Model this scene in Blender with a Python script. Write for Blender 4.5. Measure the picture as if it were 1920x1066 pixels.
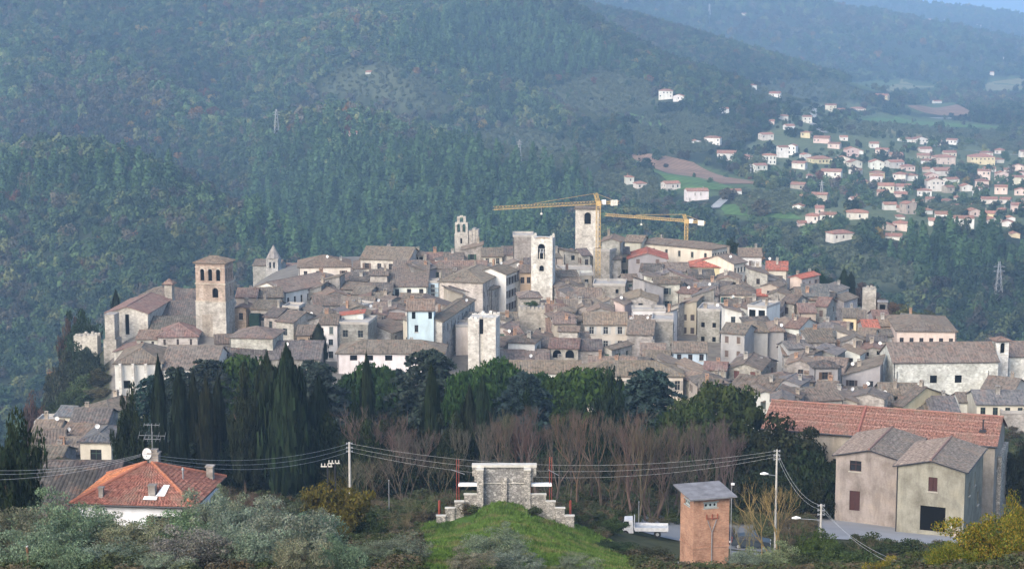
import bpy, math, random
import numpy as np
from mathutils import Vector
R = math.radians
scene = bpy.context.scene
for o in list(bpy.data.objects): bpy.data.objects.remove(o)
# ---------------------------------------------------------------- camera
F = 3600.0                        # focal length in photograph pixels (1920 wide)
CZ = 150.0                        # camera height above datum
TH = math.atan(543.0 / F)         # pitch down
CT, ST = math.cos(TH), math.sin(TH)
cam_d = bpy.data.cameras.new('camera'); cam = bpy.data.objects.new('camera', cam_d)
scene.collection.objects.link(cam)
cam.location = (0, 0, CZ); cam.rotation_euler = (math.pi/2 - TH, 0, 0)
cam_d.sensor_width = 36.0; cam_d.lens = 36.0 * F / 1920.0
cam_d.clip_start = 1.0; cam_d.clip_end = 60000
scene.camera = cam
# ---------------------------------------------------------------- sky, sun, exposure
SUN = Vector((-0.46, -0.68, 0.57)).normalized()
world = bpy.data.worlds.new('World'); scene.world = world; world.use_nodes = True
nt = world.node_tree; nt.nodes.clear()
sky = nt.nodes.new('ShaderNodeTexSky'); sky.sky_type = 'NISHITA'; sky.sun_disc = False
sky.sun_elevation = math.asin(SUN.z); sky.sun_rotation = math.atan2(SUN.x, SUN.y)
sky.altitude = 300; sky.air_density = 1.0; sky.dust_density = 4.5; sky.ozone_density = 1.0
bg = nt.nodes.new('ShaderNodeBackground'); bg.inputs['Strength'].default_value = 0.15
wo = nt.nodes.new('ShaderNodeOutputWorld')
nt.links.new(sky.outputs[0], bg.inputs[0]); nt.links.new(bg.outputs[0], wo.inputs[0])
sun_d = bpy.data.lights.new('sun', 'SUN'); sun_d.energy = 0.75; sun_d.angle = R(40); sun_d.color = (1.0, 0.96, 0.90)
sun = bpy.data.objects.new('sun', sun_d); scene.collection.objects.link(sun)
sun.rotation_euler = SUN.to_track_quat('Z', 'Y').to_euler(); sun.location = (0, 0, 400)
scene.view_settings.view_transform = 'Standard'; scene.view_settings.look = 'None'
scene.view_settings.exposure = 1.25; scene.view_settings.gamma = 1.0
scene.view_settings.use_curve_mapping = False
scene.cycles.use_denoising = True
scene.cycles.max_bounces = 6; scene.cycles.diffuse_bounces = 2; scene.cycles.glossy_bounces = 2
scene.cycles.transparent_max_bounces = 6; scene.cycles.volume_bounces = 1
# ---------------------------------------------------------------- helpers
def ray(px, py):
    a = (px - 960.0) / F; b = (533.0 - py) / F
    return Vector((a, CT + b*ST, -ST + b*CT))
def P(px, py, Y):                 # photograph pixel at real distance Y -> point in the place
    d = ray(px, py); k = Y / d.y
    return Vector((d.x*k, Y, CZ + d.z*k))
def proj(p):                      # back again, for checks and land cover
    dx, dy, dz = p[0], p[1], p[2]-CZ
    dep = dy*CT - dz*ST; up = dy*ST + dz*CT
    return 960 + F*dx/dep, 533 - F*up/dep
def proj_np(x, y, z):
    dz = z - CZ; dep = y*CT - dz*ST; up = y*ST + dz*CT
    return 960 + F*x/dep, 533 - F*up/dep
COL = scene.collection
def link(o, parent=None):
    COL.objects.link(o)
    if parent is not None: o.parent = parent
    return o
def tag(o, label=None, cat=None, group=None, kind=None):
    if label: o['label'] = label
    if cat: o['category'] = cat
    if group: o['group'] = group
    if kind: o['kind'] = kind
    return o
def empty(name, loc, rz=0.0, parent=None):
    o = bpy.data.objects.new(name, None); o.location = loc; o.rotation_euler = (0, 0, rz)
    o.empty_display_size = 1.0
    return link(o, parent)
class MB:                         # collects faces, builds ONE mesh
    def __init__(s): s.v = []; s.f = []; s.m = []; s.uv = []
    def face(s, pts, mi=0, uv=None):
        n = len(s.v); s.v.extend([tuple(p) for p in pts]); s.f.append(tuple(range(n, n+len(pts)))); s.m.append(mi)
        s.uv.append(uv)
    def box(s, x0, x1, y0, y1, z0, z1, mi=0):
        a = [(x0,y0,z0),(x1,y0,z0),(x1,y1,z0),(x0,y1,z0),(x0,y0,z1),(x1,y0,z1),(x1,y1,z1),(x0,y1,z1)]
        n = len(s.v); s.v.extend(a)
        for q in ((0,3,2,1),(4,5,6,7),(0,1,5,4),(1,2,6,5),(2,3,7,6),(3,0,4,7)):
            s.f.append(tuple(n+i for i in q)); s.m.append(mi); s.uv.append(None)
    def tube(s, a, b, r0, r1=None, n=6, mi=0, cap=True):
        a = Vector(a); b = Vector(b); r1 = r0 if r1 is None else r1
        d = (b-a).normalized(); u = d.cross(Vector((0,0,1)))
        if u.length < 1e-3: u = Vector((1,0,0))
        u.normalize(); w = d.cross(u); k = len(s.v)
        for c, r in ((a,r0),(b,r1)):
            for i in range(n):
                t = 2*math.pi*i/n; s.v.append(tuple(c + (u*math.cos(t)+w*math.sin(t))*r))
        for i in range(n):
            j = (i+1) % n; s.f.append((k+i,k+j,k+n+j,k+n+i)); s.m.append(mi); s.uv.append(None)
        if cap:
            s.f.append(tuple(k+n-1-i for i in range(n))); s.m.append(mi); s.uv.append(None)
            s.f.append(tuple(k+n+i for i in range(n))); s.m.append(mi); s.uv.append(None)
    def bar(s, a, b, w, t=None, mi=0):     # square bar between two points
        s.tube(a, b, w*0.7071, w*0.7071, 4, mi)
    def mesh(s, name, mats):
        me = bpy.data.meshes.new(name); me.from_pydata(s.v, [], s.f)
        for m in (mats if isinstance(mats, (list, tuple)) else [mats]): me.materials.append(m)
        if any(s.m): me.polygons.foreach_set('material_index', s.m)
        if any(u is not None for u in s.uv):
            l = me.uv_layers.new(name='UVMap'); dat = []
            for f, u in zip(s.f, s.uv):
                for i in range(len(f)): dat.extend(u[i] if u is not None else (0.0, 0.0))
            l.data.foreach_set('uv', dat)
        me.update(); return me
    def build(s, name, mats, parent=None, color=None, smooth=False):
        me = s.mesh(name, mats); o = bpy.data.objects.new(name, me); link(o, parent)
        if color is not None: o.color = (*color[:3], 1.0)
        if smooth: me.shade_smooth()
        return o
def obj(name, me, parent=None, loc=(0,0,0), rz=0.0, color=None, scale=None):
    o = bpy.data.objects.new(name, me); o.location = loc; o.rotation_euler = (0,0,rz)
    if color is not None: o.color = (*color[:3], 1.0)
    if scale is not None: o.scale = scale
    return link(o, parent)
def np_mesh(name, V, Fc, mats, col=None, smooth=False):   # V (n,3) Fc (m,k)
    me = bpy.data.meshes.new(name); n, (m, k) = len(V), Fc.shape
    me.vertices.add(n); me.vertices.foreach_set('co', np.asarray(V, np.float32).ravel())
    me.loops.add(m*k); me.loops.foreach_set('vertex_index', Fc.astype(np.int32).ravel())
    me.polygons.add(m); me.polygons.foreach_set('loop_start', np.arange(0, m*k, k, dtype=np.int32))
    try: me.polygons.foreach_set('loop_total', np.full(m, k, np.int32))
    except Exception: pass
    for q in (mats if isinstance(mats, (list, tuple)) else [mats]): me.materials.append(q)
    if smooth: me.polygons.foreach_set('use_smooth', np.ones(m, bool))
    me.update(calc_edges=True)
    if col is not None:
        a = me.color_attributes.new('tint', 'FLOAT_COLOR', 'POINT')
        c = np.ones((n,4), np.float32); c[:,:3] = col; a.data.foreach_set('color', c.ravel())
    return me
# ---------------------------------------------------------------- materials
class NT:
    def __init__(s, name, rough=0.85, spec=0.25):
        s.mat = bpy.data.materials.new(name); s.mat.use_nodes = True; s.t = s.mat.node_tree
        s.b = s.t.nodes['Principled BSDF']; s.b.inputs['Roughness'].default_value = rough
        s.b.inputs['Specular IOR Level'].default_value = spec
    def n(s, ty, **kw):
        x = s.t.nodes.new(ty)
        for k, v in kw.items():
            if k in x.inputs.keys(): x.inputs[k].default_value = v
            else: setattr(x, k, v)
        return x
    def l(s, a, b): s.t.links.new(a, b)
    def coord(s, kind='Object', scale=(1,1,1)):
        c = s.n('ShaderNodeTexCoord'); m = s.n('ShaderNodeMapping'); m.inputs['Scale'].default_value = scale
        s.l(c.outputs[kind], m.inputs[0]); return m.outputs[0]
    def noise(s, vec, scale, detail=4, rough=0.6):
        x = s.n('ShaderNodeTexNoise', Scale=scale, Detail=detail, Roughness=rough)
        if vec is not None: s.l(vec, x.inputs['Vector'])
        return x.outputs['Fac']
    def ramp(s, fac, stops):
        r = s.n('ShaderNodeValToRGB'); e = r.color_ramp.elements
        while len(e) < len(stops): e.new(0.5)
        for q, (p, c) in zip(e, stops):
            q.position = p; q.color = (*c, 1) if isinstance(c, tuple) else (c, c, c, 1)
        s.l(fac, r.inputs[0]); return r.outputs[0]
    def mix(s, fac, a, b, mode='MIX'):
        x = s.n('ShaderNodeMix', data_type='RGBA', blend_type=mode)
        for sock, val in ((x.inputs[0], fac), (x.inputs[6], a), (x.inputs[7], b)):
            if hasattr(val, 'links'): s.l(val, sock)
            else: sock.default_value = (*val, 1) if isinstance(val, tuple) else val
        return x.outputs[2]
    def math(s, op, a, b=0.0):
        x = s.n('ShaderNodeMath', operation=op)
        for sock, val in ((x.inputs[0], a), (x.inputs[1], b)):
            if hasattr(val, 'links'): s.l(val, sock)
            else: sock.default_value = val
        return x.outputs[0]
    def base(s, c):
        if hasattr(c, 'links'): s.l(c, s.b.inputs['Base Color'])
        else: s.b.inputs['Base Color'].default_value = (*c, 1)
    def bump(s, h, strength=0.4, dist=0.05):
        x = s.n('ShaderNodeBump', Strength=strength, Distance=dist); s.l(h, x.inputs['Height']); s.l(x.outputs[0], s.b.inputs['Normal'])
    def objcol(s):
        return s.n('ShaderNodeObjectInfo').outputs['Color']
    def objrand(s):
        return s.n('ShaderNodeObjectInfo').outputs['Random']
def plain(name, c, rough=0.7, metal=0.0, var=0.25, scale=3.0):
    m = NT(name, rough); v = m.coord()
    m.base(m.mix(1.0, m.ramp(m.noise(v, scale), [(0.3, 1-var), (0.7, 1+var*0.4)]), c, 'MULTIPLY'))
    m.b.inputs['Metallic'].default_value = metal
    return m.mat
def colplain(name, rough=0.7, var=0.2, scale=2.0):
    m = NT(name, rough); v = m.coord()
    m.base(m.mix(1.0, m.ramp(m.noise(v, scale), [(0.3, 1-var), (0.7, 1+var*0.4)]), m.objcol(), 'MULTIPLY'))
    return m.mat
def make_stone():                  # plaster / rubble stone, tone from the object's own colour
    m = NT('wall_stone', 0.92, 0.15); v = m.coord()
    big = m.noise(v, 0.22, 5, 0.65); mid = m.noise(v, 1.3, 5, 0.7)
    streak = m.noise(m.coord(scale=(0.7, 0.7, 0.25)), 1.0, 4)
    br = m.n('ShaderNodeTexBrick', Scale=1.0); m.l(m.coord('Object', (1,1,1)), br.inputs['Vector'])
    vor = m.n('ShaderNodeTexVoronoi', Scale=2.2); m.l(m.coord(scale=(1,1,1.7)), vor.inputs['Vector'])
    c = m.mix(1.0, m.objcol(), m.ramp(big, [(0.30, (0.62,0.60,0.57)), (0.55, (1,1,1)), (0.75, (1.12,1.10,1.05))]), 'MULTIPLY')
    c = m.mix(0.75, c, m.ramp(mid, [(0.32, (0.62,0.60,0.58)), (0.55, (1,1,1)), (0.75, (1.15,1.13,1.1))]), 'MULTIPLY')
    c = m.mix(0.55, c, m.ramp(vor.outputs['Color'], [(0.1, (0.6,0.6,0.6)), (0.9, (1.2,1.2,1.2))]), 'MULTIPLY')
    c = m.mix(0.5, c, m.ramp(streak, [(0.36, (0.55,0.54,0.52)), (0.55, (1,1,1))]), 'MULTIPLY')
    m.base(c); m.bump(m.math('ADD', mid, vor.outputs['Distance']), 0.5, 0.06)
    return m.mat
def make_plaster():
    m = NT('wall_plaster', 0.9, 0.15); v = m.coord()
    big = m.noise(v, 0.3, 5, 0.6); streak = m.noise(m.coord(scale=(0.8, 0.8, 0.22)), 1.0, 4)
    c = m.mix(0.6, m.objcol(), m.ramp(big, [(0.30, (0.74,0.71,0.67)), (0.55, (1,1,1)), (0.8, (1.06,1.06,1.06))]), 'MULTIPLY')
    c = m.mix(0.4, c, m.ramp(streak, [(0.34, (0.60,0.58,0.55)), (0.56, (1,1,1))]), 'MULTIPLY')
    c = m.mix(0.4, c, m.ramp(m.noise(v, 4.0, 4), [(0.3, (0.8,0.8,0.8)), (0.6, (1,1,1))]), 'MULTIPLY')
    m.base(c); m.bump(m.noise(v, 6.0), 0.2, 0.03)
    return m.mat
def make_roof(name='roof_tiles', period=0.5):       # colour and wear only; the tile ribs are geometry
    m = NT(name, 0.9, 0.15)
    uv = m.coord('UV', (1,1,1)); ob = m.coord()
    tile = m.noise(m.coord('UV', (2.0, 1.1, 1)), 1.0, 2, 0.5)
    lich = m.noise(ob, 0.45, 5, 0.7); fine = m.noise(ob, 2.2, 3)
    c = m.mix(1.0, m.objcol(), m.ramp(tile, [(0.28, (0.55,0.53,0.52)), (0.5, (1,1,1)), (0.72, (1.42,1.34,1.28))]), 'MULTIPLY')
    c = m.mix(m.ramp(lich, [(0.48, 0.0), (0.64, 0.45)]), c, (0.215,0.200,0.172))
    c = m.mix(m.ramp(m.noise(ob, 0.33, 4), [(0.52, 0.0), (0.68, 0.5)]), c, m.mix(1.0, c, (0.55,0.53,0.52), 'MULTIPLY'))
    c = m.mix(0.6, c, m.ramp(fine, [(0.3, (0.7,0.7,0.7)), (0.65, (1.1,1.1,1.1))]), 'MULTIPLY')
    c = m.mix(m.ramp(m.noise(ob, 0.55, 4, 0.7), [(0.54, 0.0), (0.68, 0.45)]), c, (0.235,0.130,0.085))
    m.base(c)
    return m.mat
M_STONE, M_PLASTER, M_ROOF = make_stone(), make_plaster(), make_roof()
M_PAINT = colplain('painted_wood')
M_PANE = NT('window_glass', 0.25, 0.5); M_PANE.base((0.018,0.020,0.024)); M_PANE = M_PANE.mat
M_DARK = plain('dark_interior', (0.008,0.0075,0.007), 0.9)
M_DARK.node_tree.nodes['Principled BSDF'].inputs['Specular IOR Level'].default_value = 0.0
M_TRIM = plain('stone_trim', (0.42,0.39,0.33), 0.9)
M_WHITE = plain('white_paint', (0.78,0.78,0.76), 0.6, var=0.1)
M_METAL = plain('grey_metal', (0.30,0.31,0.32), 0.5, 0.3)
M_DMETAL = plain('dark_metal', (0.04,0.04,0.045), 0.5, 0.3)
# ---------------------------------------------------------------- terrain (one sheet to the horizon)
CP = [ # px, py, Y of points of open ground; z follows
 (960,1100,20),(0,1150,60),(960,1150,60),(1920,1150,60),(-300,1120,110),(100,1050,112),(500,1055,115),(900,1075,118),(1400,1090,120),(1900,1075,120),
 (300,1018,150),(600,1030,150),(945,1012,150),(1300,1085,160),(1700,1060,165),(2100,1060,170),
 (700,1000,185),(850,985,183),(945,940,187),(1040,975,188),(1130,1000,190),(1220,1006,200),(1420,1022,200),(1600,1010,205),(130,968,200),(-200,980,200),
 (840,1008,172),(1052,1008,172),(866,990,181),(1022,990,181),(780,1018,165),(945,975,172),(1110,1030,172),(1560,975,222),(1750,985,226),(1900,960,240),(2150,960,240),
 (600,895,270),(900,900,270),(1300,905,262),(300,890,265),(100,862,300),(0,880,290),(-250,900,300),
 (300,780,350),(600,775,350),(900,770,352),(1200,775,350),(1500,790,340),(1800,790,345),(2100,800,345)]
CZP = [ # px, z relative to camera, Y
 (220,-80,400),(150,-86,395),(90,-92,385),(20,-112,400),(-150,-150,420),(-400,-170,420),(220,-78,440),(100,-100,450),(0,-140,470),
 (350,-77,400),(600,-77,400),(900,-77,400),(1200,-77,400),(1500,-77.5,400),(1800,-79,400),(2100,-82,400),
 (350,-76,460),(600,-75.5,460),(900,-75,460),(1200,-75,460),(1500,-77,460),(1750,-83,460),(2100,-95,460),
 (500,-76,520),(750,-73,520),(1000,-72,530),(1250,-72,530),(1450,-76,520),(1600,-84,520),(1800,-100,520),
 (300,-110,520),(100,-170,560),(500,-110,620),(800,-100,620),(1100,-92,620),(1350,-90,620),(1600,-110,620),(1900,-135,620),
 (0,-200,700),(400,-190,720),(700,-185,740),(1000,-175,760),(1300,-165,760),(1600,-165,760),(2000,-170,760),(-400,-200,700)]
for _px in (-900, 0, 960, 1920, 2820): CZP += [(_px,-9,12),(_px,-13,30),(_px,-21,60)]
for _px in (-900, 2820): CZP += [(_px,-36,120),(_px,-58,210),(_px,-80,330),(_px,-130,450),(_px,-190,700),(_px,-150,1100),(_px,-125,1600),(_px,-80 if _px < 0 else -150,2100),(_px,60 if _px < 0 else -150,3000),(_px,-110,6000)]
BGP = [ # the far slopes
 (0,760,860),(0,640,960),(100,540,1040),(60,420,1150),(100,332,1260),(-150,330,1300),(230,322,1250),(340,365,1190),(470,430,1110),(560,482,1030),(-300,600,1000),
 (200,300,1520),(400,330,1480),(560,380,1370),(640,440,1180),
 (530,262,1520),(650,258,1520),(800,292,1470),(950,300,1450),(1080,312,1410),(700,340,1340),(760,420,1180),(760,490,1040),(950,420,1180),(960,500,1000),(1150,420,1150),
 (450,240,1760),(620,235,1760),(300,200,1700),(0,180,1750),(-300,180,1800),(600,150,1800),(760,165,1760),(900,100,1960),(200,0,2150),(500,0,2150),(800,0,2120),(-200,-150,2500),(300,-150,2500),(700,-100,2400),
 (900,-45,2250),(1030,2,2120),(1110,42,2080),(1200,88,2030),(1330,128,2000),(1450,168,1950),(950,180,1760),(1090,218,1680),(1180,250,1600),(950,262,1690),(1060,290,1610),(1140,180,1830),(1250,180,1820),
 (1350,300,1500),(1300,400,1140),(1500,430,1060),(1400,250,1680),(1600,455,990),(1700,380,1250),(1700,300,1600),(1850,420,1100),(1850,330,1500),(1800,250,2100),(1600,215,2150),(1900,235,2200),(2100,300,1700),(2200,400,1200),
 (1750,205,2550),(1650,165,3200),(1850,160,3300),(1520,150,3000),(1800,100,4600),(1920,60,6000),(1700,75,5400),(1500,95,4600),(2200,120,4000),
 (1850,30,9000),(1700,28,9000),(1500,30,9500),(1850,22,14000),(1200,24,14000),(600,24,14000),(0,24,14000),(2300,24,14000)]
DROP = [(100,-142,1375),(230,-140,1370),(340,-152,1310),(470,-160,1230),(570,-167,1140),(-150,-140,1420),(560,-142,1630),(680,-143,1630),(800,-151,1580),(950,-152,1555),(1080,-150,1505),(950,-112,1850),(1090,-124,1770),(1180,-130,1690),(900,-90,2700),(1030,-110,2500),(1200,-125,2350),(1330,-135,2300),(1450,-140,2250),(600,40,2900),(200,60,3000),(-200,90,3000),(900,-110,3200),(1150,-140,3000),(400,-60,4000),(900,-140,5000),(0,-80,5000),(500,-110,8000)]
def cp_xyz():
    out = []
    for px, py, Y in CP + BGP: p = P(px, py, Y); out.append((p.x, p.y, p.z))
    for px, z, Y in CZP + DROP: out.append(((px-960)/F*Y*1.01, Y, CZ+z))
    return np.array(out)
def warp(x, y): return np.stack([2.2*x/np.maximum(y, 8), np.log(np.maximum(y, 8))], -1)
_c = cp_xyz(); _w = warp(_c[:,0], _c[:,1])
def _U(r2): return 0.5*r2*np.log(r2 + 1e-9)
def _fit():
    n = len(_c); d2 = ((_w[:,None]-_w[None])**2).sum(-1); A = np.zeros((n+3, n+3)); A[:n,:n] = _U(d2) + np.eye(n)*0.0006
    A[:n,n] = 1; A[:n,n+1:] = _w; A[n,:n] = 1; A[n+1:,:n] = _w.T
    return np.linalg.solve(A, np.concatenate([_c[:,2], np.zeros(3)]))
_k = _fit()
RIDGES = [ # crest polylines (px,py,Y) and side slope
 ([(900,-60,2750),(1060,9,2650),(1130,30,2600),(1200,60,2550),(1280,95,2500),(1340,122,2450)], 0.30),
 ([(700,-190,4600),(1100,-75,4300),(1210,-22,4150),(1290,15,4000),(1360,42,3900),(1430,66,3800),(1500,88,3650)], 0.20),
 ([(900,-90,7000),(1250,-34,6600),(1450,-12,6300),(1600,-2,6000),(1680,6,5900),(1760,22,5700),(1800,32,5600)], 0.12)]
_RP = [(np.array([tuple(P(*q)) for q in pts]), s) for pts, s in RIDGES]
def _n2(x, y, s, seed):
    r = np.random.RandomState(seed); out = 0
    for k in range(5):
        a = r.uniform(0, 6.28); b = r.uniform(0, 6.28); f = s*(0.7+0.7*r.rand())
        out = out + np.sin((x*math.cos(a)+y*math.sin(a))*f + b)
    return out/5
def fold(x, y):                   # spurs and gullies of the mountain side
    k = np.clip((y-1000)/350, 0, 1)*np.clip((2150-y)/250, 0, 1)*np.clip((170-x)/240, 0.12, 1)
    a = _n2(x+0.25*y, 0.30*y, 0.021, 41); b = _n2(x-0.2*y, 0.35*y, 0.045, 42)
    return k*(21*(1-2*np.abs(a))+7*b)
def ground(x, y):
    x = np.asarray(x, float); y = np.asarray(y, float); sh = x.shape
    x = x.ravel(); y = y.ravel(); z = np.zeros(len(x))
    for i in range(0, len(x), 20000):
        w = warp(x[i:i+20000], y[i:i+20000]); d2 = ((w[:,None]-_w[None])**2).sum(-1)
        z[i:i+20000] = _U(d2)@_k[:-3] + _k[-3] + w@_k[-2:]
    far = np.clip((y-900)/500, 0, 1)
    z = z + far*(7*_n2(x, y, 0.012, 1) + 3.5*_n2(x, y, 0.035, 2))
    z = z + fold(x, y)
    for pts, s in _RP:
        best = np.full(len(x), -1e9)
        for a, b in zip(pts[:-1], pts[1:]):
            d = b[:2]-a[:2]; t = np.clip(((x-a[0])*d[0]+(y-a[1])*d[1])/(d@d), 0, 1)
            dist = np.hypot(x-a[0]-t*d[0], y-a[1]-t*d[1]); cz = a[2]+t*(b[2]-a[2])
            best = np.maximum(best, cz - s*(np.sqrt(dist**2+40**2)-40))
        k = 12.0; m = np.maximum(z, best); z = m + k*np.log(np.exp((z-m)/k)+np.exp((best-m)/k)) - k*np.log(2)*np.exp(-((z-best)/k)**2)
    z = np.where(y > 12000, np.minimum(z, CZ-90), z)
    return z.reshape(sh)
_gx = np.arange(-190, 191, 2.0); _gy = np.arange(60, 700, 2.0); _G = ground(*np.meshgrid(_gx, _gy))
def gz(x, y):
    i = (x+190)/2; j = (y-60)/2
    if 0 <= i < len(_gx)-1 and 0 <= j < len(_gy)-1:
        a, b = int(i), int(j); s, t = i-a, j-b
        return float((_G[b,a]*(1-s)+_G[b,a+1]*s)*(1-t) + (_G[b+1,a]*(1-s)+_G[b+1,a+1]*s)*t)
    return float(ground(np.array([x]), np.array([y]))[0])
_MY = np.exp(np.linspace(math.log(75), math.log(13500), 900))
def hit(px, py, ymin=0):          # where the line of sight meets the ground
    d = ray(px, py); Y = _MY[_MY > ymin]; k = Y/d.y
    g = ground(d.x*k, Y); zz = CZ + d.z*k
    i = np.nonzero(zz <= g)[0]
    if len(i) == 0: return None
    i = i[0]
    if i == 0: Yh = Y[0]
    else:
        a = zz[i-1]-g[i-1]; b = zz[i]-g[i]; Yh = Y[i-1] + (Y[i]-Y[i-1])*a/(a-b+1e-9)
    return Vector((d.x*Yh/d.y, Yh, gz(d.x*Yh/d.y, Yh)))
# ---------------------------------------------------------------- terrain mesh
def inpoly(px, py, poly):
    px = np.asarray(px, float); py = np.asarray(py, float); r = np.zeros(px.shape, bool); n = len(poly)
    for i in range(n):
        x0, y0 = poly[i]; x1, y1 = poly[(i+1) % n]
        if y0 == y1: continue
        c = ((y0 > py) != (y1 > py)) & (px < (x1-x0)*(py-y0)/(y1-y0)+x0); r ^= c
    return r
OLIVE = [[(590,160),(640,128),(720,122),(790,145),(850,168),(760,182),(640,182)], [(870,250),(960,238),(1060,262),(1160,300),(1060,318),(920,285)],
 [(1030,170),(1130,130),(1200,150),(1250,190),(1160,215),(1120,228),(1060,200)], [(1170,225),(1290,212),(1370,255),(1330,285),(1250,292),(1180,262)],
 [(1150,325),(1210,318),(1260,370),(1200,385),(1140,360)],[(1360,365),(1480,360),(1520,400),(1400,410)],[(1560,228),(1920,248),(1920,290),(1800,270),(1580,252)],[(1460,190),(1400,175),(1420,150),(1560,150),(1640,185),(1560,195)],
 [(1520,455),(1620,470),(1760,520),(1700,545),(1580,520)],
 [(1060,330),(1140,322),(1180,345),(1120,360)],[(1440,440),(1520,432),(1560,460),(1480,470)],[(1830,255),(1930,262),(1930,285),(1840,280)],[(700,185),(800,180),(860,200),(780,212)],[(1270,215),(1350,225),(1400,262),(1330,258)],[(1730,390),(1800,385),(1850,400),(1760,412)]]
OPEN = [[(1170,290),(1290,300),(1400,335),(1440,352),(1350,352),(1220,320)], [(1180,318),(1300,345),(1400,362),(1300,372),(1220,345)], [(1340,388),(1450,385),(1500,410),(1420,420),(1340,400)],
 [(1690,198),(1790,192),(1830,213),(1720,212)], [(1580,155),(1700,148),(1770,165),(1640,172)], [(1560,220),(1690,215),(1920,240),(1920,250),(1700,228)],
 [(1480,396),(1510,392),(1500,412),(1470,412)],[(1850,150),(1920,140),(1920,170),(1840,172)]]
SETTLE = [(1400,275),(1500,200),(1620,190),(1700,230),(1800,260),(1930,275),(1930,430),(1800,440),(1640,455),(1500,425),(1400,350)]
def build_terrain():
    us = (np.linspace(-900, 2820, 520)-960)/F
    Ys = np.concatenate([np.exp(np.linspace(math.log(12), math.log(90), 14))[:-1], np.exp(np.linspace(math.log(90), math.log(800), 150))[:-1],
                         np.exp(np.linspace(math.log(800), math.log(3200), 170))[:-1], np.exp(np.linspace(math.log(3200), math.log(13900), 90))])
    U, YY = np.meshgrid(us, Ys); X = U*YY*1.01; Z = ground(X, YY); n, m = X.shape
    V = np.stack([X, YY, Z], -1).reshape(-1, 3)
    i = np.arange(n*m).reshape(n, m); Q = np.stack([i[:-1,:-1], i[:-1,1:], i[1:,1:], i[1:,:-1]], -1).reshape(-1, 4)
    col = np.zeros((n*m, 3)); y = V[:,1]
    px, py = proj_np(V[:,0], V[:,1], V[:,2])
    col[:] = (0.030, 0.040, 0.022)
    near = y < 345; col[near] = (0.055, 0.060, 0.030)
    grass = near & inpoly(px, py, [(780,1200),(790,985),(860,955),(900,900),(990,900),(1000,960),(1100,990),(1250,1200)]); col[grass] = (0.060, 0.115, 0.022)
    town = (y >= 345) & (y < 560); col[town] = (0.17, 0.16, 0.145)
    cliff = (y >= 345) & (y < 620) & (px < 205); col[cliff] = (0.045, 0.05, 0.03)
    far = y > 900
    for p in OLIVE: col[far & inpoly(px, py, p)] = (0.066, 0.080, 0.048)
    st = far & inpoly(px, py, SETTLE); col[st] = (0.10, 0.125, 0.065)
    for p in OPEN: col[far & inpoly(px, py, p)] = (0.075, 0.11, 0.045)
    me = np_mesh('ground', V, Q, M_GROUND, col, True)
    return tag(obj('ground', me), kind='structure')
def make_ground():
    m = NT('ground_soil', 0.95, 0.1); v = m.coord()
    a = m.n('ShaderNodeAttribute', attribute_name='tint')
    c = m.mix(0.8, a.outputs['Color'], m.ramp(m.noise(v, 0.35, 6, 0.7), [(0.3, (0.55,0.5,0.45)), (0.5, (1,1,1)), (0.75, (1.35,1.3,1.1))]), 'MULTIPLY')
    c = m.mix(0.7, c, m.ramp(m.noise(v, 0.02, 4), [(0.35, (0.7,0.72,0.7)), (0.65, (1.2,1.15,1.1))]), 'MULTIPLY')
    m.base(c); m.bump(m.noise(v, 1.2, 6), 0.6, 0.3); return m.mat
M_GROUND = make_ground(); build_terrain()
# ---------------------------------------------------------------- draped fields, roads
def drape(name, quad, mat, nu=24, nv=8, lift=0.35, ymin=850):   # quad of photo points on the ground, in order
    g = [[None]*(nu+1) for _ in range(nv+1)]; mb = MB()
    h = [hit(px, py, ymin) for px, py in quad]
    if any(q is None for q in h): return None
    for j in range(nv+1):
        for i in range(nu+1):
            s, t = i/nu, j/nv; x = (h[0].x*(1-s)+h[1].x*s)*(1-t)+(h[3].x*(1-s)+h[2].x*s)*t; y = (h[0].y*(1-s)+h[1].y*s)*(1-t)+(h[3].y*(1-s)+h[2].y*s)*t
            g[j][i] = [x, y]
    xy = np.array(g).reshape(-1, 2); z = ground(xy[:,0], xy[:,1]) + lift
    V = np.column_stack([xy, z]); idx = np.arange(len(V)).reshape(nv+1, nu+1)
    Q = np.stack([idx[:-1,:-1], idx[:-1,1:], idx[1:,1:], idx[1:,:-1]], -1).reshape(-1, 4)
    return tag(obj(name, np_mesh(name, V, Q, mat, None, True)), kind='structure')
def field_mat(name, c, furrow=0.0, rot=0.4):
    m = NT(name, 0.95, 0.1); v = m.coord()
    k = m.mix(1.0, m.ramp(m.noise(v, 0.05, 5), [(0.3, (0.7,0.7,0.7)), (0.7, (1.2,1.2,1.15))]), c, 'MULTIPLY')
    if furrow:
        mp = m.n('ShaderNodeMapping'); mp.inputs['Rotation'].default_value = (0,0,rot); m.l(v, mp.inputs[0])
        w = m.n('ShaderNodeTexWave', Scale=furrow); w.inputs['Distortion'].default_value = 1.5; m.l(mp.outputs[0], w.inputs['Vector'])
        k = m.mix(0.35, k, m.ramp(w.outputs['Fac'], [(0.2, (0.6,0.6,0.6)), (0.8, (1.1,1.1,1.1))]), 'MULTIPLY')
    m.base(k); return m.mat
F_BROWN = field_mat('ploughed_soil', (0.235,0.150,0.100), 0.08); F_GREEN = field_mat('young_crop', (0.085,0.155,0.045), 0.06); F_PALE = field_mat('stubble', (0.18,0.17,0.09))
M_ROADFAR = field_mat('far_road_surface', (0.32,0.32,0.31))
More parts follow.
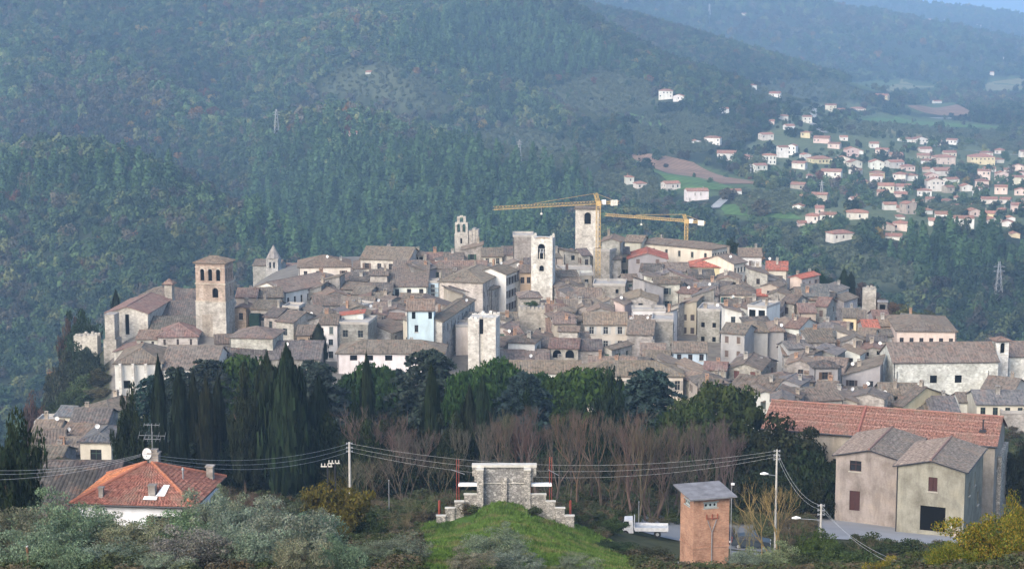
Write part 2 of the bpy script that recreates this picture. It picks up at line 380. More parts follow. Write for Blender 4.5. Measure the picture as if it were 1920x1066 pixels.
for nm, q, mt in [('ploughed_field', [(1172,291),(1300,305),(1432,346),(1340,345)], F_BROWN), ('crop_field', [(1180,310),(1300,332),(1400,362),(1270,356)], F_GREEN),
  ('meadow', [(1345,385),(1450,382),(1505,412),(1360,402)], F_GREEN), ('ploughed_field', [(1700,199),(1795,196),(1826,213),(1735,212)], F_BROWN),
  ('stubble_field', [(1590,158),(1690,148),(1765,162),(1660,171)], F_PALE), ('meadow', [(1560,222),(1680,219),(1920,246),(1760,232)], F_GREEN), ('stubble_field', [(1845,156),(1930,145),(1930,165),(1850,172)], F_PALE),
  ('crop_field', [(1180,212),(1240,226),(1260,250),(1195,232)], F_GREEN), ('stubble_field', [(1640,235),(1750,255),(1740,262),(1630,243)], F_PALE)]:
    drape(nm, q, mt)
def far_road(pts, w, ymin=850):
    h = [hit(a, b, ymin) for a, b in pts]; h = [q for q in h if q is not None]; mb = MB(); L = []
    for a, b in zip(h[:-1], h[1:]):
        for k in range(8): L.append(a.lerp(b, k/8))
    L.append(h[-1])
    for a, b in zip(L[:-1], L[1:]):
        d = (b-a); d.z = 0; nrm = Vector((-d.y, d.x, 0)).normalized()*w/2
        q = [a+nrm, a-nrm, b-nrm, b+nrm]; q = [(p.x, p.y, gz(p.x, p.y)+0.9) for p in q]; mb.face(q[::-1] if nrm.x*0+1 < 0 else q)
    return tag(mb.build('road', M_ROADFAR), kind='structure')
far_road([(1925,231),(1870,227),(1805,224),(1750,222)], 14); far_road([(1690,267),(1760,275),(1850,288),(1920,292)], 8)
far_road([(1395,330),(1420,305),(1450,300)], 7); far_road([(1340,392),(1360,374),(1385,368)], 6); far_road([(1545,200),(1520,228),(1545,250)], 7)
# ---------------------------------------------------------------- far woods (one mass each)
def foliage_mat(name, inst=True, rough=0.75, trans=0.0):
    m = NT(name, rough, 0.03); a = m.n('ShaderNodeAttribute', attribute_name='tint')
    if inst: a.attribute_type = 'INSTANCER'
    v = m.coord(); rn = m.noise(v, 1.1, 3)
    c = m.mix(0.8, a.outputs['Color'], m.ramp(rn, [(0.3, (0.6,0.62,0.6)), (0.7, (1.35,1.3,1.15))]), 'MULTIPLY')
    m.base(c); return m.mat
M_FARLEAF = foliage_mat('far_foliage')
def lump_crown(seed, n, shape):   # many small leaf-clump faces through a crown volume, radius ~1, base at z=0
    r = np.random.RandomState(seed)
    lob = r.normal(0, 0.33, (9, 3)); lob[:,2] = lob[:,2]*0.8
    d = r.normal(0, 1, (n, 3)); d /= np.linalg.norm(d, axis=1)[:,None]
    k = r.randint(0, 9, n); rad = r.uniform(0.30, 0.62, 9)[k]*r.uniform(0.75, 1.05, n)
    c = lob[k] + d*rad[:,None]
    if shape == 'pine': t = r.rand(n); c = np.column_stack([d[:,0]*(0.62*(1-t)+0.08), d[:,1]*(0.62*(1-t)+0.08), t*2.6-1.0])
    if shape == 'round': pass
    c[:,2] += 0.9
    nn = d*0.9 + np.array([0,0,0.25]) + r.normal(0, 0.38, (n, 3)); nn /= np.linalg.norm(nn, axis=1)[:,None]
    u = np.cross(nn, r.normal(0, 1, (n, 3))); u /= np.linalg.norm(u, axis=1)[:,None]; w = np.cross(nn, u)
    s = (r.uniform(0.05, 0.13, n) if shape == 'fine' else r.uniform(0.09, 0.19, n) if shape != 'pine' else r.uniform(0.08, 0.16, n))[:,None]
    V = np.stack([c-u*s-w*s*0.6, c+u*s-w*s*0.6, c+w*s], 1).reshape(-1, 3)
    return V, np.arange(3*n).reshape(n, 3)
def proto(name, V, Fc, mat):      # kept out of the scene; only instanced by the woods
    return bpy.data.objects.new(name, np_mesh(name, V, Fc, mat))
PR_BROAD = [proto('crown_clump', *lump_crown(s, 340, 'round'), M_FARLEAF) for s in (1, 2, 3)]
PR_FINE = [proto('bush_clump', *lump_crown(s, 520, 'fine'), M_FARLEAF) for s in (21, 22, 23)]
PR_PINE = [proto('pine_clump', *lump_crown(s, 260, 'pine'), M_FARLEAF) for s in (5, 6)]
def scatter(name, label, cat, protos, pts, scl, tint, seed=0):
    n = len(pts); me = bpy.data.meshes.new(name); me.vertices.add(n); me.vertices.foreach_set('co', np.asarray(pts, np.float32).ravel())
    r = np.random.RandomState(seed+77)
    a = me.attributes.new('sc', 'FLOAT_VECTOR', 'POINT'); a.data.foreach_set('vector', np.asarray(scl, np.float32).ravel())
    a = me.attributes.new('rz', 'FLOAT_VECTOR', 'POINT'); q = np.zeros((n,3), np.float32); q[:,2] = r.uniform(0, 6.28, n); a.data.foreach_set('vector', q.ravel())
    a = me.attributes.new('tint', 'FLOAT_COLOR', 'POINT'); q = np.ones((n,4), np.float32); q[:,:3] = tint; a.data.foreach_set('color', q.ravel())
    a = me.attributes.new('pick', 'INT', 'POINT'); a.data.foreach_set('value', r.randint(0, len(protos), n).astype(np.int32))
    me.update(); o = obj(name, me)
    g = bpy.data.node_groups.new(name, 'GeometryNodeTree'); g.interface.new_socket('Geometry', in_out='INPUT', socket_type='NodeSocketGeometry'); g.interface.new_socket('Geometry', in_out='OUTPUT', socket_type='NodeSocketGeometry')
    N = g.nodes.new; gi, go = N('NodeGroupInput'), N('NodeGroupOutput'); ip = N('GeometryNodeInstanceOnPoints'); ip.inputs['Pick Instance'].default_value = True
    jn = N('GeometryNodeJoinGeometry')
    for pr in reversed(protos):
        oi = N('GeometryNodeObjectInfo'); oi.inputs['Object'].default_value = pr; oi.inputs['As Instance'].default_value = True; g.links.new(oi.outputs['Geometry'], jn.inputs[0])
    def attr(nm, ty):
        x = N('GeometryNodeInputNamedAttribute'); x.data_type = ty; x.inputs['Name'].default_value = nm; return x.outputs[0]
    g.links.new(gi.outputs[0], ip.inputs['Points']); g.links.new(jn.outputs[0], ip.inputs['Instance'])
    g.links.new(attr('pick', 'INT'), ip.inputs['Instance Index']); g.links.new(attr('sc', 'FLOAT_VECTOR'), ip.inputs['Scale'])
    e2r = N('FunctionNodeEulerToRotation'); g.links.new(attr('rz', 'FLOAT_VECTOR'), e2r.inputs[0]); g.links.new(e2r.outputs[0], ip.inputs['Rotation'])
    g.links.new(ip.outputs[0], go.inputs[0])
    md = o.modifiers.new('scatter', 'NODES'); md.node_group = g
    return tag(o, label, cat, kind='stuff')
PINEZ = [[(440,490),(480,300),(530,255),(650,250),(800,285),(950,292),(1090,305),(1120,360),(1060,420),(1000,500),(700,520)], [(700,100),(850,20),(1000,20),(1180,120),(1050,150),(900,150)], [(0,330),(220,315),(330,350),(200,380),(0,380)],[(1640,470),(1760,440),(1930,450),(1930,520),(1700,520)]]
def forest():
    r = np.random.RandomState(11); N = 228000
    u = r.uniform(-0.36, 0.36, N); Y = np.sqrt(r.uniform(640**2, 3300**2, N)); x = u*Y
    Y2 = np.sqrt(r.uniform(3300**2, 7500**2, 42000)); x2 = r.uniform(-0.02, 0.32, 42000)*Y2
    x = np.concatenate([x, x2]); Y = np.concatenate([Y, Y2]); z = ground(x, Y)
    px, py = proj_np(x, Y, z); q = r.rand(len(x)); keep = np.ones(len(x), bool)
    cl = _n2(x, Y, 0.02, 9) + 0.7*_n2(x, Y, 0.05, 10)
    ol = np.zeros(len(x), bool)
    hpx = 7.0/Y*F
    for p in OLIVE: ol |= inpoly(px, py, p) | inpoly(px, py-hpx, p)
    op = np.zeros(len(x), bool)
    for p in OPEN: op |= inpoly(px, py, p) | inpoly(px, py-hpx, p) | inpoly(px, py-hpx*0.5, p)
    st = inpoly(px, py, SETTLE); pine = np.zeros(len(x), bool)
    for p in PINEZ: pine |= inpoly(px, py, p)
    rightv = (px > 1180) & (py > 150) & (py < 480) & ~st
    dens = np.where(ol, 0.03, np.where(op, 0.004, np.where(st, 0.10+0.24*(cl > 0.3), np.where(rightv, 0.30+0.4*(cl > 0.1), 1.0))))
    dens = np.where((Y > 3300) & (cl < -0.25), 0.25, dens)
    dens = np.where(Y < 900, dens*0.6, dens)
    keep &= q < dens
    for hx, hy, hr in FARCLEAR: keep &= ~(((x-hx)**2 + (Y-hy)**2) < hr*hr)
    # clear a line in front of houses
    x, Y, z, px, py, pine, cl, st = [a[keep] for a in (x, Y, z, px, py, pine, cl, st)]; n = len(x)
    s = (2.1+4.6*r.rand(n)**2.6)*np.where(Y > 3300, 1.7, 1.0)*np.where(st, 0.85, 1.0)
    t = r.rand(n); base = np.empty((n, 3))
    pal = np.array([(0.042,0.068,0.036),(0.056,0.086,0.042),(0.030,0.046,0.030),(0.078,0.095,0.046),(0.100,0.106,0.050),(0.080,0.068,0.054),(0.060,0.054,0.048)])
    pick = r.choice(7, n, p=[.25,.2,.22,.12,.07,.06,.08]); base[:] = pal[pick]
    pt = _n2(x, Y, 0.009, 61)+0.6*_n2(x, Y, 0.021, 62); base *= np.clip(1+0.45*pt, 0.5, 1.7)[:,None]; bw = (pt > 0.42) & (r.rand(n) < 0.6) & ~pine; base[bw] = np.array((0.075,0.066,0.052))*r.uniform(0.7,1.3,bw.sum())[:,None]
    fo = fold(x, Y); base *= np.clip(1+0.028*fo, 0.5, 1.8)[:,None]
    aut = (t < 0.012 + 0.035*(cl > 0.45)) & ~pine; base[aut] = np.array([(0.15,0.08,0.03),(0.17,0.12,0.035),(0.11,0.05,0.035)])[r.randint(0, 3, aut.sum())]
    base *= np.array([0.88,0.93,0.86])
    base *= (r.uniform(0.65, 1.45, n)*(1+0.25*np.clip(cl, -1, 1)))[:,None]
    pts = np.column_stack([x, Y, z - 0.2])
    pk = pine & (r.rand(n) < 0.75)
    base[pk] = np.array((0.046,0.086,0.040))*r.uniform(0.6, 1.5, pk.sum())[:,None]
    sc = np.column_stack([s, s, s*r.uniform(0.8, 1.25, n)])
    b = ~pk
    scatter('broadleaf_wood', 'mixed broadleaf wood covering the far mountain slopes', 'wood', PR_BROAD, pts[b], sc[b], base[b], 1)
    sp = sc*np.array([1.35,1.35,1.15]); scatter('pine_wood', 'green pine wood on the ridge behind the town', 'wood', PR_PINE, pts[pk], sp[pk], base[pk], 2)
    # olive rows
    P3 = []
    for p in OLIVE:
        xs = [hit(a, b, 850) for a, b in p]; xs = [q for q in xs if q is not None]
        if not xs: continue
        x0, x1 = min(q.x for q in xs), max(q.x for q in xs); y0, y1 = min(q.y for q in xs), max(q.y for q in xs); an = r.uniform(0.2, 0.7)
        sp_ = 6.2 if y1 < 2100 else 11.0
        gx, gy = np.meshgrid(np.arange(-900, 900, sp_), np.arange(-900, 900, sp_*0.8)); gx = gx.ravel(); gy = gy.ravel()
        X = (x0+x1)/2 + gx*math.cos(an) - gy*math.sin(an) + r.uniform(-1.8,1.8,gx.size); Yq = (y0+y1)/2 + gx*math.sin(an) + gy*math.cos(an) + r.uniform(-1.6,1.6,gx.size)
        k = (X > x0) & (X < x1) & (Yq > y0) & (Yq < y1); X = X[k]; Yq = Yq[k]; Z = ground(X, Yq); a, b = proj_np(X, Yq, Z); k = inpoly(a, b, p) & (r.rand(len(a)) < 0.9)
        for hx, hy, hr in FARCLEAR: k &= ~(((X-hx)**2 + (Yq-hy)**2) < hr*hr)
        P3.append(np.column_stack([X[k], Yq[k], Z[k]]))
    P3 = np.concatenate(P3); n = len(P3); s = r.uniform(1.9, 3.3, n)
    tint = np.array((0.085,0.105,0.065))*r.uniform(0.8, 1.25, n)[:,None]
    scatter('olive_grove', 'grey green olive groves planted in rows on the far slopes', 'grove', PR_BROAD, P3, np.column_stack([s, s, s*0.85]), tint, 3)
# ---------------------------------------------------------------- house kit
WC = {'s':(0.385,0.365,0.33),'S':(0.49,0.47,0.425),'q':(0.29,0.28,0.26),'c':(0.60,0.555,0.465),'w':(0.67,0.66,0.63),'y':(0.62,0.53,0.34),'p':(0.62,0.50,0.44),'g':(0.33,0.32,0.315),'o':(0.43,0.33,0.24),'l':(0.47,0.57,0.65),'b':(0.40,0.35,0.29)}
WN = {'s':'grey stone','S':'pale stone','q':'dark stone','c':'cream','w':'white','y':'yellow','p':'pink','g':'grey plastered','o':'ochre','l':'light blue','b':'beige'}
RC = {'b':(0.148,0.124,0.100),'d':(0.105,0.094,0.085),'r':(0.175,0.118,0.095),'R':(0.33,0.11,0.075),'t':(0.188,0.150,0.114),'g':(0.145,0.14,0.135),'k':(0.12,0.125,0.13)}
RC['v'] = (0.30,0.155,0.105)
RN = {'v':'red','b':'brown','d':'dark','r':'reddish','R':'red','t':'tan','g':'grey','k':'slate grey'}
TN = {'gx':'tiled','gy':'gable-fronted','hip':'hipped','sf':'lean-to','sb':'rear-sloping','sl':'left-sloping','sr':'right-sloping','flat':'flat'}
rnd = random.Random(5)
def slope(mb, o, eu, ev, L, Hs, a=0.0, b=None, th=0.14, per=0.5, amp=0.07):
    o, eu, ev = Vector(o), Vector(eu).normalized(), Vector(ev).normalized(); n = eu.cross(ev); b = L if b is None else b
    def vt(u): return Hs*max(0.0, min(1.0, u/a if a > 1e-4 else 1.0, (L-u)/(L-b) if L-b > 1e-4 else 1.0))
    k = max(3, int(round(L/per))); us = []
    for i in range(k):
        us += [((i)*L/k, 0.0), ((i+0.3)*L/k, amp), ((i+0.7)*L/k, amp)]
    us.append((L, 0.0))
    for (u0, h0), (u1, h1) in zip(us[:-1], us[1:]):
        v0, v1 = vt(u0), vt(u1)
        if v0 + v1 < 1e-3: continue
        A, B = o+eu*u0+n*h0, o+eu*u1+n*h1
        if v0 < 1e-3: mb.face([A, B, B+ev*v1], 0, [(u0,0),(u1,0),(u1,v1)])
        elif v1 < 1e-3: mb.face([A, B, A+ev*v0], 0, [(u0,0),(u1,0),(u0,v0)])
        else: mb.face([A, B, B+ev*v1, A+ev*v0], 0, [(u0,0),(u1,0),(u1,v1),(u0,v0)])
    c = [o, o+eu*L, o+eu*b+ev*Hs, o+eu*a+ev*Hs]; dn = n*-th
    if (c[2]-c[3]).length < 1e-3: c = c[:3]
    mb.face([p+dn for p in reversed(c)])
    for i in range(len(c)):
        p, q = c[i], c[(i+1) % len(c)]
        if i == 2 and len(c) == 4: continue
        mb.face([p+dn, q+dn, q, p])
def wallface(mb, o, eu, L, z0, H, holes, dep=0.22, mi=0):
    o, eu = Vector(o), Vector(eu); n = eu.cross(Vector((0,0,1))); Z = Vector((0,0,1))
    def pt(u, z, k=0.0): return o + eu*u + Z*z - n*k
    hs = [h for h in holes if h[0] > 0.05 and h[1] < L-0.05 and h[3] < H-0.02]
    us = sorted({0.0, L, *[h[0] for h in hs], *[h[1] for h in hs]}); zs = sorted({z0, H, *[h[2] for h in hs], *[h[3] for h in hs]})
    for u0, u1 in zip(us[:-1], us[1:]):
        for a, b in zip(zs[:-1], zs[1:]):
            cu, cz = (u0+u1)/2, (a+b)/2
            if any(h[0] < cu < h[1] and h[2] < cz < h[3] for h in hs): continue
            mb.face([pt(u0,a), pt(u1,a), pt(u1,b), pt(u0,b)], mi)
    for h in hs:
        u0, u1, a, b = h[:4]; arch = len(h) > 4 and h[4] == 'arch'; rad = (u1-u0)/2; zt = b-rad if arch else b
        prof = [(u0,a),(u0,zt)]
        if arch:
            arc = [((u0+u1)/2-rad*math.cos(t*math.pi/8), zt+rad*math.sin(t*math.pi/8)) for t in range(9)]
            mb.face([pt(u0,b)] + [pt(*q) for q in arc[:5]], mi); mb.face([pt(u1,b)] + [pt(*q) for q in arc[4:]], mi)
            prof = [(u0,a)] + arc + [(u1,a)]
        else: prof = [(u0,a),(u0,b),(u1,b),(u1,a)]
        for p, q in zip(prof, prof[1:]+prof[:1]):
            mb.face([pt(*p), pt(*p, dep), pt(*q, dep), pt(*q)], mi)
    return hs
_winc = {}
def window_mesh(ww, hh, kind):
    key = (round(ww,2), round(hh,2), kind)
    if key in _winc: return _winc[key]
    mb = MB(); w, h = ww/2+0.02, hh/2+0.02
    if kind in 'ws':
        mb.face([(-w,0,-h),(w,0,-h),(w,0,h),(-w,0,h)], 0)
        t = 0.07
        for x in (-w+t/2, 0, w-t/2): mb.box(x-t/2, x+t/2, -0.05, -0.004, -h, h, 1)
        for z in (-h+t/2, h*0.25, h-t/2): mb.box(-w, w, -0.046, -0.006, z-t/2, z+t/2, 1)
    elif kind == 'c':
        mb.face([(-w,0,-h),(w,0,-h),(w,0,h),(-w,0,h)], 0)
        for sx in (-1, 1):
            x0, x1 = (0.02, w) if sx > 0 else (-w, -0.02)
            mb.box(x0, x1, -0.10, -0.05, -h, h, 1)
    elif kind == 'd':
        mb.face([(-w,0,-h),(w,0,-h),(w,0,h),(-w,0,h)], 0); mb.box(-w, -0.01, -0.07, -0.02, -h, h, 1); mb.box(0.01, w, -0.07, -0.02, -h, h, 1)
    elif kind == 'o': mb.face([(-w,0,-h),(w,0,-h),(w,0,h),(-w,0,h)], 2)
    if kind == 's':
        for sx in (-1, 1):
            c = sx*(ww/2+ww*0.25+0.04); mb.box(c-ww*0.25, c+ww*0.25, -0.29, -0.24, -h, h, 1)
    if kind in 'wsc': mb.box(-ww/2-0.12, ww/2+0.12, -0.34, -0.20, -hh/2-0.14, -hh/2-0.02, 3)
    me = mb.mesh('window', [M_PANE, M_PAINT, M_DARK, M_TRIM]); _winc[key] = me; return me
SHUT = [(0.05,0.09,0.06),(0.09,0.055,0.035),(0.06,0.045,0.04),(0.30,0.28,0.25),(0.14,0.10,0.08),(0.10,0.12,0.11)]
def put_windows(root, w, d, H, specs, kindpool, shut):
    # specs: list (face, u0,u1,z0,z1,kind)
    geo = {'f': ((-w/2,-d/2,0),(1,0,0),0.0), 'r': ((w/2,-d/2,0),(0,1,0),math.pi/2), 'b': ((w/2,d/2,0),(-1,0,0),math.pi), 'l': ((-w/2,d/2,0),(0,-1,0),-math.pi/2)}
    for fc, u0, u1, z0, z1, kd in specs:
        if kd == 'x': continue
        o, e, rz = geo[fc]; o = Vector(o); e = Vector(e); n = e.cross(Vector((0,0,1)))
        c = o + e*((u0+u1)/2) - n*0.20; c.z = (z0+z1)/2
        obj('door' if kd == 'd' else ('opening' if kd == 'o' else 'window'), window_mesh(u1-u0, z1-z0, kd), root, c, rz, shut)
HOUSES = []; FOOT = []; PROT = []
def auto_specs(w, d, H, faces, kinds, rng, dens=0.8, ws=None, hs=None, top=0.9):
    out = []
    for fc in faces:
        L = w if fc in 'fb' else d; n = int((L-0.6)/rng.uniform(2.4, 3.4))
        if n < 1: n = 1 if L > 2.2 else 0
        ww = ws or rng.uniform(0.85, 1.15); hh = hs or rng.uniform(1.25, 1.75); z1 = H - top - rng.uniform(0, 0.3)
        while z1 - hh > 0.9:
            for i in range(n):
                if rng.random() > dens: continue
                u = (i+0.5)*L/n + rng.uniform(-0.2, 0.2); out.append((fc, u-ww/2, u+ww/2, z1-hh, z1, rng.choice(kinds)))
            z1 -= rng.uniform(2.9, 3.3)
    return out
_dish = [None]
def dish_mesh():
    if _dish[0] is None:
        mb = MB(); n = 12
        for i in range(n):
            a, b = 2*math.pi*i/n, 2*math.pi*(i+1)/n
            mb.face([(0,0.16,0),(0.55*math.cos(a),0,0.55*math.sin(a)),(0.55*math.cos(b),0,0.55*math.sin(b))], 0); mb.face([(0.55*math.cos(b),-0.01,0.55*math.sin(b)),(0.55*math.cos(a),-0.01,0.55*math.sin(a)),(0,0.15,0)][::-1], 0)
        mb.tube((0,0.1,-0.1), (0,0.25,-1.1), 0.035, n=5, mi=1); mb.tube((0,-0.01,-0.5),(0,-0.35,-0.15), 0.02, n=4, mi=1); mb.box(-0.05,0.05,-0.42,-0.3,-0.2,-0.1,1)
        _dish[0] = mb.mesh('satellite_dish', [M_WHITE, M_METAL])
    return _dish[0]
_chim = {}
def chimney_mesh(k):
    if k not in _chim:
        mb = MB(); w = (0.32, 0.4, 0.28)[k]; h = (0.7, 1.0, 1.3)[k]
        mb.box(-w, w, -w*0.8, w*0.8, -1.0, h); mb.box(-w-0.08, w+0.08, -w*0.8-0.08, w*0.8+0.08, h+0.003, h+0.1)
        for sx in (-1, 1): mb.box(sx*w*0.75-0.06, sx*w*0.75+0.06, -w*0.6, w*0.6, h+0.1, h+0.35)
        mb.box(-w-0.05, w+0.05, -w*0.8-0.03, w*0.8+0.03, h+0.35, h+0.45); _chim[k] = mb.mesh('chimney', M_STONE)
    return _chim[k]
def roof_mesh(w, d, H, roof, p, ov=0.38, per=0.5, amp=0.07):
    mb = MB(); q = math.sqrt(1+p*p); g = ov*0.8
    if roof == 'gx':
        run = d/2+ov; z = H-ov*p; L = w+2*g
        slope(mb, (-w/2-g,-d/2-ov,z), (1,0,0), (0,1,p), L, run*q, per=per, amp=amp); slope(mb, (w/2+g,d/2+ov,z), (-1,0,0), (0,-1,p), L, run*q, per=per, amp=amp)
        mb.tube((-w/2-g,0,H+d/2*p+0.02), (w/2+g,0,H+d/2*p+0.02), 0.14, n=6)
    elif roof == 'gy':
        run = w/2+ov; z = H-ov*p; L = d+2*g
        slope(mb, (-w/2-ov,d/2+g,z), (0,-1,0), (1,0,p), L, run*q, per=per, amp=amp); slope(mb, (w/2+ov,-d/2-g,z), (0,1,0), (-1,0,p), L, run*q, per=per, amp=amp)
        mb.tube((0,-d/2-g,H+w/2*p+0.02), (0,d/2+g,H+w/2*p+0.02), 0.14, n=6)
    elif roof == 'hip':
        W, D = w+2*ov, d+2*ov; s = min(W, D)/2; z = H-ov*p
        slope(mb, (-W/2,-D/2,z), (1,0,0), (0,1,p), W, s*q, s, W-s, per=per, amp=amp); slope(mb, (W/2,D/2,z), (-1,0,0), (0,-1,p), W, s*q, s, W-s, per=per, amp=amp)
        slope(mb, (W/2,-D/2,z), (0,1,0), (-1,0,p), D, s*q, s, D-s, per=per, amp=amp); slope(mb, (-W/2,D/2,z), (0,-1,0), (1,0,p), D, s*q, s, D-s, per=per, amp=amp)
        zt = z+s*p+0.02; a, b = W/2-s, D/2-s
        for sx in (-1,1):
            for sy in (-1,1): mb.tube((sx*W/2,sy*D/2,z+0.05), (sx*a,sy*b,zt), 0.13, n=5)
        if a+b > 0.1: mb.tube((-a,-b,zt),(a,b,zt), 0.14, n=6)
    elif roof in ('sf','sb'):
        s = 1 if roof == 'sf' else -1; L = w+2*g; run = d+2*ov
        slope(mb, (-s*(w/2+g), -s*(d/2+ov), H-ov*p), (s,0,0), (0,s,p), L, run*q, per=per, amp=amp)
    elif roof in ('sl','sr'):
        s = 1 if roof == 'sl' else -1; L = d+2*g; run = w+2*ov
        slope(mb, (-s*(w/2+ov), s*(d/2+g), H-ov*p), (0,-s,0), (s,0,p), L, run*q, per=per, amp=amp)
    elif roof == 'flat':
        mb.box(-w/2-0.1, w/2+0.1, -d/2-0.1, d/2+0.1, H-0.02, H+0.12)
        for x0,x1,y0,y1 in ((-w/2-0.1,w/2+0.1,-d/2-0.1,-d/2+0.15),(-w/2-0.1,w/2+0.1,d/2-0.15,d/2+0.1),(-w/2-0.1,-w/2+0.15,-d/2+0.15,d/2-0.15),(w/2-0.15,w/2+0.1,-d/2+0.15,d/2-0.15)):
            mb.box(x0,x1,y0,y1,H+0.12,H+0.55)
    return mb
def wall_mesh(w, d, H, roof, p, specs, z0=0.0, dep=0.22):
    mb = MB(); holes = {f: [s[1:5] + (('arch',) if s[5] == 'x' else ()) for s in specs if s[0] == f] for f in 'frbl'}
    wallface(mb, (-w/2,-d/2,0), (1,0,0), w, z0, H, holes['f'], dep); wallface(mb, (w/2,-d/2,0), (0,1,0), d, z0, H, holes['r'], dep)
    wallface(mb, (w/2,d/2,0), (-1,0,0), w, z0, H, holes['b'], dep); wallface(mb, (-w/2,d/2,0), (0,-1,0), d, z0, H, holes['l'], dep)
    if roof == 'gx':
        for x, s in ((w/2, 1), (-w/2, -1)): mb.face([(x,-s*d/2,H),(x,s*d/2,H),(x,0,H+d/2*p-0.12)])
    elif roof == 'gy':
        for y, s in ((-d/2, 1), (d/2, -1)): mb.face([(-s*w/2,y,H),(s*w/2,y,H),(0,y,H+w/2*p-0.12)])
    elif roof in ('sf','sb'):
        s = 1 if roof == 'sf' else -1; t = H+d*p-0.12; yb = s*d/2
        mb.face([(w/2,yb,H),(-w/2,yb,H),(-w/2,yb,t),(w/2,yb,t)])
        for x in (-w/2, w/2): mb.face([(x,-yb,H),(x,yb,H),(x,yb,t)])
    elif roof in ('sl','sr'):
        s = 1 if roof == 'sl' else -1; t = H+w*p-0.12; xb = s*w/2
        mb.face([(xb,d/2,H),(xb,-d/2,H),(xb,-d/2,t),(xb,d/2,t)])
        for y in (-d/2, d/2): mb.face([(-xb,y,H),(xb,y,H),(xb,y,t)])
    return mb
def depth_for(bx, by, h):         # distance at which an eave h above the ground shows at this height
    Y = 420.0
    for _ in range(9):
        p = P(bx, by, Y); e = p.z - (gz(p.x, Y) + h); t = -ray(bx, by).z/ray(bx, by).y
        Y = Y + max(-60, min(60, e/t)); Y = max(150, Y)
    return Y
def house(bx, by, cx, al=0, d=8, roof='gx', wc='s', rc='b', h=6.5, p=0.34, win='a', Y=None, label=None, name='house', cat='house', kinds='wwsc', shut=None, chim=None, dish=None, vis=14, ov=0.38, dens=0.8, specs=None, group='old town houses', mat=None, fixw=None, tint=1.0, per=0.5, filler=False, nowin=False, ws=None, hs=None):
    rng = random.Random(int(bx*13+by*7+cx)); al = R(al)
    if Y is None: Y = depth_for((bx+cx)/2, by, h)
    B = P(bx, by, Y); dep0 = B.y*CT - (B.z-CZ)*ST; k = (cx-960)/F
    w = fixw or (k*dep0 - B.x)/(math.cos(al) - k*math.sin(al)*CT)
    e1 = Vector((math.cos(al), math.sin(al), 0)); e2 = Vector((-math.sin(al), math.cos(al), 0))
    cen = B + e1*(w/2) + e2*(d/2); cs = [B, B+e1*w, B+e1*w+e2*d, B+e2*d]
    base = min(gz(q.x, q.y) for q in cs)-0.4
    H = max(2.6, B.z - base); base = B.z - H
    root = empty(name, (cen.x, cen.y, base), al)
    if isinstance(wc, str): wcol = WC[wc]; wn = WN[wc]
    else: wcol, wn = wc
    j = rng.uniform(0.88, 1.10); wcol = tuple(min(0.9, c*j*rng.uniform(0.97, 1.03)) for c in wcol); jr = rng.uniform(0.80, 1.2)*tint; rcol = tuple(c*jr*rng.uniform(0.96, 1.04) for c in RC[rc])
    if specs is None:
        if win == 'a': specs = auto_specs(w, d, H, 'f' + ('r' if al < 0.2 else '') + ('l' if al > -0.2 else '') , kinds, rng, dens if not filler else 0.62, ws, hs)
        elif win == '': specs = []
        else: # (rows, cols) on the front: exact grid
            rows, cols, ww, hh, top, gap = win[:6]; kd = win[6] if len(win) > 6 else rng.choice(kinds); fcs = win[7] if len(win) > 7 else 'f'; specs = []
            for fc in fcs:
                L = w if fc in 'fb' else d
                for r_ in range(rows):
                    z1 = H-top-r_*gap
                    if z1-hh < 0.3: break
                    for c_ in range(cols): u = (c_+0.5)*L/cols; specs.append((fc, u-ww/2, u+ww/2, z1-hh, z1, kd))
    mat = mat or (M_STONE if (wc in ('s','S','q') or not isinstance(wc, str)) else M_PLASTER)
    wall = wall_mesh(w, d, H, roof, p, specs).build('wall', mat, root, wcol)
    put_windows(root, w, d, H, specs, kinds, shut or rng.choice(SHUT)) if not nowin else None
    rf = roof_mesh(w, d, H, roof, p, ov, per).build('roof', M_ROOF if roof != 'flat' else M_PLASTER, root, rcol if roof != 'flat' else (0.40,0.38,0.35))
    if H > 4 and B.y < 700 and rng.random() < 0.5:
        mb = MB(); sx = rng.choice((-1, 1))*(w/2-0.15); mb.tube((sx,-d/2-0.09,0.3), (sx,-d/2-0.09,H-0.1), 0.075, n=4); mb.build('downpipe', M_DMETAL, root)
    nch = rng.choice((0,0,1,1)) if chim is None else chim
    for i in range(nch):
        jc = rng.uniform(0.8, 1.15)
        x, y = rng.uniform(-0.38, 0.38)*w, rng.uniform(-0.3, 0.38)*d
        zr = {'gx': H+(d/2-abs(y))*p, 'gy': H+(w/2-abs(x))*p, 'hip': H+min(d/2-abs(y), w/2-abs(x))*p, 'sf': H+(d/2+y)*p, 'sb': H+(d/2-y)*p, 'sl': H+(w/2+x)*p, 'sr': H+(w/2-x)*p, 'flat': H}[roof]
        obj('chimney', chimney_mesh(rng.randrange(3)), rf, (x, y, zr), 0, tuple(c*jc for c in rng.choice((WC['b'],WC['s'],(0.40,0.26,0.18)))))
    if (rng.random() < (0.06 if filler else 0.14)) if dish is None else dish:
        x, y = rng.uniform(-0.4, 0.4)*w, rng.uniform(-0.45, 0.1)*d
        zr = {'gx': H+(d/2-abs(y))*p, 'gy': H+(w/2-abs(x))*p, 'hip': H+min(d/2-abs(y), w/2-abs(x))*p, 'sf': H+(d/2+y)*p, 'sb': H+(d/2-y)*p, 'sl': H+(w/2+x)*p, 'sr': H+(w/2-x)*p, 'flat': H}[roof]
        obj('satellite_dish', dish_mesh(), rf, (x, y, zr+0.75), -al+rng.uniform(-0.6, 0.6), scale=(0.65,0.65,0.65))
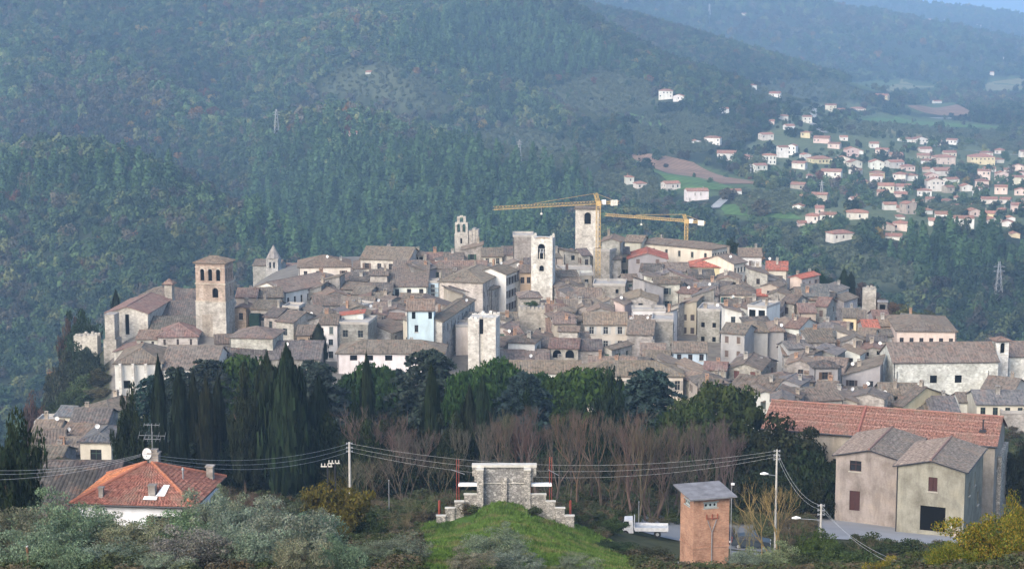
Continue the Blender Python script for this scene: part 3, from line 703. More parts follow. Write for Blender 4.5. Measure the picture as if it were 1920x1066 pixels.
    size = 'narrow' if w < 5 else 'small' if w < 7.5 else 'mid-sized' if w < 12 else 'large' if w < 20 else 'long'
    pc = proj(cen + Vector((0,0,-0.0)) if False else Vector((cen.x, cen.y, B.z)))
    tag(root, label, cat, group)
    HOUSES.append(dict(o=root, px=pc[0], py=by, size=size, wn=wn, rn=RN[rc], tn=TN[roof], label=label, cat=cat))
    FOOT.append((cen.x, cen.y, w, d, al)); PROT.append((min(bx, cx, pc[0])-2, max(bx, cx)+2, by-12, by+vis, B.y))
    return root
# ---------------------------------------------------------------- towers and churches
def tower(name, label, cat, bx, by, cx, al, d, Y, stages, cornices=(), roof=None, rp=0.4, rc='t', top='plain', inner=None, tint=1.0):
    al = R(al); B = P(bx, by, Y); dep0 = B.y*CT-(B.z-CZ)*ST; k = (cx-960)/F; w = (k*dep0-B.x)/(math.cos(al)-k*math.sin(al)*CT)
    e1 = Vector((math.cos(al), math.sin(al), 0)); e2 = Vector((-math.sin(al), math.cos(al), 0)); cen = B+e1*(w/2)+e2*(d/2)
    base = min(gz(q.x, q.y) for q in (B, B+e1*w, B+e1*w+e2*d, B+e2*d))-0.4; H = B.z-base
    root = tag(empty(name, (cen.x, cen.y, base), al), label, cat)
    for i, (t0, t1, col, specs, grow) in enumerate(stages):        # measured down from the eave
        z1, z0 = H-t0, max(0, H-t1) if t1 is not None else 0.0; W, Dd = w+2*grow, d+2*grow
        sp = []
        for f, u0, u1, a, b, kd in specs:
            L = W if f in 'fb' else Dd; sp.append((f, u0*L, u1*L, H-b, H-a, kd))
        mb = MB(); hol = {f: [s[1:5]+(('arch',) if s[5] == 'x' else ()) for s in sp if s[0] == f] for f in 'frbl'}
        wallface(mb, (-W/2,-Dd/2,0), (1,0,0), W, z0, z1, hol['f'], 0.5); wallface(mb, (W/2,-Dd/2,0), (0,1,0), Dd, z0, z1, hol['r'], 0.5)
        wallface(mb, (W/2,Dd/2,0), (-1,0,0), W, z0, z1, hol['b'], 0.5); wallface(mb, (-W/2,Dd/2,0), (0,-1,0), Dd, z0, z1, hol['l'], 0.5)
        mb.face([(-W/2,-Dd/2,z1-0.01),(W/2,-Dd/2,z1-0.01),(W/2,Dd/2,z1-0.01),(-W/2,Dd/2,z1-0.01)])
        mb.build('wall', M_STONE, root, tuple(c*tint for c in col))
        for s in sp:
            if s[5] in 'wco': put_windows(root, W, Dd, H, [s], 'w', (0.1,0.08,0.06))
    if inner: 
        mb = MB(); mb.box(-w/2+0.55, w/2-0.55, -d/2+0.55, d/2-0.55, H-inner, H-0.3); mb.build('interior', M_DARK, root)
    for t, hgt, out, col in cornices:
        mb = MB(); mb.box(-w/2-out, w/2+out, -d/2-out, d/2+out, H-t, H-t+hgt); mb.build('cornice', M_STONE, root, col)
    if roof == 'hip': roof_mesh(w, d, H+0.05, 'hip', rp, 0.45).build('roof', M_ROOF, root, RC[rc])
    if roof == 'spire':
        mb = MB(); n = 8
        for i in range(n):
            a, b = 2*math.pi*(i+0.5)/n, 2*math.pi*(i+1.5)/n; r = w*0.60; mb.face([(r*math.cos(a),r*math.sin(a),H),(r*math.cos(b),r*math.sin(b),H),(0,0,H+rp)])
        mb.build('spire', M_STONE, root, (0.30,0.28,0.26))
    if top == 'nubs':
        for sx in (-1, 1):
            for sy in (-1, 1): mb = MB(); mb.box(sx*(w/2-0.35)-0.3, sx*(w/2-0.35)+0.3, sy*(d/2-0.35)-0.3, sy*(d/2-0.35)+0.3, H, H+0.55); mb.box(sx*(w/2-0.35)-0.22, sx*(w/2-0.35)+0.22, sy*(d/2-0.35)-0.22, sy*(d/2-0.35)+0.22, H+0.55, H+0.8); mb.build('pinnacle', M_STONE, root, stages[0][2])
        mb = MB(); r = random.Random(4); 
        for i in range(9): x = -w/2+0.9+i*(w-1.8)/8; mb.box(x-0.28, x+0.28, -d/2+0.02, -d/2+0.5, H-0.05, H+0.05+0.3*math.sin(i*0.4)+r.uniform(0,0.12))
        mb.build('parapet', M_STONE, root, (0.42,0.34,0.27))
    if top == 'merlons':
        n = 7
        for i in range(n):
            for sy in (-1, 1): x = -w/2+0.4+i*(w-0.8)/(n-1); mb = MB(); mb.box(x-0.3, x+0.3, sy*(d/2-0.22)-0.2, sy*(d/2-0.22)+0.2, H-0.02, H+0.55); mb.build('merlon', M_STONE, root, stages[0][2])
    if top == 'ragged':
        r = random.Random(8); mb = MB()
        for i in range(14): x = -w/2+0.25+i*(w-0.5)/13; mb.box(x-0.27, x+0.27, -d/2+0.01, -d/2+0.7, H-0.1, H+r.uniform(0.0, 0.5))
        mb.build('broken_top', M_STONE, root, stages[0][2]); mb = MB()
        for i in range(14): x = -w/2+0.25+i*(w-0.5)/13; mb.box(x-0.27, x+0.27, d/2-0.7, d/2-0.01, H-0.1, H+r.uniform(0.0, 0.7))
        mb.build('broken_top', M_STONE, root, stages[0][2])
    PROT.append((min(bx,cx)-4, max(bx,cx)+6, by-20, by+H*F/Y*0.75, Y)); FOOT.append((cen.x, cen.y, w, d, al))
    return root, w, d, H
BRK = (0.40,0.31,0.255); STN = (0.46,0.435,0.39); PAL = (0.63,0.615,0.565)
ar3 = [(f, u, u+0.14, 1.5, 4.1, 'x') for f in 'frbl' for u in (0.16, 0.43, 0.70)]
ar2 = [(f, 0.56, 0.76, 5.6, 7.8, 'x') for f in 'frbl']
tw, w_, d_, H_ = tower('bell_tower', 'tall cathedral bell tower with three brick arches under a hipped tile roof', 'bell tower', 366, 491, 421, -12, 5.2, 418,
  [(0, 4.7, BRK, ar3, 0.0), (4.7, 8.6, (0.41,0.335,0.275), ar2, 0.02), (8.6, None, STN, [('f',0.40,0.44,13.5,14.6,'o')], 0.12)],
  [(0.32,0.32,0.28,BRK), (4.85,0.25,0.16,(0.50,0.44,0.36)), (8.75,0.22,0.22,(0.48,0.43,0.36)), (1.15,0.14,0.10,(0.52,0.46,0.38))], 'hip', 0.40, 't', inner=7.9)
for u in (0.16, 0.43, 0.70):       # arched brick frames and blind niche
    x = (u+0.07-0.5)*w_; mb = MB()
    for k in range(9):
        a, b = math.pi*k/9, math.pi*(k+1)/9; r0, r1 = 0.07*w_+0.05, 0.07*w_+0.28; zc = H_-1.5-0.07*w_; y = -d_/2-0.09
        q = [(x+r*math.cos(t), y, zc+r*math.sin(t)) for r, t in ((r0,a),(r1,a),(r1,b),(r0,b))]; mb.face(q[::-1]); mb.face([(p[0],y+0.1,p[2]) for p in (q[1],q[2])] + [q[2],q[1]])
    mb.build('arch_moulding', M_STONE, tw, (0.52,0.47,0.40))
mb = MB(); x = -0.32*w_; y = -d_/2-0.05
mb.face([(x-0.55,y,H_-7.9),(x+0.55,y,H_-7.9),(x+0.55,y,H_-6.2)]+[(x+0.55*math.cos(t*math.pi/8),y,H_-6.2+0.55*math.sin(t*math.pi/8)) for t in range(1,8)]+[(x-0.55,y,H_-6.2)]); mb.build('blind_niche', M_STONE, tw, (0.52,0.44,0.37))
mb = MB(); mb.box(-0.30*w_, 0.06*w_, -d_/2-0.16, -d_/2-0.10, H_-16.5, H_-11.6); mb.build('wall_panel', M_STONE, tw, (0.36,0.32,0.27))
tw, w_, d_, H_ = tower('bell_tower', 'square white bell tower in the town centre with one large arched bell opening', 'bell tower', 996, 447, 1036, -9, 4.8, 452,
  [(0, None, PAL, [(f,0.31,0.65,1.2,4.9,'x') for f in 'frl'] + [(f,0.38,0.60,6.4,7.8,'x') for f in 'fr'], 0.0)], [(8.3,0.16,0.06,(0.6,0.57,0.5)), (0.02,0.02,0.0,PAL)], None, top='nubs', inner=9.0)
mb = MB()
for x in (-0.35, 0.35): mb.tube((x,-d_/2+0.3,H_-3.4), (x,-d_/2+0.3,H_-2.5), 0.32, 0.14, 8)
mb.box(-0.8, 0.8, -d_/2+0.25, -d_/2+0.35, H_-2.5, H_-2.38); mb.build('bell', M_METAL, tw)
for a, b in ((-0.33,-0.04),): 
    mb = MB(); mb.box(-0.14*w_-0.0, -0.10*w_, -d_/2+0.25, -d_/2+0.4, H_-4.9, H_-3.3); mb.box(0.06*w_, 0.10*w_, -d_/2+0.25, -d_/2+0.4, H_-4.9, H_-3.3); mb.build('mullion', M_TRIM, tw)
tower('bell_tower', 'tall plain pale tower with one arched opening, behind the crane mast', 'bell tower', 1079, 391, 1123, -6, 6, 528, [(0, None, (0.58,0.55,0.49), [(f,0.38,0.66,1.0,4.3,'x') for f in 'frl'], 0.0)], [(0.25,0.22,0.16,(0.5,0.46,0.4))], 'hip', 0.10, 'b', inner=6)
# bell gable
bgr, w_, d_, H_ = tower('bell_gable', 'ruined stone bell gable with two empty arches on the crest', 'bell gable', 853, 417, 877, -4, 1.5, 505, [(0, 2.9, STN, [(f,a,a+0.24,0.35,2.6,'x') for f in 'fb' for a in (0.16,0.58)], 0.0), (2.9, None, STN, [('f',0.42,0.56,4.2,5.6,'o')], 0.10)])
mb = MB()
for x0, x1, z in ((-0.34,-0.14,1.3),(0.14,0.34,1.3),(-0.34,0.34,0.3)): mb.box(x0*w_, x1*w_, -0.5, 0.5, H_-0.02 if z > 1 else H_+1.28, H_+1.28 if z > 1 else H_+1.28+z)
mb.box(-0.12*w_, 0.12*w_, -0.35, 0.35, H_+1.58, H_+1.8); mb.build('upper_arch', M_STONE, bgr, STN)
for i, (x, ww_, t) in enumerate(((0.70,0.6,2.2),(0.95,0.5,1.7),(1.18,0.55,2.0))): mb = MB(); mb.box(w_*x-0.45, w_*x+0.45, -0.6+0.2*i, 3.2, 0, H_-t); mb.build('broken_wall', M_STONE, bgr, (0.38,0.35,0.31))
bt, w_, d_, H_ = tower('stone_tower', 'low square tower of rough stone with small battlements in the centre', 'tower', 972, 579, 1025, -4, 6, 426, [(0, None, (0.44,0.41,0.355), [('f',0.40,0.50,5.0,6.0,'o'), ('f',0.72,0.80,4.2,5.2,'o')], 0.0)], (), None, top='merlons')
rt, w_, d_, H_ = tower('ruined_tower', 'roofless white stone tower with a vertical slit, behind the pines', 'tower', 878, 597, 930, -7, 6, 374, [(0, None, (0.62,0.60,0.55), [], 0.0)], (), None, top='ragged')
mb = MB(); mb.box(-0.09*w_, 0.04*w_, -d_/2-0.03, -d_/2-0.004, H_-3.0, H_); mb.build('slit', M_DARK, rt)
for sx, a, b in ((-1,-0.5,-0.10),(1,0.06,0.5)): mb = MB(); mb.box(a*w_, b*w_, -d_/2-0.45, -d_/2-0.01, 0, H_-0.05-0.25*(sx>0)); mb.build('wall_pier', M_STONE, rt, (0.64,0.62,0.57))
tower('ruined_tower', 'small ruined square tower at the far right end of the town', 'tower', 1618, 543, 1643, -8, 3.6, 482, [(0, None, (0.47,0.44,0.39), [], 0.0)], (), None, top='ragged')
tower('stone_shed', 'dark open shed beside the small ruined tower', 'shed', 1646, 566, 1664, -12, 3, 476, [(0, None, (0.26,0.25,0.24), [('f',0.2,0.8,0.6,2.6,'o')], 0.0)], [(0.02,0.1,0.15,(0.35,0.34,0.33))])
# distant church on the spur
fc, w_, d_, H_ = tower('church_tower', 'small distant stone church tower with pointed spire, left of the town', 'church', 499, 484, 521, -10, 3.6, 655, [(0, None, (0.46,0.45,0.43), [(f,u,u+0.16,1.2,3.4,'x') for f in 'fr' for u in (0.25,0.58)], 0.0)], [(0.2,0.2,0.12,(0.5,0.48,0.46)), (4.2,0.2,0.1,(0.5,0.48,0.46))], 'spire', 4.6, inner=4)
house(474,497,524,-8,9,'gx','s','b',h=8,Y=662,win='',label='old stone church nave below the distant spire',cat='church',name='church_nave',chim=0,dish=False)
house(526,503,562,-6,8,'gx','c','r',h=6,Y=668,label='pale distant house right of the spired church tower',chim=0)
# cathedral
CS = (0.40,0.375,0.33)
def C(*a, **k): return house(*a, group=None, chim=0, dish=False, **k)
C(199,585,277,-5,20,'gy','S','r',Y=425,p=0.30,vis=90,specs=None,win=(1,1,0.9,4.6,0.4,9,'o'),label='cathedral transept with stone gable and one tall slit window',cat='cathedral',name='cathedral_transept')
C(276,612,366,0,22,'gx','q','d',Y=431,p=0.38,vis=20,win='',label='long dark cathedral nave roof left of the bell tower',cat='cathedral',name='cathedral_nave')
C(276,641,372,0,9,'sf','s','d',Y=419,p=0.46,vis=10,win='',label='dark lean-to aisle roof at the foot of the cathedral bell tower',cat='cathedral',name='cathedral_aisle')
C(263,552,322,-8,10,'hip','s','b',Y=455,p=0.34,vis=20,win=(1,2,1.0,2.4,0.8,3,'o'),label='cathedral crossing block with hipped roof behind the transept',cat='cathedral',name='cathedral_crossing')
C(326,566,420,0,11,'gx','q','d',Y=452,p=0.42,vis=8,win='',label='dark upper nave roof behind the cathedral bell tower',cat='cathedral',name='cathedral_upper_nave')
tower('cathedral_turret', 'slim stone turret with a brick cap rising from the cathedral roofs', 'turret', 308, 530, 322, -10, 1.7, 444, [(0, None, CS, [], 0.0)], [(0.1,0.25,0.12,BRK)], 'hip', 0.9, 'r')
C(256,634,296,-4,7,'gx','s','r',Y=411,p=0.36,vis=14,win=(1,2,0.6,1.3,0.6,3,'w'),label='small reddish-roofed chapel against the cathedral wall',cat='chapel',name='chapel')
C(296,630,370,4,10,'hip','S','r',Y=410,p=0.48,vis=18,win=(1,3,0.5,1.3,0.7,3,'w','fl'),label='polygonal apse with orange hipped roof left of the bell tower',cat='chapel',name='apse')
C(214,658,262,-6,9,'sl','S','r',Y=409,p=0.28,vis=10,win='',label='low lean-to with reddish roof at the cliff edge',cat='chapel',name='side_chapel')
C(215,680,303,3,15,'hip','w','b',Y=376,p=0.46,vis=50,win=(1,2,1.4,1.6,3.6,3,'o'),label='white round-cornered sacristy below the cathedral',cat='sacristy',name='sacristy')
C(301,690,402,-4,15,'gx','w','b',Y=377,p=0.44,vis=16,win='',label='lower white wing of the sacristy next to the cypress tops',cat='sacristy',name='sacristy_wing')
C(150,764,0,0,1,'flat','s','b',Y=425,fixw=0.1,win='') if False else None
bu, w_, d_, H_ = tower('buttress', 'huge stone buttress rising from the cliff at the cathedral corner', 'buttress', 196, 590, 214, -5, 3.6, 418, [(0, None, (0.46,0.435,0.39), [], 0.0), (5.5, None, (0.44,0.415,0.37), [], 0.35)], [(0.02,0.12,0.08,(0.4,0.37,0.33))])
tower('cliff_wall', 'crumbling pale retaining wall on the cliff left of the cathedral', 'wall', 138, 630, 182, -4, 3, 436, [(0, None, (0.50,0.48,0.43), [], 0.0)], (), None, top='ragged')
for xx in (222, 246, 270): 
    tower('pilaster', {222:'white corner pilaster of the sacristy, leftmost of three',246:'white pilaster of the sacristy, middle of three',270:'white pilaster of the sacristy, rightmost of three'}[xx], 'pilaster', xx, 682, xx+5, 3, 0.5, 375, [(0, None, (0.70,0.68,0.63), [], 0.0)])
# green net on scaffolding
tower('scaffold_net', 'dark green netting hung over scaffolding right of the cathedral tower', 'scaffolding', 467, 589, 485, -6, 2, 417, [(0, None, (0.015,0.035,0.025), [], 0.0)])
# church on the right
ch = C(1676,678,1872,3,11,'gx',((0.56,0.55,0.52),'pale stone'),'b',Y=366,p=0.50,vis=64,specs=[('f',7.2,8.6,4.2,5.7,'o'),('f',12.1,13.5,4.2,5.7,'o'),('l',5.0,5.7,3.0,6.4,'o')],tint=1.1,mat=M_STONE,label='long pale stone church with two small windows and brown roof',cat='church',name='church')
mb = MB(); 
for u in (0.02, 0.92): mb.tube(((u-0.5)*20,-5.62,0.3), ((u-0.5)*20,-5.62,6.6), 0.07, n=5)
mb.build('downpipe', M_DMETAL, ch)
tower('bell_turret', 'white bell turret with arched opening at the right end of the church', 'bell turret', 1870, 638, 1892, 10, 2.3, 371, [(0, None, (0.76,0.75,0.71), [(f,0.28,0.72,0.5,2.6,'x') for f in 'frl'], 0.0)], [(0.15,0.14,0.12,(0.6,0.57,0.5)), (3.0,0.12,0.06,(0.6,0.57,0.5))], 'hip', 0.42, 'r', inner=3.2)
house(1893,667,1945,0,11,'gx','w','b',Y=376,p=0.36,win='',vis=40,label='pale church annexe right of the bell turret',chim=0,dish=False,mat=M_STONE,name='annexe')
# ---------------------------------------------------------------- cranes
M_CRANE = plain('crane_yellow', (0.50,0.35,0.15), 0.5, var=0.2)
M_CRANEL = plain('crane_pale', (0.74,0.70,0.60), 0.6)
def lattice(mb, a, b, w, seg, t=0.07, tri=False, up=Vector((0,0,1))):
    a, b = Vector(a), Vector(b); d = b-a; L = d.length; d.normalize(); s = d.cross(up)
    if s.length < 1e-3: s = Vector((1,0,0))
    s.normalize(); u = s.cross(d)
    cs = [(-1,-1),(1,-1),(1,1),(-1,1)] if not tri else [(-1,-1),(1,-1),(0,1)]
    n = max(2, int(L/seg)); pt = lambda k, c: a + d*(L*k/n) + s*(c[0]*w/2) + u*(c[1]*w/2)
    for c in cs: mb.tube(pt(0,c), pt(n,c), t, n=4)
    for i in range(n):
        for j in range(len(cs)):
            c0, c1 = cs[j], cs[(j+1) % len(cs)]; mb.tube(pt(i,c0), pt(i+1,c1), t*0.7, n=3, cap=False); mb.tube(pt(i,c0), pt(i,c1), t*0.6, n=3, cap=False)
def crane(label, mx, my, tipx, tipy, tY, ctx, Y, apex, wid, jw):
    top = P(mx, my, Y); g = gz(top.x, Y); root = tag(empty('tower_crane', (top.x, Y, g)), label, 'crane', 'tower cranes over the town')
    o = Vector((top.x, Y, g)); L = lambda p: Vector(p)-o; T = L(top); tip = L(P(tipx, tipy, tY)); tip.z = T.z; dr = (tip-T).normalized()
    clen = (P(ctx, my, Y)-top).length; ctr = T - dr*clen; ap = T + Vector((0,0,apex)) + dr*0.8
    mb = MB(); lattice(mb, (0,0,0), T, wid, wid*1.1, 0.075); mb.build('mast', M_CRANE, root)
    mb = MB(); lattice(mb, T+dr*0.6+Vector((0,0,0.2)), tip+Vector((0,0,0.2)), jw, jw*1.1, 0.055, True); j = mb.build('jib', M_CRANE, root)
    mb = MB(); lattice(mb, T-dr*0.5, ctr, jw*0.8, 1.0, 0.09); mb.box(*[v for k in range(3) for v in (min(T[k],T[k]) - 0.6, T[k] + 0.6)][:6]); mb.build('counter_jib', M_CRANE, root)
    mb = MB(); lattice(mb, T, ap, wid*0.7, 0.9, 0.08); mb.build('tower_head', M_CRANE, root)
    mb = MB(); mb.tube(ap, T+dr*((tip-T).length*0.62)+Vector((0,0,0.8)), 0.05, n=4); mb.tube(ap, ctr, 0.05, n=4); mb.build('tie_bar', M_CRANE, root)
    mb = MB(); c = ctr + dr*0.9
    for k in range(3): q = c+dr*(0.65*k-0.2); mb.box(q.x-0.28, q.x+0.28, q.y-0.6, q.y+0.6, q.z-0.75, q.z+0.55)
    mb.build('counterweight', M_CRANEL, root)
    mb = MB(); q = T - dr*1.5; mb.box(q.x-0.55, q.x+0.55, q.y-0.55, q.y+0.45, q.z-0.35, q.z+0.75); mb.build('winch_cabinet', M_WHITE, root)
    q = T + dr*((tip-T).length*0.55); mb = MB(); mb.tube(q+Vector((0,0,-0.3)), q+Vector((0,0,-1.6)), 0.03, n=4); mb.box(q.x-0.25, q.x+0.25, q.y-0.2, q.y+0.2, q.z-2.0, q.z-1.6); mb.build('hook_block', M_CRANEL, root)
    return root
crane('larger yellow tower crane in front of the tall plain tower, jib pointing left', 1122, 381, 925, 391, 461, 1166, 474, 2.5, 1.05, 0.78)
crane('smaller yellow tower crane in front of the big cream palace', 1287, 415, 1135, 413, 545, 1327, 530, 1.9, 0.9, 0.66)
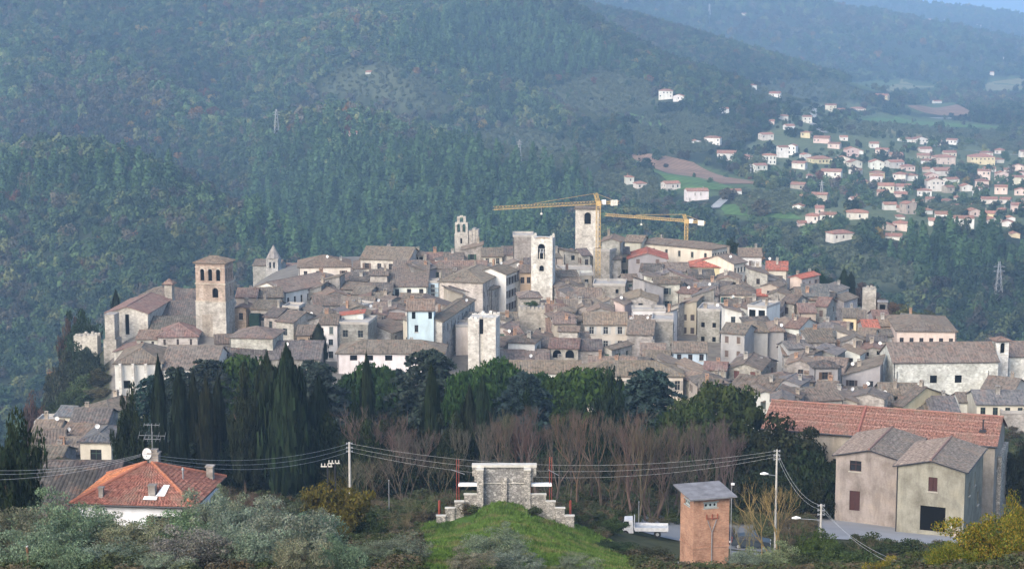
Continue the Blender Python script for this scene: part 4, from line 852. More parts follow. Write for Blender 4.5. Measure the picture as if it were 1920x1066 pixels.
# ---------------------------------------------------------------- the hill town, house by house (front-left eave, front-right eave, turn, depth ...)
D_ = dict
TOWN = [
 # crest, left to right
 (560,500,657,6,12,'hip','c','t',D_(h=6,vis=10,label='long cream house with hipped roof at the left end of the crest')),
 (534,547,632,57,10.5,'gx','w','b',D_(h=7,vis=26,win=(1,8,0.8,1.8,1.5,3,'w'),p=0.36,chim=0,dish=False,label='long white convent with eight tall windows below a broad brown roof',cat='convent',name='convent')),
 (664,503,745,4,13,'hip','g','b',D_(h=6.5,vis=8)), (676,484,766,-12,12,'gx','S','t',D_(h=9,vis=6,p=0.38)),
 (767,477,794,0,5,'hip','S','t',D_(h=9,vis=10,win=(1,3,0.9,1.3,0.6,3,'o'),label='little hip-roofed loggia house rising above the crest roofs')),
 (796,487,831,0,8,'gx','b','r',D_(h=7,vis=4)), (741,494,767,5,6,'flat','y','b',D_(h=6.5,vis=11,label='small flat-topped yellow house on the crest')),
 (788,503,823,0,7,'gx','w','r',D_(h=7.5,vis=14,win=(1,2,0.9,1.2,0.8,3,'w'),label='short white house under a reddish roof beside the long crest house')),
 (823,503,912,0,8,'gx','c','r',D_(h=7.5,vis=13,win=(1,3,0.9,1.2,0.8,3,'w'),label='long cream house with reddish roof behind the big palace')),
 (733,536,801,0,14,'sf','w','b',D_(h=6,p=0.30,vis=19,win=(1,3,1.0,1.9,0.7,3,'w'),label='white house with three tall windows under one deep roof slope')),
 (801,530,822,0,4,'flat','l','g',D_(h=6,vis=18,win=(3,3,1.0,0.8,0.4,1.1,'w'),label='glazed pale blue stair block beside the yellow wall',chim=0,dish=False)),
 (905,529,949,75,10.5,'hip','S','b',D_(h=10,vis=55,win=(2,7,0.9,1.6,2.4,3.6,'w'),p=0.36,chim=1,label='big pale palace with two rows of windows and hipped roof',cat='palace',name='palace')),
 (949,514,971,70,8,'gx','w','b',D_(h=10,vis=45,win=(3,4,0.9,1.7,1.0,3.1,'s'),label='tall white street front beyond the big palace')),
 (974,510,997,0,7,'gx','o','b',D_(h=9,vis=36,win=(2,2,0.9,1.5,1.2,4.6,'w'),label='ochre brown house squeezed against the white bell tower')),
 (904,480,943,3,9,'gx','c','b',D_(h=7,vis=12,win=(1,2,0.9,1.5,0.6,3,'w'))), (943,477,985,3,9,'gx','S','d',D_(h=7,vis=15,win='')),
 (866,468,904,0,7,'sl','s','t',D_(h=8,vis=14,p=0.25)), (832,487,868,0,8,'gx','s','b',D_(h=7,vis=4)), (962,444,1000,0,7,'flat','s','b',D_(h=13,vis=16,win='',label='plain stone block standing behind the white bell tower')),
 (1042,482,1056,0,6,'gx','b','d',D_(h=7)), (1057,476,1092,18,7,'sr','s','b',D_(h=8,vis=26,p=0.2,win=(1,1,1.0,1.2,0.5,3,'o'),label='stone house with one square window left of the tall tower')), (1092,478,1108,20,7,'gx','s','d',D_(h=8,vis=18)),
 (1128,452,1164,-8,9,'gy','s','t',D_(h=11,vis=18,win='',label='blind stone gable just right of the tall tower')), (1112,470,1143,-25,7,'flat','s','b',D_(h=9,vis=50,win='',label='old stone block at the foot of the crane mast')),
 (1044,506,1110,0,5,'flat','w','g',D_(h=6.5,vis=8,win='',label='white roof terrace in front of the tall tower')), (1088,516,1112,0,6,'flat','b','b',D_(h=6,vis=12,win=(1,1,0.9,0.9,1,3,'w'))),
 (1043,530,1090,12,12,'gx','s','t',D_(h=6.5,vis=6)), (1112,535,1172,-6,8,'flat','s','b',D_(h=6,vis=18,win=(1,2,0.7,1.0,0.8,3,'o'),label='blank beige stone house with two small dark windows under the crane')),
 (1046,561,1128,0,11,'gx','b','t',D_(h=6,vis=3)), (975,557,1014,5,7,'hip','s','b',D_(h=7,vis=14,label='small hipped stone house at the foot of the white bell tower')),
 (1025,587,1060,0,8,'gx','s','r',D_(h=6.5,vis=10)), (1060,577,1108,0,8,'gx','b','b',D_(h=6.5,vis=9)), (1106,578,1150,10,9,'gy','s','b',D_(h=6.5,vis=8)), (1151,569,1171,-20,6,'sr','p','b',D_(h=6.5,vis=20,win='',label='small pink house front below the crane')),
 (1170,563,1232,-4,11,'gy','s','t',D_(h=6.5,vis=18,p=0.33,specs=None,win=(1,1,1.0,1.3,0.6,3,'o'),label='gable-fronted stone house with one dark window below the red-roofed gable')),
 (1187,583,1248,0,5,'flat','w','g',D_(h=6,vis=15,win=(1,6,0.9,1.0,0.8,3,'w'),label='long low white house with a row of small windows')),
 (1128,485,1165,0,8,'gx','s','d',D_(h=7)), (1160,475,1180,0,7,'gx','b','d',D_(h=7)),
 # right crest
 (1171,452,1203,-18,7,'gx','c','t',D_(h=8,vis=16,win='',label='plain cream cottage left of the big cream palace on the crest')),
 (1335,467,1365,52,24,'hip','c','b',D_(h=9,vis=24,win=(2,6,0.8,1.5,1.2,3.0,'w','fl'),p=0.26,label='big cream palace with hipped roof behind the second crane',cat='palace',name='palace')),
 (1207,466,1254,0,9,'gx','s','t',D_(h=6,vis=12)), (1178,484,1251,-3,11,'gy','g','R',D_(h=7,p=0.3,vis=16,win=(1,2,0.9,1.2,0.2,3,'c'),label='grey gable house with a thin red roof below the cream cottage')),
 (1292,499,1361,-6,9,'hip','y','R',D_(h=6,vis=16,win='',p=0.36,chim=0,label='plain yellow house with bright red hipped roof on the crest')),
 (1376,494,1400,48,10,'gx','c','b',D_(h=8,vis=26,win=(2,4,0.8,1.3,1.2,3.2,'w'),label='cream house with narrow windows right of the yellow red-roofed house')),
 (1400,511,1425,-8,6,'gx','b','t',D_(h=5,vis=7)), (1386,480,1428,-5,9,'gx','w','t',D_(h=7,vis=12)), (1437,505,1476,-8,9,'gx','c','R',D_(h=6,vis=14,label='cream house under a red roof, last but one of the crest')),
 (1480,519,1503,-38,9,'gy','p','R',D_(h=7,vis=18,label='pink and yellow gable house with red roof at the right end of the crest')), (1516,522,1526,0,6,'gx','g','d',D_(h=5,vis=12)),
 (1399,531,1466,-6,8,'gx','c','b',D_(h=5.5,vis=10)), (1342,524,1386,-10,9,'gy','s','b',D_(h=6,vis=8)), (1293,521,1340,0,9,'gx','b','d',D_(h=6,vis=10)), (1240,508,1292,0,9,'gx','s','b',D_(h=6,vis=12)), (1200,508,1240,-10,8,'gx','g','d',D_(h=6,vis=8)),
 (1350,551,1413,-5,10,'hip','c','b',D_(h=6.5,vis=16,win=(1,3,1.0,1.6,0.8,3,'s'),shut=(0.05,0.14,0.12),label='cream house with green shutters under a wide hipped roof')),
 (1417,553,1464,-6,8,'hip','b','R',D_(h=6,vis=12,win='',chim=0,dish=True,label='beige house with a low bright red hipped roof and white dish')),
 (1318,553,1348,0,8,'gx','s','b',D_(h=6)), (1236,543,1270,-22,9,'gx','s','b',D_(h=6.5,vis=12)), (1262,540,1300,0,9,'gx','s','d',D_(h=6)),
 (1277,569,1306,-16,8,'sl','b','t',D_(h=7,vis=42,p=0.25,win=(2,2,0.9,1.4,2.4,3.0,'c'),label='tall beige house with a slanting roofline and brown shutters')),
 (1308,582,1350,-14,9,'flat','s','b',D_(h=7,vis=40,win=(2,2,0.8,1.1,2.6,3.2,'o'),chim=2,label='roofless-looking stone block with an orange chimney stack')),
 (1377,578,1401,-10,7,'gy','w','t',D_(h=6,vis=10,label='small white gable left of the white terrace house')), (1402,575,1437,-30,8,'flat','w','g',D_(h=7.5,vis=26,label='white modern terrace house with open upper floor',win=(2,2,1.6,1.8,0.5,3.2,'o'))),
 (1438,579,1463,-20,8,'gx','g','d',D_(h=6,vis=18)), (1464,566,1489,-32,8,'gx','s','b',D_(h=7,vis=26)), (1500,555,1540,10,9,'gx','s','b',D_(h=5,vis=8)), (1545,545,1568,-30,9,'sr','w','g',D_(h=4,vis=14,win='',label='white framed greenhouse-like shed at the right edge of the crest')),
 (1490,560,1530,-12,9,'gx','s','t',D_(h=6,vis=14)), (1528,572,1550,-25,8,'gx','s','r',D_(h=6,vis=22)), (1500,585,1530,0,8,'gx','b','r',D_(h=6,vis=14)),
 # grey-walled house group
 (1402,620,1440,-4,10,'hip','g','t',D_(h=7,vis=46,win='',p=0.40,chim=0,label='tall windowless grey-plastered house with tan hipped roof')), (1441,619,1470,-4,10,'hip','g','t',D_(h=7,vis=44,win='',p=0.40,dish=True,label='narrower half of the windowless grey-plastered house, with patched wall')),
 (1352,622,1396,-24,8,'gx','g','b',D_(h=7.5,vis=36,win=(2,2,0.8,1.4,0.8,3,'c'))), (1472,612,1498,-34,9,'gx','w','r',D_(h=7,vis=26,win='',label='white house end with an orange roof right of the grey-plastered house')),
 # middle
 (1096,607,1176,-1,9,'gx','c','t',D_(h=7.5,vis=50,win=(2,3,1.0,1.6,0.6,3.0,'s'),shut=(0.42,0.42,0.40),p=0.4,label='two-storey cream house with pale shutters in the middle of town')),
 (1176,625,1224,-8,10,'gx','s','b',D_(h=6.5,vis=34,p=0.42,win='',label='blind stone house with steep roof beside the cream shuttered house')), (1222,602,1262,-6,8,'flat','s','b',D_(h=8,vis=42,win='',chim=0,label='tall blind stone wall house, flat topped, right of the steep roof')),
 (1202,662,1247,-4,8,'gx','S','t',D_(h=5,vis=16)), (1263,659,1326,-2,8,'gx','l','b',D_(h=5,vis=18,win=(1,3,0.9,1.3,0.5,3,'w'),label='low pale blue house in the front middle of town')),
 (1030,651,1084,-6,8,'gx','s','r',D_(h=6.5,vis=26,p=0.30,specs='loggia',label='rough stone house with two wide open loggia arches')),
 (930,677,1029,0,9,'gx','s','b',D_(h=4.5,vis=3,win='')), (942,649,1028,0,8,'gx','s','d',D_(h=5.5,vis=9,dish=True)), (1066,641,1108,8,8,'gx','b','t',D_(h=6,vis=6)), (1128,652,1147,-35,8,'gy','S','b',D_(h=6,vis=18)), (1085,655,1128,0,8,'gx','s','d',D_(h=6,vis=10)),
 (955,698,1089,0,9,'gx','w','t',D_(h=5,vis=14,p=0.33,label='long white building behind the trees with a tan roof')), (1090,703,1281,-1,10,'hip','c','t',D_(h=7,vis=26,p=0.36,win=(1,9,1.0,1.8,1.0,3,'s'),label='very long cream building with hipped tan roof behind the pine trees')),
 (940,620,972,0,8,'gx','s','b',D_(h=5.5)), (935,605,972,6,9,'gx','s','t',D_(h=6)), (1030,612,1066,0,8,'gx','s','b',D_(h=6)), (1026,628,1052,0,7,'sf','b','r',D_(h=5)),
 # left middle
 (829,602,890,78,3.8,'gx','S','b',D_(h=9,vis=60,win=(2,9,0.9,1.6,1.2,4.0,'w'),p=0.30,dish=True,label='long stone palace running back beside the light blue house',cat='palace',name='palace')), 
 (763,581,813,0,8,'gx','l','t',D_(h=6,Y=399,vis=36,p=0.42,specs='blue',chim=0,label='light blue house with dark windows under the roof')),
 (632,661,832,-1,10,'hip','w','b',D_(h=4.5,vis=18,p=0.36,specs='front4',chim=1,label='long low white house with four dark windows along the front edge')),
 (633,607,690,-8,9,'flat','q','b',D_(h=8,vis=44,win=(3,2,1.1,1.5,1.3,3.4,'w'),label='tall dark stone house with a terrace on top')), (637,590,681,0,4,'sl','w','R',D_(h=11,vis=18,win='',p=0.10,Y=408,label='white attic with stepped red roof on the terrace house')),
 (599,607,632,0,8,'gx','w','b',D_(h=8,vis=60,specs='tall2',label='narrow white-topped house right of the lone cypress')), (557,627,598,0,8,'gx','o','b',D_(h=5,vis=32,win=(1,2,1.2,1.5,1.0,3,'w'),label='ochre stone house behind the lone cypress')),
 (518,600,550,-30,9,'gx','S','b',D_(h=6.5,vis=34,win=(1,1,1.2,1.5,1.6,3,'w'),label='stone house with big roof and dark attic openings near the bell tower')), (495,592,519,-25,8,'gx','s','d',D_(h=6.5,vis=30)), (470,578,515,-15,8,'gx','s','b',D_(h=6,vis=10)), (530,577,560,-10,5,'flat','s','b',D_(h=8,vis=10,win=(1,2,1.3,1.2,0.3,3,'o'),chim=0)),
 (440,577,463,-6,6,'gy',((0.52,0.40,0.28),'apricot'),'r',D_(h=5,vis=16,label='little apricot gable house right of the cathedral bell tower')), (443,556,480,0,8,'gx','b','r',D_(h=6)), (478,557,530,10,9,'gx','s','b',D_(h=6)),
 (726,595,757,-22,4,'gx','q','r',D_(h=6.5,vis=36,p=0.4,label='dark stone house with a red-patched roof left of the light blue house')), (700,585,726,0,9,'gx','s','t',D_(h=6)), (640,574,700,0,9,'gx','s','b',D_(h=6)), (590,572,640,12,9,'gx','s','b',D_(h=6)), (560,588,600,0,8,'gx','s','d',D_(h=6)),
 (660,550,690,-20,8,'gx','s','b',D_(h=6)), (600,556,655,20,9,'gy','s','t',D_(h=6)), (645,525,690,-10,8,'gx','b','d',D_(h=6,vis=16)), (690,545,735,0,8,'gx','g','d',D_(h=6)), (700,525,732,0,7,'gx','s','r',D_(h=6)), (690,562,728,-8,7,'gx','s','b',D_(h=6)), (745,565,790,-10,8,'gx','b','b',D_(h=5.5)),
 (700,620,735,-25,8,'sr','S','b',D_(h=5,vis=28)), (690,607,712,0,7,'gx','s','b',D_(h=6,vis=14)),
 # right slope
 (1582,594,1608,-8,8,'gx','y','b',D_(h=5.5,vis=20,label='pale yellow house below the ruined square tower')), (1609,598,1622,-10,8,'gx','c','b',D_(h=5.5,vis=16)), (1640,597,1668,0,8,'gx','g','r',D_(h=4.5,vis=14)), (1620,614,1649,0,7,'gx','g','R',D_(h=5,vis=12,label='grey house with red roof left of the pink palace')), (1650,610,1682,0,8,'gx','o','t',D_(h=4.5)),
 (1680,603,1700,-30,8,'gx','s','g',D_(h=4.5,vis=10)),
 (1682,619,1793,-5,20,'hip','p','b',D_(h=6,vis=26,p=0.20,win=(1,6,0.9,1.0,1.6,3,'w'),ws=1,chim=0,dish=False,label='pink palace with low hipped roof above the church',cat='palace',name='palace')),
 (1615,656,1660,-10,9,'gy','s','r',D_(h=6,vis=30,p=0.36,dish=True,specs='bif',label='gable-fronted stone house with twin-light window left of the church')),
 (1642,678,1660,-8,6,'gx','w','t',D_(h=4,vis=10)), (1540,618,1585,-20,8,'gx','s','r',D_(h=6,vis=12)), (1550,640,1600,0,8,'gx','s','b',D_(h=5)), (1545,658,1612,-12,9,'gx','s','t',D_(h=5)), (1565,672,1625,15,9,'gx','s','b',D_(h=5)), (1500,650,1545,-10,8,'gx','s','r',D_(h=6)),
 (1510,697,1580,-18,12,'gx','b','t',D_(h=5,vis=12)), (1580,702,1650,-14,10,'sl','g','b',D_(h=5,vis=20)),
 (1366,689,1427,-16,11,'gy','s','b',D_(h=6.5,vis=32,p=0.36,win=(2,2,1.0,1.5,0.5,4.2,'c'),shut=(0.12,0.05,0.04),label='broad stone gable house with dark red shutters at the front of town')), (1313,713,1388,0,10,'gx','s','b',D_(h=4,vis=4,win='')),
 (1430,726,1518,-3,11,'hip','s','b',D_(h=4.5,vis=4,p=0.4,win='')), (1476,680,1524,-14,10,'gy','s','b',D_(h=6.5,vis=18)), (1470,665,1530,0,9,'gx','s','b',D_(h=6)), (1300,735,1435,0,9,'gx','q','d',D_(h=4.5,vis=3,win='')),
 (1432,765,1532,-2,14,'gx','s','g',D_(h=4,vis=4,win='')), (1526,737,1562,-20,9,'gx','w','b',D_(h=5.5,vis=16,win='')), (1513,760,1602,8,10,'gx','c','g',D_(h=4,vis=8,win='')), (1600,758,1637,0,9,'gx','p','b',D_(h=4,vis=8,label='small house with an apricot wall behind the red warehouse roof')), (1560,745,1640,-10,8,'gx','s','d',D_(h=4)),
 (1636,760,1678,0,8,'gx','y','d',D_(h=4,vis=8)), (1674,757,1692,-46,14,'gx','y','b',D_(h=5,vis=14,win='',label='yellow gable house below the left end of the church')), (1652,739,1722,-4,8,'gx','S','b',D_(h=5,vis=10)), (1692,766,1746,-3,9,'gx','c','b',D_(h=4,vis=9)),
 (1746,771,1798,0,10,'gx','s','g',D_(h=4,vis=4,win='')), (1832,756,1925,-2,9,'gx','c','g',D_(h=5,vis=16,win=(1,4,0.9,1.5,0.7,3,'w'),label='cream house at the right edge below the bell turret')), (1800,752,1822,0,6,'gx','w','b',D_(h=4,vis=6)), (1842,726,1900,-30,9,'gx','c','b',D_(h=4,vis=8)), (1880,775,1925,0,8,'flat','s','g',D_(h=3.5,vis=10,win='')),
 (1445,640,1500,0,8,'gx','s','d',D_(h=4.5)),
 # cathedral close
 (430,631,511,-7,9,'hip','S','b',D_(h=7,vis=28,p=0.34,chim=0,specs='two',label='pale house with stepped hipped roof right of the cathedral tower')), (404,643,437,10,7,'gx','s','b',D_(h=5,vis=20,win='')), (377,664,560,3,6,'gx','s','d',D_(h=4,vis=4,win='')), (430,672,600,0,7,'sf','q','d',D_(h=3.4,vis=3,win='')),
 # lower left
 (147,765,205,-28,11,'hip','y','b',D_(h=5.5,vis=18,win=(1,3,1,1.3,0.8,3,'w'),Y=330,label='yellow house with hipped roof below the cathedral cliff')), (104,778,132,-10,6,'gx','c','k',D_(h=5,vis=20,win=(1,1,1.2,1.0,0.9,3,'w'),Y=318,label='small cream house with slate grey roof in the lower left')), (65,795,104,0,6,'flat','b','r',D_(h=4,Y=322,label='low terrace house with plants at the far lower left')),
 (132,792,200,0,9,'gx','s','d',D_(h=4.5,Y=312)), (110,818,160,-12,8,'gx','b','t',D_(h=4.5,Y=300)), (62,835,120,10,9,'gx','s','b',D_(h=4,Y=290)), (100,850,160,0,9,'gx','s','b',D_(h=4,Y=282)), (60,812,108,0,8,'gx','b','t',D_(h=4,Y=306)), (40,862,110,-5,8,'gx','s','b',D_(h=3.5,Y=274)),
 (150,826,208,-3,9,'hip','c','k',D_(h=6,vis=38,win=(1,1,1.6,1.6,1.2,3,'w'),Y=262,p=0.3,chim=0,label='cream house with slate grey hipped roof and one barred window')),
]
def special(kind, w, d, H):
    if kind == 'loggia': return [('f', w*0.12, w*0.42, H-2.1, H-0.45, 'x'), ('f', w*0.56, w*0.86, H-2.1, H-0.45, 'x')]
    if kind == 'blue': return [('f', w*0.18, w*0.32, H-1.9, H-0.4, 'o'), ('f', w*0.80, w*0.94, H-1.9, H-0.4, 'o'), ('f', w*0.28, w*0.42, H-4.7, H-3.2, 'w')]
    if kind == 'front4': return [('f', w*u, w*u+1.5, H-1.6, H-0.5, 'o') for u in (0.12, 0.27, 0.45, 0.64, 0.82)]
    if kind == 'tall2': return [('f', w*0.55, w*0.78, H-2.2, H-0.6, 'c'), ('f', w*0.5, w*0.76, H-4.6, H-3.3, 'w'), ('f', w*0.5, w*0.76, H-7.4, H-5.9, 'w')]
    if kind == 'bif': return [('f', w*0.64, w*0.76, H-0.9, H-0.06, 'o'), ('f', w*0.78, w*0.90, H-0.9, H-0.06, 'o'), ('f', w*0.22, w*0.32, H-1.2, H-0.4, 'o')]
    if kind == 'two': return [('f', w*0.22, w*0.30, H-3.6, H-2.4, 'w'), ('f', w*0.78, w*0.86, H-3.6, H-2.4, 'w')]
def town_house(bx, by, cx, al, d, roof, wc, rc, kw):
    kw = dict(kw); sp = kw.pop('specs', None)
    if isinstance(sp, str):
        Y = kw.get('Y') or depth_for((bx+cx)/2, by, kw.get('h', 6.5)); B = P(bx, by, Y); a = R(al); dep0 = B.y*CT-(B.z-CZ)*ST; k = (cx-960)/F
        w = (k*dep0-B.x)/(math.cos(a)-k*math.sin(a)*CT); e1 = Vector((math.cos(a), math.sin(a), 0)); e2 = Vector((-math.sin(a), math.cos(a), 0)); cs = [B, B+e1*w, B+e1*w+e2*d, B+e2*d]
        H = max(2.6, B.z - (float(ground(np.array([q.x for q in cs]), np.array([q.y for q in cs])).min())-0.4)); kw['Y'] = Y; kw['specs'] = special(sp, w, d, H)
    r = house(bx, by, cx, al, d, roof, wc, rc, **kw)
    if sp == 'loggia':
        wl = [c for c in r.children if c.name.startswith('wall')][0]; mb = MB(); w = wl.dimensions.x; hh = max(v.co.z for v in wl.data.vertices)
        mb.box(-w*0.46, w*0.46, -d/2+0.9, -d/2+1.0, 0.5, H-0.05); mb.build('back_wall', M_DARK, r)
    return r
for row in TOWN: town_house(*row)
# filler houses between the ones picked out above
HULL = [(470,572),(560,530),(660,512),(760,492),(860,480),(1000,482),(1180,480),(1290,500),(1420,505),(1500,535),(1580,565),(1660,605),(1690,650),(1660,690),(1700,745),(1500,757),(1300,728),(1130,690),(950,672),(870,610),(760,630),(600,630),(480,620)]
def filler():
    rng = random.Random(21); n = 0
    for _ in range(5000):
        if n >= 170: break
        px = rng.uniform(470, 1720); py = rng.uniform(480, 760)
        if not inpoly(np.array([px]), np.array([py]), HULL)[0]: continue
        h = rng.uniform(4.8, 7.2); Y = depth_for(px, py, h); w = rng.uniform(5.0, 9.5); d = rng.uniform(6, 9); half = w/2/Y*F
        c = P(px, py, Y); rad = 0.47*math.hypot(w, d)
        if any((c.x-f[0])**2 + (c.y+d/2-f[1])**2 < (rad*0.62 + 0.36*math.hypot(f[2], f[3])*0.9)**2 for f in FOOT): continue
        x0, x1, y0, y1 = px-half, px+half, py-rng.uniform(14, 20), py+45
        if any(q[4] > Y+1 and x0 < q[1] and x1 > q[0] and y0 < q[3] and y1 > q[2] for q in PROT if q[3]-q[2] > 29): continue
        al = rng.choice([-34,-26,-18,-12,-8,-4,0,3,8,14]); roof = rng.choice(['gx','gx','gx','gx','gy','gy','hip','sf','sl','sr'])
        wc = rng.choice('ssssSSqbbccwgo'); rc = rng.choice('bbbbbbddtttrg')
        house(px-half, py, px+half, al, d, roof, wc, rc, h=h, Y=Y, p=rng.uniform(0.26, 0.40), filler=True, vis=12); n += 1
    return n
def lofts():                      # small houses and attics wedged in between, rising above their neighbours
    rng = random.Random(77); n = 0; done = []
    for _ in range(6000):
        if n >= 150: break
        px = rng.uniform(475, 1720); py = rng.uniform(492, 750)
        if not inpoly(np.array([px]), np.array([py]), HULL)[0]: continue
        if px < 1120 and py > 640 or px < 700 and py > 605: continue
        h = rng.uniform(5.5, 8.6); Y = depth_for(px, py, h); w = rng.uniform(3.2, 6.2); d = rng.uniform(4, 6.5); half = w/2/Y*F; c = P(px, py, Y)
        if any((c.x-a)**2+(c.y-b)**2 < 4.2**2 for a, b in done): continue
        x0, x1, y0, y1 = px-half, px+half, py-14, py+45
        if any(q[4] > Y-6 and x0 < q[1] and x1 > q[0] and y0 < q[3] and y1 > q[2] for q in PROT0): continue
        al = rng.choice([-34,-26,-18,-12,-8,-4,0,3,8,14,22]); roof = rng.choice(['gx','gx','gx','gy','gy','hip','sf','sl','sr','sr','flat'])
        house(px-half, py, px+half, al, d, roof, rng.choice('sssSSqqbcwg'), rng.choice('bbbbbdddttrg'), h=h, Y=Y, p=rng.uniform(0.24, 0.40), filler=True, vis=10); n += 1; done.append((c.x, c.y))
    return n
PROT0 = [q for q in PROT if q[3]-q[2] > 27]
print('lofts', lofts())
print('filler', filler(), 'houses', len(HOUSES))
FARCLEAR = []
VALLEY = [(1248,186,26,16,'w'),(1272,190,20,10,'w'),(1412,167,14,7,'w'),(1452,181,21,6,'w'),(1360,213,14,9,'w'),(1469,225,18,8,'w'),(1514,231,17,12,'w'),(1443,233,18,6,'p'),(1335,270,30,12,'w'),(1306,270,18,5,'w'),(1363,301,37,14,'w'),(1398,298,26,4,'p'),(1442,308,27,17,'w'),(1428,324,22,14,'w'),(1470,296,18,20,'w'),(1484,291,16,18,'w'),(1497,316,25,11,'w'),(1440,264,22,12,'c'),(1510,258,18,10,'y'),(1483,245,16,9,'w'),(1182,346,14,14,'w'),(1204,353,18,9,'w'),(1262,357,28,13,'w'),(1309,376,40,18,'w'),(1376,368,30,10,'w'),(1495,354,26,9,'b'),(1511,375,22,8,'w'),
(1558,209,21,12,'c'),(1578,213,16,8,'p'),(1610,210,27,6,'p'),(1652,185,24,6,'y'),(1708,184,20,6,'w'),(1540,268,30,9,'p'),(1563,278,22,9,'p'),(1583,264,14,7,'w'),(1544,308,34,10,'y'),(1582,307,25,10,'c'),(1599,294,24,14,'p'),(1613,289,12,6,'w'),(1640,278,17,9,'w'),(1653,291,24,11,'p'),(1682,302,24,12,'b'),(1683,317,26,13,'w'),(1645,318,26,14,'w'),(1558,333,38,12,'w'),(1645,333,28,9,'y'),(1643,346,24,17,'w'),(1686,338,24,12,'w'),(1618,349,22,8,'y'),(1518,335,12,6,'w'),(1662,361,30,13,'c'),(1693,361,28,12,'w'),(1689,370,24,7,'p'),(1536,376,30,12,'b'),
(1700,267,20,6,'w'),(1728,271,26,10,'w'),(1756,272,16,7,'w'),(1784,271,20,9,'w'),(1741,310,26,9,'w'),(1774,309,36,14,'p'),(1843,309,46,15,'y'),(1874,306,18,7,'w'),(1770,331,32,11,'w'),(1749,338,22,10,'p'),(1788,347,22,11,'w'),(1755,359,32,20,'w'),(1814,359,20,10,'w'),(1845,338,24,18,'p'),(1842,353,24,14,'p'),(1838,368,26,12,'w'),(1880,343,22,18,'p'),(1877,364,24,14,'p'),(1910,347,26,15,'c'),(1914,366,24,10,'p'),(1734,368,26,11,'w'),(1747,382,24,9,'b'),(1856,382,30,9,'w'),(1884,382,20,9,'w'),(1910,398,26,14,'p'),(1795,376,10,5,'w'),(1692,398,22,9,'s'),(1709,402,20,20,'b'),(1690,411,14,5,'w'),(1522,418,24,14,'w'),(1537,402,16,12,'p'),(1552,416,30,14,'w'),(1505,424,16,6,'p'),(1608,411,40,13,'w'),(1662,432,32,9,'b'),(1688,432,28,14,'p'),(1675,448,30,6,'w'),(1582,453,38,15,'w'),(1808,427,38,18,'w'),(1864,423,30,10,'w'),(1889,425,20,9,'w'),(1905,446,16,8,'y'),
(1599,16,11,4,'w'),(1630,27,14,3,'w'),(1400,30,14,4,'w'),(1757,40,28,4,'p'),(1834,52,16,4,'w'),(1688,45,10,4,'w'),(1886,112,10,5,'w'),(1860,141,8,6,'w'),(1429,103,12,4,'p'),(1522,134,26,4,'w'),(1759,194,14,4,'w'),(1810,194,14,5,'p'),(661,256,16,7,'p'),(816,299,12,3,'w'),(690,138,10,3,'w')]
_vr = random.Random(3)
for _vi in range(170):
    _a, _b = _vr.uniform(1490, 1925), _vr.uniform(282, 432)
    if len(VALLEY) < 178 and (_a > 1700 or _vr.random() < 0.35) and inpoly(np.array([_a]), np.array([_b]), SETTLE)[0] and all(abs(_a-q[0]) > (q[2]+18)/2 or abs(_b-q[1]) > 9 for q in VALLEY): VALLEY.append((round(_a), round(_b), _vr.choice((14,18,20,22,24)), _vr.choice((6,8,9,11)), _vr.choice('wwwwcppyb')))
def valley():
    for i, (px, py, wp, hp, wc) in enumerate(VALLEY):
        q = hit(px, py, 850)
        if q is None: continue
        Y = q.y; rng = random.Random(i*7+1); w = wp*Y/F; d = min(max(7, w*rng.uniform(0.6, 0.9)), 13); hm = hp*Y/F; roof = rng.choice(['hip','gx','gx','gy']) if wp < 34 else rng.choice(['gx','hip'])
        al = rng.choice([-24,-16,-8,0,10,20])
        house(px-wp/2, py-hp, px+wp/2, al, d, roof, wc if wc != 'w' else rng.choice((((0.66,0.64,0.60),'white'),((0.60,0.57,0.51),'off-white'),((0.70,0.68,0.64),'bright white'))), 'v', h=hm, Y=Y, p=rng.uniform(0.28,0.36), kinds='oowc', filler=True, chim=rng.choice((0,0,1)), dish=False, group='houses across the valley', per=0.9, tint=1.0, mat=M_PLASTER, name='villa', cat='house', win='a' if Y < 2600 else '', fixw=None)
        HOUSES[-1]['far'] = True; f = FOOT.pop(); PROT.pop()
        FARCLEAR.append((f[0], f[1], 0.62*max(f[2], f[3])+2.5)); FARCLEAR.append((f[0]*0.993, f[1]-d*0.5-4, 0.55*f[2]+2)); FARCLEAR.append((f[0]*0.985, f[1]-d*0.5-12, 0.45*f[2]))
valley()
